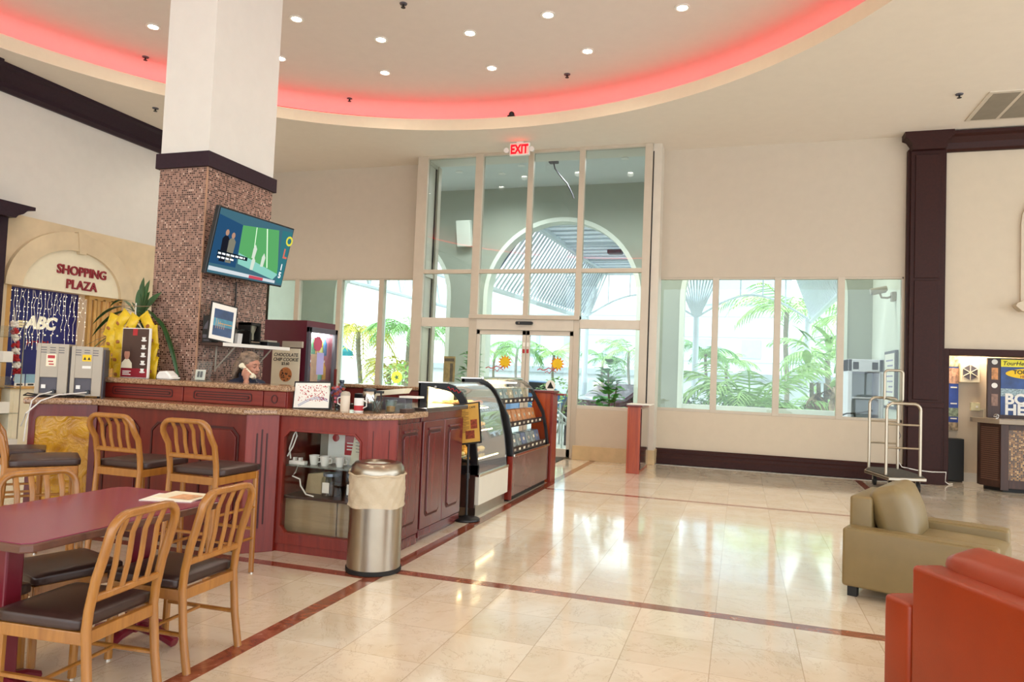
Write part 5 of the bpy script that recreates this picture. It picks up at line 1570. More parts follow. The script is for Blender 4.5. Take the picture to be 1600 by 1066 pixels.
# cooler
t = thing('drinks_cooler', 'dark red drinks cooler with lit glass door behind the bar', 'fridge', (-4.87, 7.08, 0))
MB().box(-5.17, 6.83, 0, -5.13, 7.35, 1.93).box(-5.13, 6.83, 1.80, -4.6, 7.35, 1.93).box(-5.17, 6.8, 0, -4.6, 6.83, 1.93).box(-5.17, 7.35, 0, -4.6, 7.38, 1.93).box(-5.13, 6.83, 0, -4.6, 7.35, .3).build('cabinet', pmat('maroon_enamel', '#5c1a2b', .35, var=.05), t)
d = MB().box(-4.6, 6.8, .3, -4.56, 6.845, 1.86).box(-4.6, 7.33, .3, -4.56, 7.38, 1.86).box(-4.6, 6.8, 1.80, -4.56, 7.38, 1.86).box(-4.6, 6.8, .3, -4.56, 7.38, .36).build('door_frame', 'greydk', t, bevel=.004)
MB().box(-4.585, 6.84, .36, -4.58, 7.34, 1.8).build('door_glass', 'glassc', d)
MB().box(-4.56, 7.34, .9, -4.535, 7.36, 1.4).build('handle', 'cherryd', d)
MB().box(-5.12, 6.85, 1.77, -4.64, 7.33, 1.79).build('light_tube', emat('cooler_light', '#f6f8ff', 30), t)
MB().box(-5.125, 6.83, .3, -5.12, 7.35, 1.8).build('back_liner', 'whitep', t)
for k_ in range(5):
    z = .42 + .28 * k_
    MB().box(-5.1, 6.84, z, -4.64, 7.34, z + .008).build('shelf', 'glassc', t)
bl = 0
cols = ['#d9c23a', '#3f78b8', '#c44a35', '#d8d5cc', '#4c9a58', '#e39a2e']
bmats = [pmat('drink_%d' % i, c, .2) for i, c in enumerate(cols)]
btl = None
names = ['top', 'second', 'third', 'fourth', 'lowest']
for k_ in range(5):
    for j in range(6):
        z = .428 + .28 * k_
        q = thing('drink_bottle', '%s bottle on the %s shelf of the cooler, number %d from the left' % (['yellow', 'blue', 'red', 'white', 'green', 'orange'][(j + 2 * k_) % 6], names[4 - k_], j + 1), 'bottle', (-4.68, 6.89 + .08 * j, z + .001), 0, 'bottles in the drinks cooler')
        MB().lathe([(.03, 0), (.033, .01), (.033, .14), (.014, .18), (.013, .2)], (0, 0, 0), 12).build('bottle', bmats[(j + 2 * k_) % 6], q, local=True, smooth=True)
        MB().lathe([(.015, .2), (.015, .225), (.001, .225)], (0, 0, 0), 10).build('cap', 'whitep', q, local=True)
MB().prism([(7.0 + .09 * math.cos(PI * i / 9) * (1 if i % 2 else .9), 1.68 + .09 * math.sin(PI * i / 9) * (1 if i % 2 else .9)) for i in range(18)], 'x', -4.579, -4.577).build('pink_sticker', pmat('pink_print', '#c2536e', .6), d)
MB().box(-4.579, 6.88, 1.23, -4.577, 7.02, 1.56).build('tan_leaflet', pmat('tan_leaflet', '#c0a58c', .7, var=.2), d)
MB().box(-4.576, 6.99, 1.33, -4.575, 7.13, 1.58).build('lilac_leaflet', pmat('lilac_leaflet', '#b3aee0', .7), d)
t = thing('cookie_poster', 'cream CHOCOLATE CHIP COOKIE price poster beside the cooler', 'poster', (-4.8, 6.72, 1.2))
MB().box(-4.99, 6.74, 1.19, -4.63, 6.75, 1.61).build('sheet', 'creampaper', t)
MB().box(-4.9, 6.745, .9, -4.7, 6.76, 1.2).build('stand', 'greymetal', t)
text('lettering', 'CHOCOLATE\nCHIP COOKIE', .052, 'dark', t, FM(-4.81, 6.738, 1.52), .0005, 'CENTER', .0008, shear=.15)
text('lettering', '$3.60', .045, 'dark', t, FM(-4.81, 6.738, 1.425), .0005, 'CENTER', .0008)
MB().prism([(-4.80 + .08 * math.cos(PI * i / 14), 1.32 + .08 * math.sin(PI * i / 14)) for i in range(28)], 'y', 6.736, 6.74).build('cookie_picture', pmat('cookie_print', '#c27a45', .7, var=.25, vs=30), t)
m = MB(); rs = random.Random(2)
for i in range(15):
    a, r_ = rs.uniform(0, 6.28), .068 * math.sqrt(rs.random())
    cx_, cz_ = -4.80 + r_ * math.cos(a), 1.32 + r_ * math.sin(a)
    m.prism([(cx_ + .009 * math.cos(PI * i_ / 4), cz_ + .009 * math.sin(PI * i_ / 4)) for i_ in range(8)], 'y', 6.734, 6.736)
m.build('chip_dots', 'brown', t)
t = thing('grey_sign_holder', 'grey clip holder above the cookie poster', 'holder', (-4.75, 6.75, 1.63))
MB().box(-4.86, 6.73, 1.62, -4.6, 6.76, 1.69).build('clip', 'greymetal', t, bevel=.004)
MB().box(-4.8, 6.76, 1.63, -4.66, 6.8, 1.68).build('mount', 'greymetal', t)

# ---------------------------------------------------------------- on the right-hand worktop
Z = ZT1
t = thing('framed_sign', 'black framed white sign with red splash and blue curved writing on the worktop', 'sign', (-3.18, 4.8, Z))
FR = Matrix.Translation((-3.175, 4.81, Z + .108)) @ Matrix.Rotation(.05, 4, 'Z') @ Matrix.Rotation(-.035, 4, 'Y') @ Matrix.Rotation(-.13, 4, 'X')
MB().box(-.165, 0, -.11, .165, .014, .11, FR).build('frame', 'dark', t, bevel=.004)
MB().box(-.152, -.002, -.097, .152, 0, .097, FR).build('sheet', 'paper', t)
m = MB(); m2 = MB(); rs = random.Random(6)
for i in range(170):
    x, z = rs.uniform(-.13, .13), rs.uniform(-.045, .08)
    if abs(x * .9 - .02) < .06 + .05 * rs.random() or rs.random() < .35:
        s_ = rs.uniform(.0018, .0042)
        m.box(x - s_, -.003, z - s_, x + s_, -.002, z + s_, FR)
for i in range(60):
    u = i / 59; x = -.11 + .25 * u; z = -.075 + .06 * math.sin(u * PI * .75) - .012 * (i % 2)
    m2.box(x - .003, -.003, z - .003, x + .002, -.002, z + .003, FR)
m.build('red_splash', 'red', t); m2.build('blue_writing', pmat('blue_ink', '#3f4d9a', .7), t)
MB().obox((-3.175, 4.86, Z + .06), (.05, .09, .008), 0, .9).build('strut', 'dark', t)
t = thing('sweet_glass', 'flared clear glass filled with pink and red sweets', 'glass', (-2.98, 4.85, Z))
MB().lathe([(.04, 0), (.042, .012), (.03, .03), (.033, .05), (.068, .19), (.065, .19), (.03, .055), (.001, .05)], (-2.98, 4.85, Z), 22).build('glass', 'glassc', t, smooth=True)
m = MB(); rs = random.Random(15); mm = []
for i in range(46):
    z = rs.uniform(.06, .18); r_ = (.025 + (z - .05) * .25) * math.sqrt(rs.random())
    a = rs.uniform(0, 6.28)
    m.mi = i % 3
    m.ball((-2.98 + r_ * math.cos(a), 4.85 + r_ * math.sin(a), Z + z), .012, 6)
m.build('sweets', [pmat('pink_sweet', '#e06a80', .3), pmat('red_sweet', '#c83b2b', .3), pmat('violet_sweet', '#7a5a9a', .3)], t, smooth=True, kind='stuff')
t = thing('sugar_shaker', 'off white cylindrical shaker with domed lid and handle', 'shaker', (-2.86, 4.78, Z))
MB().lathe([(.034, 0), (.036, .004), (.036, .12), (.034, .125), (.001, .125)], (-2.86, 4.78, Z), 20).build('body', pmat('off_white_ceramic', '#d8c9b4', .35), t, smooth=True)
MB().lathe([(.037, .122), (.037, .135), (.028, .15), (.001, .155)], (-2.86, 4.78, Z), 20).build('lid', 'greymetal', t, smooth=True)
MB().tube([(-2.895, 4.78, Z + .11), (-2.925, 4.78, Z + .10), (-2.925, 4.78, Z + .06), (-2.895, 4.78, Z + .045)], .005, 6).build('handle', 'whitep', t)
t = thing('measuring_mug', 'white and red measuring mug beside the shaker', 'mug', (-2.77, 4.83, Z))
MB().lathe([(.034, 0), (.036, .01), (.037, .105), (.033, .105), (.031, .01), (.001, .01)], (-2.77, 4.83, Z), 20).build('mug', 'whitep', t, smooth=True)
MB().lathe([(.0365, .012), (.0375, .05), (.0365, .0501)], (-2.77, 4.83, Z), 20).build('red_band', 'red', t)
MB().tube([(-2.735, 4.83, Z + .09), (-2.705, 4.83, Z + .08), (-2.705, 4.83, Z + .045), (-2.735, 4.83, Z + .03)], .005, 6).build('handle', 'whitep', t)
t = thing('dark_bottle', 'tall dark blue bottle behind the sweet glass', 'bottle', (-3.03, 5.0, Z))
MB().lathe([(.045, 0), (.05, .01), (.05, .11), (.018, .16), (.016, .21), (.02, .215), (.02, .235), (.001, .235)], (-3.03, 5.0, Z), 18).build('bottle', pmat('dark_blue_glass', '#171c33', .1), t, smooth=True)
t = thing('coffee_jug', 'steel and black insulated coffee jug on the worktop', 'jug', (-2.82, 5.08, Z))
MB().lathe([(.055, 0), (.058, .01), (.058, .06)], (-2.82, 5.08, Z), 22).build('black_base', 'blackp', t, smooth=True)
MB().lathe([(.058, .06), (.06, .07), (.055, .145), (.05, .155)], (-2.82, 5.08, Z), 22).build('steel_band', 'chrome', t, smooth=True)
MB().lathe([(.052, .153), (.05, .17), (.02, .178), (.001, .178)], (-2.82, 5.08, Z), 22).box(-2.76, 5.065, Z + .14, -2.70, 5.095, Z + .16).build('lid', 'blackp', t, smooth=True)
MB().tube([(-2.77, 5.08, Z + .15), (-2.72, 5.08, Z + .15), (-2.715, 5.08, Z + .08), (-2.765, 5.08, Z + .05)], .009, 6).build('handle', 'blackp', t)
t = thing('condiment_bin', 'black low condiment box behind the mug', 'box', (-2.92, 5.1, Z))
MB().box(-2.96, 5.08, Z, -2.885, 5.14, Z + .13).build('box', 'blackp', t, bevel=.005)
t = thing('napkin_tray', 'dark tray with folded cream papers lying on top', 'tray', (-2.75, 5.35, Z))
MB().box(-2.93, 5.28, Z, -2.6, 5.41, Z + .1).build('tray', 'greydk', t, bevel=.004)
MB().prism([(-2.95, Z + .13), (-2.92, Z + .105), (-2.63, Z + .14), (-2.60, Z + .185), (-2.64, Z + .18), (-2.9, Z + .15)], 'y', 5.29, 5.40).build('folded_paper', 'creampaper', t)
MB().box(-2.66, 5.28, Z + .105, -2.5, 5.42, Z + .12).build('paper_stack', 'paper', t)
t = thing('utensil_glass', 'short clear glass holding stirrers and a spoon', 'glass', (-2.63, 4.86, Z))
MB().lathe([(.032, 0), (.034, .008), (.045, .09), (.042, .09), (.03, .01), (.001, .01)], (-2.63, 4.86, Z), 20).build('glass', 'glassc', t, smooth=True)
MB().cyl((-2.65, 4.86, Z + .01), (-2.60, 4.85, Z + .125), .004).cyl((-2.61, 4.87, Z + .01), (-2.675, 4.86, Z + .12), .004).cyl((-2.63, 4.85, Z + .01), (-2.58, 4.87, Z + .13), .004).build('stirrers', 'brown', t)
t = thing('sugar_glass', 'clear tumbler half full of brown sugar packets', 'glass', (-2.55, 4.93, Z))
MB().lathe([(.032, 0), (.034, .008), (.045, .10), (.042, .10), (.03, .01), (.001, .01)], (-2.55, 4.93, Z), 20).build('glass', 'glassc', t, smooth=True)
MB().lathe([(.001, .012), (.03, .012), (.034, .05), (.001, .055)], (-2.55, 4.93, Z), 14).build('sugar', pmat('brown_sugar', '#b08050', .8, bump=.5), t)
t = thing('clear_tray', 'clear acrylic box on the worktop left of the small brown box', 'box', (-2.57, 5.2, Z))
MB().ring(rrect(-2.68, 5.08, -2.5, 5.26, .01, 2), rrect(-2.675, 5.085, -2.505, 5.255, .01, 2), 'z', Z, Z + .07).box(-2.68, 5.08, Z, -2.5, 5.26, Z + .004).build('box', 'acrylic', t)
t = thing('small_brown_box', 'small dark brown box at the corner of the worktop', 'box', (-2.48, 5.12, Z))
MB().box(-2.52, 5.02, Z, -2.46, 5.16, Z + .03).build('box', 'brown', t, bevel=.003)

# ---------------------------------------------------------------- menu stand, bin
t = thing('menu_stand', 'black menu stand with yellow menu board beside the side cabinets', 'sign stand', (-2.485, 6.47, 0))
MB().lathe([(.13, 0), (.135, .008), (.13, .022), (.05, .03), (.02, .05), (.001, .05)], (-2.485, 6.47, 0), 24).build('base', 'blackp', t, smooth=True)
MB().cyl((-2.485, 6.47, .03), (-2.485, 6.45, .78), .012).cyl((-2.485, 6.46, .40), (-2.485, 6.46, .45), .02).build('pole', 'blackp', t)
FR = Matrix.Translation((-2.4855, 6.43, .935)) @ Matrix.Rotation(.12, 4, 'Z') @ Matrix.Rotation(-.17, 4, 'Y') @ Matrix.Rotation(-.30, 4, 'X')
MB().box(-.12, 0, -.205, .12, .014, .205, FR).build('frame', 'dark', t, bevel=.003)
MB().box(-.105, -.002, -.19, .105, 0, .19, FR).build('menu_sheet', pmat('mustard_menu', '#cf9f45', .5, var=.1), t)
text('lettering', 'DAILY CAFE', .028, 'dark', t, FR @ frame_m((0, -.003, .145), (1, 0, 0), (0, 0, 1)), .0004, 'CENTER', .0006)
m = MB()
for i in range(14):
    m.box(-.085, -.003, .12 - .016 * i, -.085 + (.09 if i % 3 else .06), -.002, .124 - .016 * i, FR)
m.build('menu_lines', 'brown', t)
m = MB(); m.box(.02, -.003, -.06, .085, -.002, .03, FR); m.box(-.035, -.003, -.155, .055, -.002, -.075, FR)
m.build('food_pictures', pmat('food_print', '#8a3a20', .5, var=.6, vs=40), t)

t = thing('litter_bin', 'round stainless steel litter bin with beige liner folded over', 'bin', (-2.45, 4.585, 0))
bxp, byp = -2.45, 4.585
rB = .192
MB().lathe([(rB - .005, 0), (rB + .004, .004), (rB + .004, .03), (rB, .032)], (bxp, byp, 0), 40).build('base_ring', 'rubber', t, smooth=True)
MB().lathe([(rB - .004, .03), (rB - .004, .66)], (bxp, byp, 0), 48).build('body', 'steel', t, smooth=True)
m = MB()
prof = []
rows = []
for j in range(13):
    z = .46 + .225 * j / 12
    row = []
    for i in range(64):
        a = 2 * PI * i / 64
        r_ = rB + .004 + .003 * math.sin(a * 9 + z * 40) + .003 * math.sin(a * 17 - z * 55) + (.004 if j in (0, 12) else 0)
        row.append(m.v((bxp + r_ * math.cos(a), byp + r_ * math.sin(a), z + .006 * math.sin(a * 4))))
    rows.append(row)
for a_, b_ in zip(rows, rows[1:]):
    for i in range(64): m._f([a_[i], a_[(i + 1) % 64], b_[(i + 1) % 64], b_[i]])
m.build('liner', 'liner', t, smooth=True)
MB().tube([(bxp + (rB + .008) * math.cos(2 * PI * i / 40), byp + (rB + .008) * math.sin(2 * PI * i / 40), .683 + .005 * math.sin(i * 1.3)) for i in range(40)], .007, 6, True).ball((bxp - rB - .01, byp - .02, .685), .018, 8).build('liner_hem', 'liner', t, smooth=True)
MB().lathe([(rB - .002, .66), (rB, .70), (rB - .008, .735), (rB - .03, .76), (rB - .06, .765), (rB - .085, .75), (rB - .095, .72), (rB - .095, .5)], (bxp, byp, 0), 48).build('rim', 'steel', t, smooth=True)
MB().lathe([(rB - .095, .52), (.001, .5)], (bxp, byp, 0), 24).build('dark_inside', 'dark', t)

# ---------------------------------------------------------------- display cases
def prof1(y):
    return [(-3.12, 1.30), (-2.80, 1.305), (-2.73, 1.285), (-2.657, 1.23), (-2.60, 1.15), (-2.56, 1.056), (-2.52, .92), (-2.478, .745), (-2.455, .58), (-2.44, .42)]
def case_side(t, nm, P_, y0, y1, z0, w, mat, xb):
    """side frame: band of width w following the profile, closed down the back and along the bottom"""
    outer = P_ + [(P_[-1][0], z0), (xb, z0)]
    cx_ = sum(p[0] for p in outer) / len(outer); 
    inner = []
    n_ = len(outer)
    for i, p in enumerate(outer):
        a, b = Vector(outer[i - 1]), Vector(outer[(i + 1) % n_])
        d = (b - a).normalized()
        nn = Vector((d.y, -d.x))
        c_ = Vector((cx_, .85))
        if nn.dot(c_ - Vector(p)) < 0: nn = -nn
        k_ = w * (1.35 if i in (0, n_ - 1, n_ - 2) else 1)
        inner.append(tuple(Vector(p) + nn * k_))
    MB().ring(outer, inner, 'y', y0, y1).build(nm, mat, t)
M['caselight'] = emat('case_light', '#ffe2a8', 16)
t = thing('pastry_case', 'curved glass pastry case with cream front and lit shelves', 'display case', (-2.78, 7.1, 0))
y0, y1 = 6.62, 7.55
P1 = prof1(0)
case_side(t, 'side_frame', P1, y0, y0 + .035, .41, .075, 'blackp', -3.12)
case_side(t, 'side_frame', P1, y1 - .035, y1, .41, .075, 'blackp', -3.12)
def sheet(P_, y0, y1, off=0):
    m = MB()
    A = [m.v((x + off, y0, z)) for x, z in P_]; B = [m.v((x + off, y1, z)) for x, z in P_]
    for i in range(len(P_) - 1): m._f([A[i], A[i + 1], B[i + 1], B[i]])
    return m
sheet(P1[1:], y0 + .03, y1 - .03, .002).build('curved_glass', 'glasscurve', t, smooth=True)
MB().box(-3.1, y0 + .01, .45, -2.6, y0 + .014, 1.24).build('side_glass', 'glassc', t)
MB().box(-3.13, y0, 1.295, -2.80, y1, 1.315).build('top', 'chrome', t, bevel=.004)
MB().box(-3.12, y0, .41, -3.10, y1, 1.3).build('back', 'wall', t)
MB().box(-3.12, y0, .09, -2.47, y1, .41).build('base_body', 'kioskwood', t)
MB().box(-2.47, y0 + .012, .12, -2.425, y1, .395).build('cream_front', pmat('cream_enamel', '#dedacb', .3, var=.02), t, bevel=.004)
MB().box(-2.47, y0, .395, -2.42, y1, .425).build('front_ledge', 'chrome', t, bevel=.004)
MB().box(-3.1, y0 + .02, 0, -2.46, y1, .12).build('kick_plate', 'steel', t)
MB().box(-3.05, y0 + .05, 1.27, -2.85, y1 - .05, 1.285).build('light_tube', M['caselight'], t)
MB().box(-3.10, y0 - .006, 1.245, -2.62, y0, 1.25).build('neon_strip', 'blackp', t)
MB().tube([(-2.80 + .012 * i, y0 - .004, 1.262 - .0035 * i + .014 * math.sin(i * 1.7)) for i in range(13)], .005, 6).build('red_script', 'red', t)
MB().cyl((-2.93, y0 - .008, 1.262), (-2.93, y0, 1.262), .014).build('knob', 'chrome', t)
case1_shelves = ((.55, -2.52), (.82, -2.60), (1.05, -2.66))
for z, xf in case1_shelves:
    MB().box(-3.09, y0 + .05, z, xf, y1 - .05, z + .01).build('shelf', 'glassc', t)
    MB().box(xf - .03, y0 + .06, z - .012, xf - .01, y1 - .06, z - .001).build('added_shelf_glow', M['caselight'], t)  # glow strips added under the shelves to brighten the case
tray_m = pmat('silver_tray', '#c8c4b8', .25, metal=.8)
pm = [pmat('golden_pastry', '#d29c46', .6, var=.25, vs=20), pmat('baked_brown_pastry', '#a8652c', .6, var=.3, vs=20), pmat('pale_pastry', '#e6cf9a', .6, var=.15, vs=20)]
first = {}
sn_ = ['bottom', 'middle', 'top']; rowp = ['end', 'second', 'third', 'far']
for si, (z, xf) in enumerate(case1_shelves):
    for j in range(4):
        y = y0 + .15 + .21 * j
        q = thing('pastry_tray', 'silver tray of pastries on the %s case shelf, %s one from the menu stand' % (sn_[si], ['nearest', 'second', 'third', 'farthest'][j]), 'tray', (-2.86 + .04 * (2 - si) * .5, y, z + .011), 0, 'trays in the pastry case')
        MB().box(-.16, -.085, 0, .16, .085, .012).build('tray', tray_m, q, local=True, bevel=.004)
        for k_ in range(6):
            px_, py_ = -.11 + .11 * (k_ % 3), -.04 + .08 * (k_ // 3)
            p_ = thing('pastry', '%s %s pastry on the %s tray of the %s case shelf' % (['left', 'middle', 'right'][k_ % 3], ['front', 'rear'][k_ // 3], ['nearest', 'second', 'third', 'farthest'][j], sn_[si]), 'pastry', (q.location.x + px_, y + py_, z + .0235), 0, 'pastries in the pastry case')
            if (si + j) % 2:
                m = MB().ball((0, 0, .02), .04, 8, (1, .8, .62))
            else:
                m = MB().tube([(-.035, .015, .018), (-.02, -.008, .022), (.0, -.014, .025), (.02, -.008, .022), (.035, .015, .018)], .018, 7)
            m.build('crust', pm[(si + j + k_) % 3], p_, local=True, smooth=True)
t = thing('open_display_case', 'open-fronted grab and go case with price strips over dark wood base', 'display case', (-2.75, 8.45, 0))
P2 = [(-3.06, 1.355), (-2.825, 1.36), (-2.73, 1.32), (-2.641, 1.235), (-2.56, 1.10), (-2.476, .952), (-2.43, .75), (-2.40, .53)]
y0, y1 = 7.63, 9.18
MB().prism(P2 + [(-2.42, .505), (-3.06, .505)], 'y', y0, y0 + .04).build('side_panel', 'blackp', t, bevel=.004)
m = MB()
P2i = [(x - .03, z - .03) for x, z in P2]
m.ring(P2 + [(-2.42, .505), (-3.06, .505)], P2i + [(-2.46, .54), (-3.02, .54)], 'y', y1 - .04, y1).build('side_frame', 'blackp', t)
sheet(P2[1:4], y0 + .04, y1 - .04).build('top_glass', 'glassc', t, smooth=True)
MB().box(-3.07, y0, 1.345, -2.82, y1, 1.37).build('top', 'chrome', t, bevel=.004)
MB().tube([(-2.81, y0 + .02, 1.365), (-2.81, y1, 1.365)], .016, 8).build('front_rail', 'chrome', t)
MB().box(-3.06, y0, .5, -3.02, y1, 1.35).build('back', 'greymetal', t)
MB().box(-3.0, y0 + .08, 1.30, -2.85, y1 - .08, 1.315).build('light_tube', emat('case_light_two', '#fff0d0', 11), t)
MB().box(-3.06, y0, .05, -2.425, y1, .5).build('base_body', 'kioskwood', t)
MB().box(-2.425, y0 + .01, .06, -2.405, y1, .495).build('base_front', pmat('smoky_brown_panel', '#6b5750', .2, var=.3, vs=5, coat=.3), t)
MB().box(-2.50, y0 - .012, .02, -2.405, y0 + .012, .5).build('red_corner_strip', 'cherry', t)
MB().box(-3.04, y0 + .02, 0, -2.44, y1, .06).build('kick_plate', 'dark', t)
MB().box(-2.47, y0 + .02, .495, -2.385, y1, .525).build('front_ledge', 'chrome', t, bevel=.004)
pk = [pmat('wrap_orange', '#b97840', .35, var=.3, vs=15), pmat('wrap_clear', '#84918f', .2, var=.3, vs=20), pmat('wrap_blue', '#64708a', .3, var=.3, vs=15), pmat('wrap_cream', '#a89c80', .4, var=.25, vs=15)]
sh2 = ((.56, -2.43), (.84, -2.50), (1.10, -2.62))
for si, (z, xf) in enumerate(sh2):
    s_ = MB().box(-3.03, y0 + .05, z, xf, y1 - .05, z + .015).build('shelf', 'greymetal', t)
    MB().box(xf - .005, y0 + .05, z - .03, xf + .008, y1 - .05, z + .035).build('price_rail', 'blackp', s_)
    for j in range(8):
        MB().box(xf + .008, y0 + .10 + .18 * j, z - .012, xf + .011, y0 + .17 + .18 * j, z + .015).build('price_tag', 'creampaper' if j % 3 else 'greymetal', s_)
    for j in range(7):
        y = y0 + .13 + .2 * j
        kind = [1, 0, 1][si] if j % 3 else [2, 0, 3][si]
        q = thing('packed_sandwich', '%s pack on the %s shelf of the open case, %s from the near end' % (['orange', 'clear', 'blue', 'cream'][kind], sn_[si], ['first', 'second', 'third', 'fourth', 'fifth', 'sixth', 'seventh'][j]), 'food pack', (xf - .12, y, z + .016), 0, 'packs in the open display case')
        MB().prism([(-.07, 0), (.07, 0), (.03, .14), (-.07, .14)], 'y', -.08, .08).build('pack', pk[kind], q, local=True, bevel=.01)
        MB().obox((.052, .02 * ((j % 3) - 1), .07), (.004, .05, .035), 0, 0, -.28).build('label_patch', 'creampaper' if j % 2 else 'greymetal', q, local=True)
t = thing('end_panel', 'orange stained wooden end panel past the open display case', 'panel', (-2.53, 9.35, 0))
MB().box(-2.67, 9.24, 0, -2.39, 9.46, 1.19).build('panel', 'orangewood', t, bevel=.005)
MB().box(-2.41, 9.225, .0, -2.375, 9.48, 1.19).build('edge_post', 'cherry', t, bevel=.004)
MB().box(-2.70, 9.21, 1.19, -2.36, 9.5, 1.22).build('cap', 'cherryd', t, bevel=.004)
MB().box(-2.36, 9.3, 1.16, -2.24, 9.45, 1.185).build('side_knob', 'cherry', t, bevel=.008)
t = thing('low_partition', 'low orange wood partition standing right of the entrance doors', 'partition', (-1.51, 11.3, 0))
MB().box(-1.6, 10.8, 0, -1.425, 11.85, 1.0).build('core', 'orangewood', t, bevel=.004)
MB().box(-1.425, 10.9, .05, -1.41, 11.8, .97).build('gloss_side_panel', pmat('glossy_wine_panel', '#4a1818', .08, coat=1), t)
MB().box(-1.46, 10.785, 0, -1.415, 10.8, 1.0).box(-1.61, 10.785, 0, -1.59, 10.8, 1.0).build('edge_moulding', 'orangewood', t)
MB().box(-1.63, 10.77, 1.0, -1.39, 11.9, 1.025).build('cap', 'cherryd', t, bevel=.004)
MB().box(-1.66, 11.0, 1.025, -1.30, 11.5, 1.035).build('white_top_sheet', 'paper', t)

# ================================================================ CHAIRS, STOOLS, TABLE
def slat_seat(name, label, cat, group, rail, top, stool):
    t = thing(name, label, cat, (0, 0, 0), 0, group)
    s = .182
    # back frame: both rear legs and the hoop in one bent bar
    side = [(-.255 + .0, 0), (-.225, rail * .45), (-.205, rail), (-.212, rail + .08), (-.235, rail + .2)]
    zl = (rail + .2 + top - .085) / 2
    lean = [(-.262, zl), (-.285, top - .085)]
    P_ = [(-s, y, z) for y, z in side + lean]
    r_ = .075
    ye, ze = -.285, top - .085
    for i in range(1, 6):
        a = PI - (PI / 2) * i / 5
        P_.append((-s + r_ + r_ * math.cos(a), ye - .014 * math.sin(PI / 2 * i / 5), ze + r_ * math.sin(a)))
    Q_ = [(-x, y, z) for x, y, z in P_[::-1]]
    MB().bar(P_ + Q_, .030, .036, (0, 1, 0)).build('back_frame', 'maple', t, local=True, smooth=True, auto=50)
    # lower cross rail and four bowed slats
    zr = rail + .125
    yr = -.222
    MB().bar([(-s, yr, zr), (s, yr, zr)], .026, .03, (0, 0, 1)).build('back_rail', 'maple', t, local=True)
    for i in range(4):
        x = -.105 + .07 * i
        pts = [(x, yr - .002, zr), (x, yr + .008 - .035, zr + (top - zr) * .35), (x, -.262, zr + (top - zr) * .7), (x, -.297, top - .015)]
        MB().bar(pts, .026, .012, (0, 1, 0)).build('slat', 'maple', t, local=True, smooth=True, auto=50)
    # front legs
    for sx in (-1, 1):
        MB().bar([(sx * s, .19, 0.008), (sx * s, .185, rail)], .032, .032, (0, 1, 0)).build('leg', 'maple', t, local=True)
        for yy in (.19, -.255):
            MB().cyl((sx * s, yy, 0), (sx * s, yy, .012), .014).build('glide', 'chrome', t, local=True)
    # seat rails
    m = MB()
    for sx in (-1, 1):
        m.box(sx * s - .014, -.2, rail - .05, sx * s + .014, .2, rail)
    m.box(-s, .172, rail - .05, s, .2, rail).box(-s, -.215, rail - .05, s, -.187, rail)
    m.build('seat_frame', 'maple', t, local=True, bevel=.004)
    MB().cushion(-.2, -.185, rail - .0, .2, .215, rail + .05, .012, 7).build('seat', 'vinyl', t, local=True, smooth=True, auto=0)
    zs = .15 if not stool else .22
    for sx in (-1, 1):
        MB().bar([(sx * s, -.237, zs + .02), (sx * s, .19, zs + .02)], .024, .016, (0, 0, 1)).build('stretcher', 'maple', t, local=True)
    MB().bar([(-s, -.02, zs + .02), (s, -.02, zs + .02)], .018, .014, (0, 0, 1)).build('stretcher', 'maple', t, local=True)
    if stool:
        MB().bar([(-s, .19, .30), (s, .19, .30)], .03, .02, (0, 0, 1)).build('foot_rail', 'maple', t, local=True)
        MB().bar([(-s, -.222, .34), (s, -.222, .34)], .024, .018, (0, 0, 1)).build('stretcher', 'maple', t, local=True)
        for sx in (-1, 1):
            MB().bar([(sx * s, -.222, .45), (sx * s, .19, .45)], .024, .016, (0, 0, 1)).build('stretcher', 'maple', t, local=True)
    return t
proto = slat_seat('dining_chair', 'maple slat back chair nearest the camera, back turned to us, with brown seat', 'chair', 'slat back chairs round the table', .375, .83, False)
chairs = [(-2.585, 2.315, 95, None),
          (-2.635, 2.885, 92, 'maple slat back chair at the far right corner of the table'),
          (-3.165, 2.705, -106, 'maple slat back chair across the table, its rounded back rising behind the tabletop'),
          (-3.172, 2.20, -90, 'maple chair at the left edge with only its brown seat showing behind the table leg')]
for i, (x, y, a, lb) in enumerate(chairs):
    o = proto if i == 0 else copy_tree(proto)
    o.location = (x, y, 0); o.rotation_euler.z = math.radians(a)
    if lb: o['label'] = lb
sproto = slat_seat('bar_stool', 'tall maple slat back stool at the bar, nearest the fluted corner', 'stool', 'tall slat back stools at the bar', .695, 1.06, True)
stools = [(-3.33, 3.96, 0, None), (-3.94, 3.96, 0, 'tall maple slat back stool at the bar, left of the one by the fluted corner'),
          (-4.50, 3.66, -38, 'tall maple stool turned sideways before the amber film panel'),
          (-5.06, 3.86, -40, 'tall maple stool at the left edge behind the sideways stool')]
for i, (x, y, a, lb) in enumerate(stools):
    o = sproto if i == 0 else copy_tree(sproto)
    o.location = (x, y, 0); o.rotation_euler.z = math.radians(a)
    if lb: o['label'] = lb

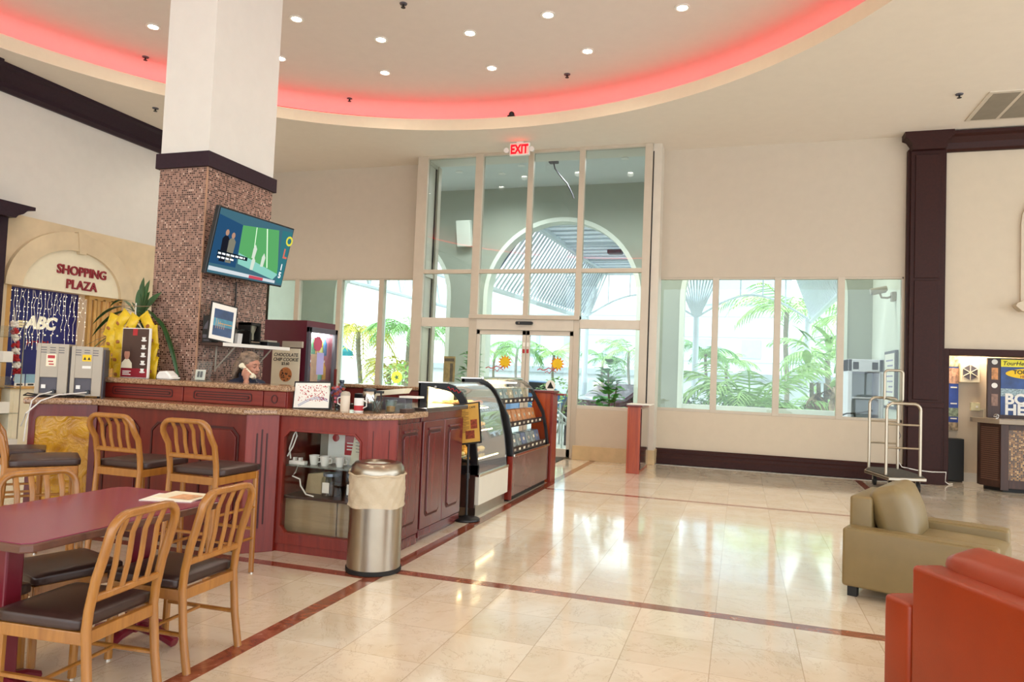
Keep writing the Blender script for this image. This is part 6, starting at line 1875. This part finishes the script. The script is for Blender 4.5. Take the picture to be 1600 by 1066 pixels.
t = thing('dining_table', 'burgundy topped table with brown edge and two burgundy pedestals', 'table', (-2.85, 2.54, 0))
TX0, TX1, TY0, TY1 = -3.22, -2.475, 1.97, 3.10
def tt(i): return [(TX0 + i, TY0 + .04 + i), (TX0 + .04 + i, TY0 + i), (TX1 - .03 - i, TY0 + i), (TX1 - i, TY0 + .03 + i), (TX1 - i, TY1 - .09 - i), (TX1 - .09 - i, TY1 - i), (TX0 + .04 + i, TY1 - i), (TX0 + i, TY1 - .04 - i)]
MB().prism(tt(0), 'z', .695, .727).build('edge', 'tableedge', t, bevel=.006)
MB().prism(tt(.012), 'z', .726, .73).build('tabletop', 'burgundy', t)
for y in (2.24, 2.94):
    MB().box(-2.945, y - .04, .05, -2.865, y + .04, .68).build('pedestal', 'tableleg', t, bevel=.008)
    MB().box(-3.10, y - .15, .675, -2.70, y + .15, .695).build('top_plate', 'tableleg', t)
    m = MB()
    for dx, dy in ((1, 0), (-1, 0), (0, 1), (0, -1)):
        L_ = .25 if dx else .17
        m.bar([(-2.905, y, .075), (-2.905 + dx * L_ * .6, y + dy * L_ * .6, .055), (-2.905 + dx * L_, y + dy * L_, .022)], .05, .045, (0, 0, 1))
    m.build('foot', 'tableleg', t, bevel=.006)
t = thing('menu_leaflets', 'white folded menu leaflets lying on the far end of the burgundy table', 'leaflet', (-2.78, 2.98, .73))
MB().obox((-2.72, 2.95, .732), (.26, .2, .003), .3).build('leaflet', 'paper', t)
MB().obox((-2.70, 2.99, .737), (.24, .17, .004), .05, .02).build('leaflet', 'creampaper', t)
MB().obox((-2.66, 2.96, .7405), (.12, .11, .001), .05, .02).build('picture', pmat('peach_print', '#d9a57a', .6, var=.3, vs=30), t)

# ================================================================ ARMCHAIRS
def armchair(name, label, mat, origin, deg, arm, back, W=.93, D=.90):
    t = thing(name, label, 'armchair', (origin[0], origin[1], 0), math.radians(deg), 'leather armchairs')
    def cb(nm, b, puff=.008, n=6, bev=0, M4=None):
        return MB().cushion(*b, puff, n, M4).build(nm, mat, t, local=True, smooth=True, auto=0)
    def soft(nm, b, r=.022):
        o = MB().box(*b).build(nm, mat, t, local=True)
        bv = o.modifiers.new('bevel', 'BEVEL'); bv.width = r; bv.segments = 4
        for p in o.data.polygons: p.use_smooth = True
        return o
    a1 = soft('arm', (0, 0, .07, D, .17, arm)); a2 = soft('arm', (0, W - .17, .07, D, W, arm))
    soft('back', (.004, .172, .07, .15, W - .172, back))
    soft('base', (.15, .175, .07, D - .03, W - .175, .27), .015)
    cb('seat_cushion', (.16, .178, .27, D + .02, W - .178, .41), .025, 8)
    Mb = Matrix.Translation((.265, W / 2, back - .115)) @ Matrix.Rotation(-.30, 4, 'Y')
    cb('back_cushion', (-.10, -(W / 2 - .185), -.21, .10, W / 2 - .185, .20), .055, 9, 0, Mb)
    # piping along the edges of arms and cushion
    for y in (.0, .17, W - .17, W):
        pass
    m = MB()
    for y in (.012, .158, W - .158, W - .012):
        m.tube([(.03, y, arm - .004), (D - .03, y, arm - .004)], .0045, 5)
    m.tube([(D - .006, .02, .1), (D - .006, .02, arm - .03)], .0045, 5).tube([(D - .006, W - .02, .1), (D - .006, W - .02, arm - .03)], .0045, 5)
    m.build('piping', mat, t, local=True)
    for x in (.06, D - .08):
        for y in (.07, W - .07):
            MB().box(x - .03, y - .03, 0, x + .03, y + .03, .075).build('foot', 'dark', t, local=True)
    return t
armchair('armchair', 'olive tan leather armchair with puffy back cushion standing on the marble floor', 'tan', (.69, 5.42), -21, .465, .665, .98, .89)
armchair('armchair', 'burnt orange leather armchair seen from behind in the bottom right corner', 'orange', (1.08, 2.745), 25.5, .50, .675, 1.015)

# ================================================================ LUGGAGE CART
t = thing('luggage_cart', 'steel luggage cart with three rail hoops and grey carpet deck by the pilaster', 'luggage cart', (2.1, 11.4, 0))
dk = [(1.75, 11.55), (1.93, 10.75), (2.42, 10.92), (2.44, 11.15), (2.30, 12.0), (1.86, 11.95)]
MB().prism(dk, 'z', .19, .235).build('deck_rim', 'steel', t, bevel=.01)
c_ = Vector((2.12, 11.4))
MB().prism([tuple(c_ + (Vector(p) - c_) * .94) for p in dk], 'z', .235, .245).build('deck_carpet', 'greycarpet', t)
def hoop(p, q, top, r=.12, rad=.02, z0=.24):
    p, q = Vector(p), Vector(q)
    d = (q - p).normalized(); L_ = (q - p).length
    pts = [(p.x, p.y, z0), (p.x, p.y, top - r)]
    for i in range(1, 7):
        a = PI - PI / 2 * i / 6
        c = p + d * (r + r * math.cos(a)); pts.append((c.x, c.y, top - r + r * math.sin(a)))
    for i in range(0, 7):
        a = PI / 2 - PI / 2 * i / 6
        c = p + d * (L_ - r + r * math.cos(a)); pts.append((c.x, c.y, top - r + r * math.sin(a)))
    pts += [(q.x, q.y, top - r), (q.x, q.y, z0)]
    return MB().tube(pts, rad, 10)
PA, PB, PC_, PD = (1.85, 11.80), (1.93, 10.95), (2.36, 11.02), (2.24, 11.85)
hoop(PB, PC_, 1.23, .09).build('front_hoop', 'cartsteel', t, smooth=True)
hoop(PA, PD, 1.29, .09).build('rear_hoop', 'cartsteel', t, smooth=True)
for z in (.62, .94):
    MB().tube([(PB[0], PB[1], z), (PC_[0], PC_[1], z)], .014, 8).build('front_rail', 'cartsteel', t, smooth=True)
    MB().tube([(PA[0], PA[1], z), (PD[0], PD[1], z)], .014, 8).build('rear_rail', 'cartsteel', t, smooth=True)
MB().tube([(2.14, 10.985, 1.23), (2.05, 11.82, 1.29)], .016, 8).build('cross_bar', 'cartsteel', t, smooth=True)
hoop((2.03, 11.70), (2.27, 11.70), 1.70, .05, .018, 1.27).tube([(2.03, 11.70, 1.27), (2.06, 11.82, 1.28)], .014, 8).tube([(2.27, 11.70, 1.27), (2.22, 11.83, 1.24)], .014, 8).build('hanging_hoop', 'cartsteel', t, smooth=True)
for x, y in ((1.92, 11.75), (2.0, 11.05), (2.35, 11.1), (2.25, 11.8)):
    w_ = MB().cyl((x - .02, y, .08), (x + .02, y, .08), .08, .08, 20).build('wheel', 'rubber', t, smooth=True)
    MB().box(x - .03, y - .015, .08, x - .022, y + .015, .19).box(x + .022, y - .015, .08, x + .03, y + .015, .19).box(x - .03, y - .03, .17, x + .03, y + .03, .19).build('fork', 'greymetal', w_)

# ================================================================ RIGHT END: kiosk, back room
t = thing('tour_kiosk', 'dark wood tour desk with louvred corner, mosaic front and taupe counter', 'desk', (3.9, 12.1, 0))
MB().prism([(3.42, 12.30), (3.62, 12.02), (5.4, 12.02), (5.4, 12.42), (3.42, 12.42)], 'z', .06, .98).build('carcass', 'kioskwood', t)
MB().prism([(3.50, 12.32), (3.66, 12.1), (5.4, 12.1), (5.4, 12.4), (3.5, 12.4)], 'z', 0, .06).build('plinth', 'dark', t)
LM = frame_m((3.42, 12.30, 0), (.2, -.28, 0), (0, 0, 1))
m = MB()
for i in range(26):
    z = .16 + .03 * i
    m.box(.03, z, .001, .30, z + .015, .012, LM)
m.build('louvre_panel', pmat('brown_louvre', '#6b4a3a', .45, var=.1), t)
MB().box(3.60, 12.0, .03, 3.70, 12.03, .98).box(3.7, 12.0, .9, 5.4, 12.03, .98).box(3.7, 12.0, .06, 5.4, 12.03, .18).build('front_frame', 'kioskwood', t, bevel=.004)
MB().box(3.70, 12.008, .18, 5.4, 12.02, .90).build('mosaic_front', 'mos_b', t)
MB().prism([(3.33, 12.34), (3.56, 11.94), (5.4, 11.94), (5.4, 12.45), (3.33, 12.45)], 'z', .98, 1.05).build('counter_top', 'kiosktop', t, bevel=.006)
t = thing('tour_poster_board', 'dark board with yellow tour helicopter BOOK HERE poster behind the tour desk', 'poster', (4.2, 12.6, 1.05))
MB().box(3.60, 12.60, 1.0, 4.86, 12.66, 1.96).box(3.60, 12.60, 0, 3.66, 12.66, 1.0).box(4.8, 12.6, 0, 4.86, 12.66, 1.0).build('board', 'kioskwood', t, bevel=.004)
MB().box(3.77, 12.590, 1.10, 4.75, 12.60, 1.94).build('poster_sky', pmat('poster_blue', '#1c3f7a', .35, var=.5, vs=4), t)
MB().box(3.77, 12.588, 1.83, 4.75, 12.590, 1.94).build('yellow_band', pmat('vivid_yellow', '#f2e41c', .4), t)
MB().box(3.77, 12.588, 1.38, 4.75, 12.590, 1.50).build('skyline', pmat('skyline_print', '#8fa3a8', .4, var=.6, vs=60), t)
MB().prism([(4.25 + .42 * math.cos(PI * i / 16), 1.73 + .085 * math.sin(PI * i / 16)) for i in range(32)], 'y', 12.585, 12.588).build('balloon_blob', 'sunyel', t)
text('lettering', 'TourHelicopter', .085, 'dark', t, FM(3.79, 12.586, 1.855), .0006, weight=.001, shear=.2)
text('lettering', 'TOUR', .085, 'dark', t, FM(3.93, 12.583, 1.725), .0006, weight=.002)
text('lettering', 'HELICOPTER', .05, 'redletter', t, FM(4.02, 12.583, 1.67), .0006, weight=.001)
text('lettering', 'BOOK', .22, 'paper', t, FM(3.82, 12.586, 1.27), .0006, weight=.008)
text('lettering', 'HERE', .22, 'paper', t, FM(3.82, 12.586, 1.11), .0006, weight=.008)
for z, c in ((1.90, 'o'), (1.72, 'p'), (1.54, 'o'), (1.32, 'p')):
    if c == 'o':
        MB().prism([(3.69 + .04 * math.cos(PI * i / 10), z + .04 * math.sin(PI * i / 10)) for i in range(20)], 'y', 12.595, 12.6).build('round_label', 'paper', t)
    else:
        MB().box(3.65, 12.595, z - .09, 3.735, 12.6, z + .09).build('small_photo', pmat('sunset_print_%d' % int(z * 100), '#c98a55' if z > 1.5 else '#8a6a5a', .5, var=.5, vs=14), t)
t = thing('desk_ornament', 'small wire ornament on the corner of the tour desk', 'ornament', (3.6, 12.2, 1.05))
MB().tube([(3.6 + .03 * math.cos(PI * i / 6), 12.2, 1.085 + .03 * math.sin(PI * i / 6)) for i in range(12)], .005, 5, True).tube([(3.6, 12.2 + .03 * math.cos(PI * i / 6), 1.085 + .03 * math.sin(PI * i / 6)) for i in range(12)], .005, 5, True).build('rings', 'chrome', t)
MB().cyl((3.6, 12.2, 1.05), (3.6, 12.2, 1.058), .025).build('foot', 'chrome', t)
t = thing('wall_fan_vent', 'cream square vent with dark hexagon fan guard on the back room wall', 'vent', (3.47, 13.08, 1.73))
MB().box(3.335, 13.0, 1.575, 3.61, 13.1, 1.885).build('housing', 'creampaper', t, bevel=.01)
hexp = [(3.473 + .115 * math.cos(PI / 6 + PI / 3 * i), 1.735 + .125 * math.sin(PI / 6 + PI / 3 * i)) for i in range(6)]
MB().prism(hexp, 'y', 12.992, 13.0).build('grille', 'greydk', t)
m = MB()
for p in hexp: m.bar([(3.473, 12.988, 1.735), (p[0], 12.988, p[1])], .012, .008, (0, 1, 0))
m.build('spokes', 'creampaper', t)
t = thing('wall_switch_box', 'small cream switch box on the back room wall', 'switch', (3.56, 13.09, 1.2))
MB().box(3.50, 13.05, 1.13, 3.63, 13.1, 1.26).build('box', pmat('ivory_plastic', '#d6cfa8', .5), t, bevel=.006)
MB().box(3.57, 13.045, 1.18, 3.60, 13.05, 1.21).build('rocker', 'whitep', t)
MB().box(3.63, 13.09, 1.15, 3.70, 13.1, 1.165).box(3.69, 13.09, .5, 3.70, 13.1, 1.165).build('conduit', 'creampaper', t)
t = thing('tour_banner', 'narrow blue and photo printed banner hanging on the left of the back room', 'banner', (3.2, 13.07, 1.4))
MB().box(3.1, 13.07, .80, 3.33, 13.09, 2.05).build('banner', pmat('banner_blue', '#25459a', .5, var=.2), t)
for k_, (z0, z1, c) in enumerate(((1.82, 2.0, '#9a9a82'), (1.55, 1.80, '#b08a72'), (1.02, 1.16, '#7e8c74'), (.80, .93, '#9c8a70'))):
    MB().box(3.1, 13.064, z0, 3.33, 13.07, z1).build('photo_print', pmat('banner_photo_%d' % k_, c, .5, var=.7, vs=18), t)
m = MB()
for z in (1.48, 1.22, .98): m.box(3.22, 13.064, z, 3.31, 13.07, z + .02)
m.build('print_lines', 'paper', t)
t = thing('black_speaker_box', 'plain black floor box standing under the banner in the back room', 'box', (3.28, 13.0, 0))
MB().box(3.13, 12.9, .02, 3.375, 13.06, .68).build('box', 'dark', t, bevel=.006)
MB().box(3.15, 12.92, 0, 3.36, 13.05, .02).build('feet', 'rubber', t)
# corbel with arched recess trim on the right wall
t = thing('wall_corbel', 'cream stepped corbel carrying an arch at the far right of the wall', 'corbel', (4.1, 12.4, 2.7))
MB().prism([(3.88, 2.74), (3.96, 2.66), (4.5, 2.66), (4.5, 2.82), (3.98, 2.82), (3.90, 2.78)], 'y', 12.34, 12.5).build('corbel', 'wallwarm', t, bevel=.006)
MB().prism([(3.98, 2.82), (3.98, 4.0), (4.0, 4.15), (4.08, 4.35), (4.25, 4.5), (4.25, 4.42), (4.13, 4.3), (4.06, 4.1), (4.05, 4.0), (4.05, 2.82)], 'y', 12.46, 12.5).build('arch_trim', 'wallwarm', t)
# white cable along the skirting
t = thing('floor_cable', 'white cable running along the pilaster base to the doorway', 'cable', (2.6, 12.3, .2))
MB().tube([(2.32, 12.36, .35), (2.40, 12.35, .23), (2.6, 12.32, .20), (2.8, 12.32, .19), (2.99, 12.33, .20), (2.995, 12.4, .05), (3.05, 12.43, .012), (3.12, 12.5, .012)], .008, 6).build('cable', 'whitep', t, smooth=True)
MB().tube([(2.36, 12.40, .9), (2.35, 12.39, .8), (2.38, 12.38, .7), (2.33, 12.38, .6), (2.37, 12.38, .5), (2.32, 12.36, .35)], .006, 6).build('loose_loop', 'greydk', t, smooth=True)

# ================================================================ THE WOMAN ON THE PHONE
def chain(m, pts, rad, n=12):
    for (p, r_), (q, s_) in zip(zip(pts, rad), zip(pts[1:], rad[1:])):
        m.cyl(p, q, r_, s_, n)
    for p, r_ in zip(pts, rad):
        m.ball(p, r_, n)
    return m
def meld(o, vox, it=6, fac=.5):
    r_ = o.modifiers.new('meld', 'REMESH'); r_.mode = 'VOXEL'; r_.voxel_size = vox; r_.use_smooth_shade = True
    s_ = o.modifiers.new('soft', 'SMOOTH'); s_.iterations = it; s_.factor = fac
    return o
WP = (-4.215, 5.385)
HZ = -.015
def head_pt(x, y, z):
    """local head frame (origin at the ear axis): pitched a little down"""
    v = Matrix.Rotation(.16, 3, 'Y') @ Vector((x, y, z))
    return (v.x + .0, v.y, v.z + 1.415 + HZ)
body = MB()
# head and face
body.ball(head_pt(-.012, 0, .03), .083, 18, (1.08, .92, 1.0))
body.ball(head_pt(.025, 0, -.03), .062, 16, (1.0, .92, 1.22))
body.ball(head_pt(.058, 0, -.085), .026, 12, (1, 1.1, .9))        # chin
body.ball(head_pt(.066, 0, .035), .03, 12, (.6, 1.5, .8))          # brow
for s_ in (-1, 1):
    body.ball(head_pt(.055, s_ * .032, -.022), .024, 12)           # cheek
    body.ball(head_pt(.069, s_ * .029, .012), .0125, 10)           # eyelid
    body.ball(head_pt(-.008, s_ * .074, -.005), .022, 10, (.8, .35, 1.3))  # ear
    body.ball(head_pt(.083, s_ * .009, -.022), .0085, 10)          # nostril wing
chain(body, [head_pt(.079, 0, .02), head_pt(.09, 0, -.002), head_pt(.098, 0, -.018)], [.009, .0105, .012])
body.ball(head_pt(.079, 0, -.047), .0135, 10, (.75, 1.6, .5))      # upper lip
body.ball(head_pt(.076, 0, -.057), .0135, 10, (.75, 1.4, .55))     # lower lip
# neck, trunk
chain(body, [(-.025, 0, 1.20), (-.005, 0, 1.33)], [.056, .05], 14)
body.ball((-.03, 0, 1.10), .15, 16, (.72, 1.05, .9)).ball((-.03, 0, .95), .135, 16, (.75, 1.0, 1.1)).ball((-.03, 0, .78), .155, 16, (.78, 1.1, .8))
for s_ in (-1, 1):
    chain(body, [(-.03, s_ * .08, .76), (-.02, s_ * .085, .42), (-.03, s_ * .085, .07)], [.085, .055, .04])
    chain(body, [(-.03, s_ * .085, .045), (.11, s_ * .09, .03)], [.04, .03])
    chain(body, [(-.03, s_ * .06, 1.225), (-.03, s_ * .165, 1.21)], [.05, .055])
# left arm hangs, hand at the counter edge
chain(body, [(-.03, .17, 1.21), (-.03, .215, .93), (.13, .19, .86)], [.048, .038, .026])
body.ball((.18, .185, .855), .034, 10, (1.2, .9, .45))
for k_ in range(4):
    chain(body, [(.21, .165 + .015 * k_, .855), (.245, .163 + .016 * k_, .845), (.262, .163 + .016 * k_, .83)], [.009, .008, .0075], 7)
chain(body, [(.17, .16, .852), (.195, .142, .848), (.22, .138, .845)], [.010, .009, .008], 7)
# right arm: elbow low in front, forearm up, hand round the handset
chain(body, [(-.03, -.17, 1.21), (.05, -.235, 1.0), (.098, -.165, 1.20), (.092, -.137, 1.265)], [.048, .04, .027, .024])
body.ball((.080, -.130, 1.308), .036, 12, (.95, .55, 1.15))        # palm
hs0, hs1 = Vector((.0, -.098, 1.405)), Vector((.118, -.092, 1.318))
for k_ in range(4):
    c = Vector((.046 + .0185 * k_, -.108, 1.366 - .0145 * k_))
    chain(body, [(c.x - .002, -.137, c.z - .042), (c.x + .0, -.134, c.z - .012), (c.x + .004, -.119, c.z + .012), (c.x + .008, -.098, c.z + .016 - .002 * k_)], [.0105, .010, .009, .008], 7)
chain(body, [(.066, -.105, 1.30), (.082, -.085, 1.318), (.094, -.078, 1.328)], [.012, .011, .009], 7)
p_ = body.build('person', 'skin', None, smooth=True, auto=0)
meld(p_, .0042, 4)
p_.location = (WP[0], WP[1], 0)
p_.rotation_euler.z = math.radians(-4)
tag(p_, 'woman in navy top holding a phone to her ear behind the bar', 'person')
jk = MB()
jk.ball((-.03, 0, 1.10), .165, 16, (.75, 1.06, .9)).ball((-.03, 0, .95), .15, 16, (.78, 1.02, 1.15)).ball((-.03, 0, .80), .17, 16, (.8, 1.1, .7))
for s_ in (-1, 1):
    chain(jk, [(-.03, s_ * .05, 1.245), (-.03, s_ * .168, 1.215)], [.062, .068])
chain(jk, [(-.03, .17, 1.21), (-.03, .218, .93), (.08, .2, .875)], [.063, .052, .04])
chain(jk, [(-.03, -.17, 1.21), (.05, -.238, 1.0), (.083, -.192, 1.12)], [.063, .054, .042])
chain(jk, [(-.035, .03, 1.255), (-.025, -.03, 1.255)], [.07, .07])
jo = meld(jk.build('jacket', 'navy', p_, local=True, smooth=True, auto=0), .007, 4)
cl_ = MB()
pts = [(-.022 + .068 * math.cos(2 * PI * i / 20), .07 * math.sin(2 * PI * i / 20), 1.292 - .016 * math.cos(2 * PI * i / 20)) for i in range(20)]
cl_.bar(pts, .012, .07, (0, 0, 1), True).build('collar', 'navy', p_, local=True, smooth=True)
tr = MB().ball((-.03, 0, .74), .17, 14, (.8, 1.08, .7))
for s_ in (-1, 1):
    chain(tr, [(-.03, s_ * .082, .74), (-.02, s_ * .088, .42), (-.03, s_ * .088, .1)], [.098, .072, .062])
meld(tr.build('trousers', 'dark', p_, local=True, smooth=True, auto=0), .008, 4)
hr = MB()
hr.ball(head_pt(-.028, 0, .045), .092, 16, (1.05, .96, 1.0))
hr.ball(head_pt(.02, 0, .088), .05, 12, (1.1, 1.3, .55))
rs = random.Random(21)
for i in range(34):
    a = rs.uniform(-1.35, 1.35)
    L_ = rs.uniform(.10, .20)
    x0, y0 = -.028 - .088 * math.cos(a), .084 * math.sin(a)
    b = head_pt(x0, y0, .03)
    pts = [(b[0] + .006 * math.sin(k_ * 2.1 + i) - .012 * k_, b[1] * (1 + .05 * k_) + .006 * math.cos(k_ * 1.7 + i), b[2] - L_ * k_ / 4) for k_ in range(5)]
    chain(hr, pts, [.02, .019, .017, .014, .007], 7)
for i in range(16):
    a = -.9 + 1.8 * i / 15
    pts = [head_pt(.062 * math.cos(a * .9), .068 * math.sin(a), .082 - .03 * abs(a)), head_pt(.0, .075 * math.sin(a), .112 - .02 * abs(a)), head_pt(-.07, .07 * math.sin(a), .10), head_pt(-.112, .05 * math.sin(a), .03)]
    chain(hr, pts, [.008, .011, .012, .01], 6)
meld(hr.build('hair', 'hair', p_, local=True, smooth=True, auto=0), .0055, 1)
fe = MB()
for s_ in (-1, 1):
    fe.tube([head_pt(.0765, s_ * .043, .030), head_pt(.083, s_ * .03, .036), head_pt(.084, s_ * .016, .032)], .0028, 5)
fe.build('eyebrow', 'brown', p_, local=True)
fe = MB()
for s_ in (-1, 1):
    fe.tube([head_pt(.074, s_ * .039, .007), head_pt(.0815, s_ * .029, .003), head_pt(.081, s_ * .018, .007)], .0018, 5)
fe.build('lashes', 'dark', p_, local=True)
MB().tube([head_pt(.085, -.018, -.052), head_pt(.0905, 0, -.0515), head_pt(.085, .018, -.052)], .003, 6).build('lips', pmat('lip_rose', '#8d4a44', .5), p_, local=True)
hs = thing('telephone_handset', 'cream telephone handset held to the ear of the woman', 'telephone', (WP[0], WP[1], 1.36), math.radians(-4))
def hl(v): return (v[0], v[1], v[2] - 1.36)
hm = MB().bar([hl(hs0), hl(hs0.lerp(hs1, .25) + Vector((0, -.008, .006))), hl(hs0.lerp(hs1, .75) + Vector((0, -.008, .006))), hl(hs1)], .026, .022, (0, 1, 0))
hm.build('grip', 'creampaper', hs, local=True, bevel=.004)
for nm, p, d in (('earpiece', hs0, Vector((-.004, .022, -.018))), ('mouthpiece', hs1, Vector((-.012, .03, -.012)))):
    MB().cyl(hl(p + Vector((0, -.012, .004))), hl(p + d), .025, .022, 18).build(nm, 'creampaper', hs, local=True, bevel=.003)
m = MB()
m.tube([hl(hs1 + Vector((.01, 0, -.01)) + Vector((.006 * i + .005 * math.cos(i * 1.4), .005 * math.sin(i * 1.4), -.005 * i))) for i in range(26)], .003, 5)
m.build('coiled_cord', 'greydk', hs, local=True)
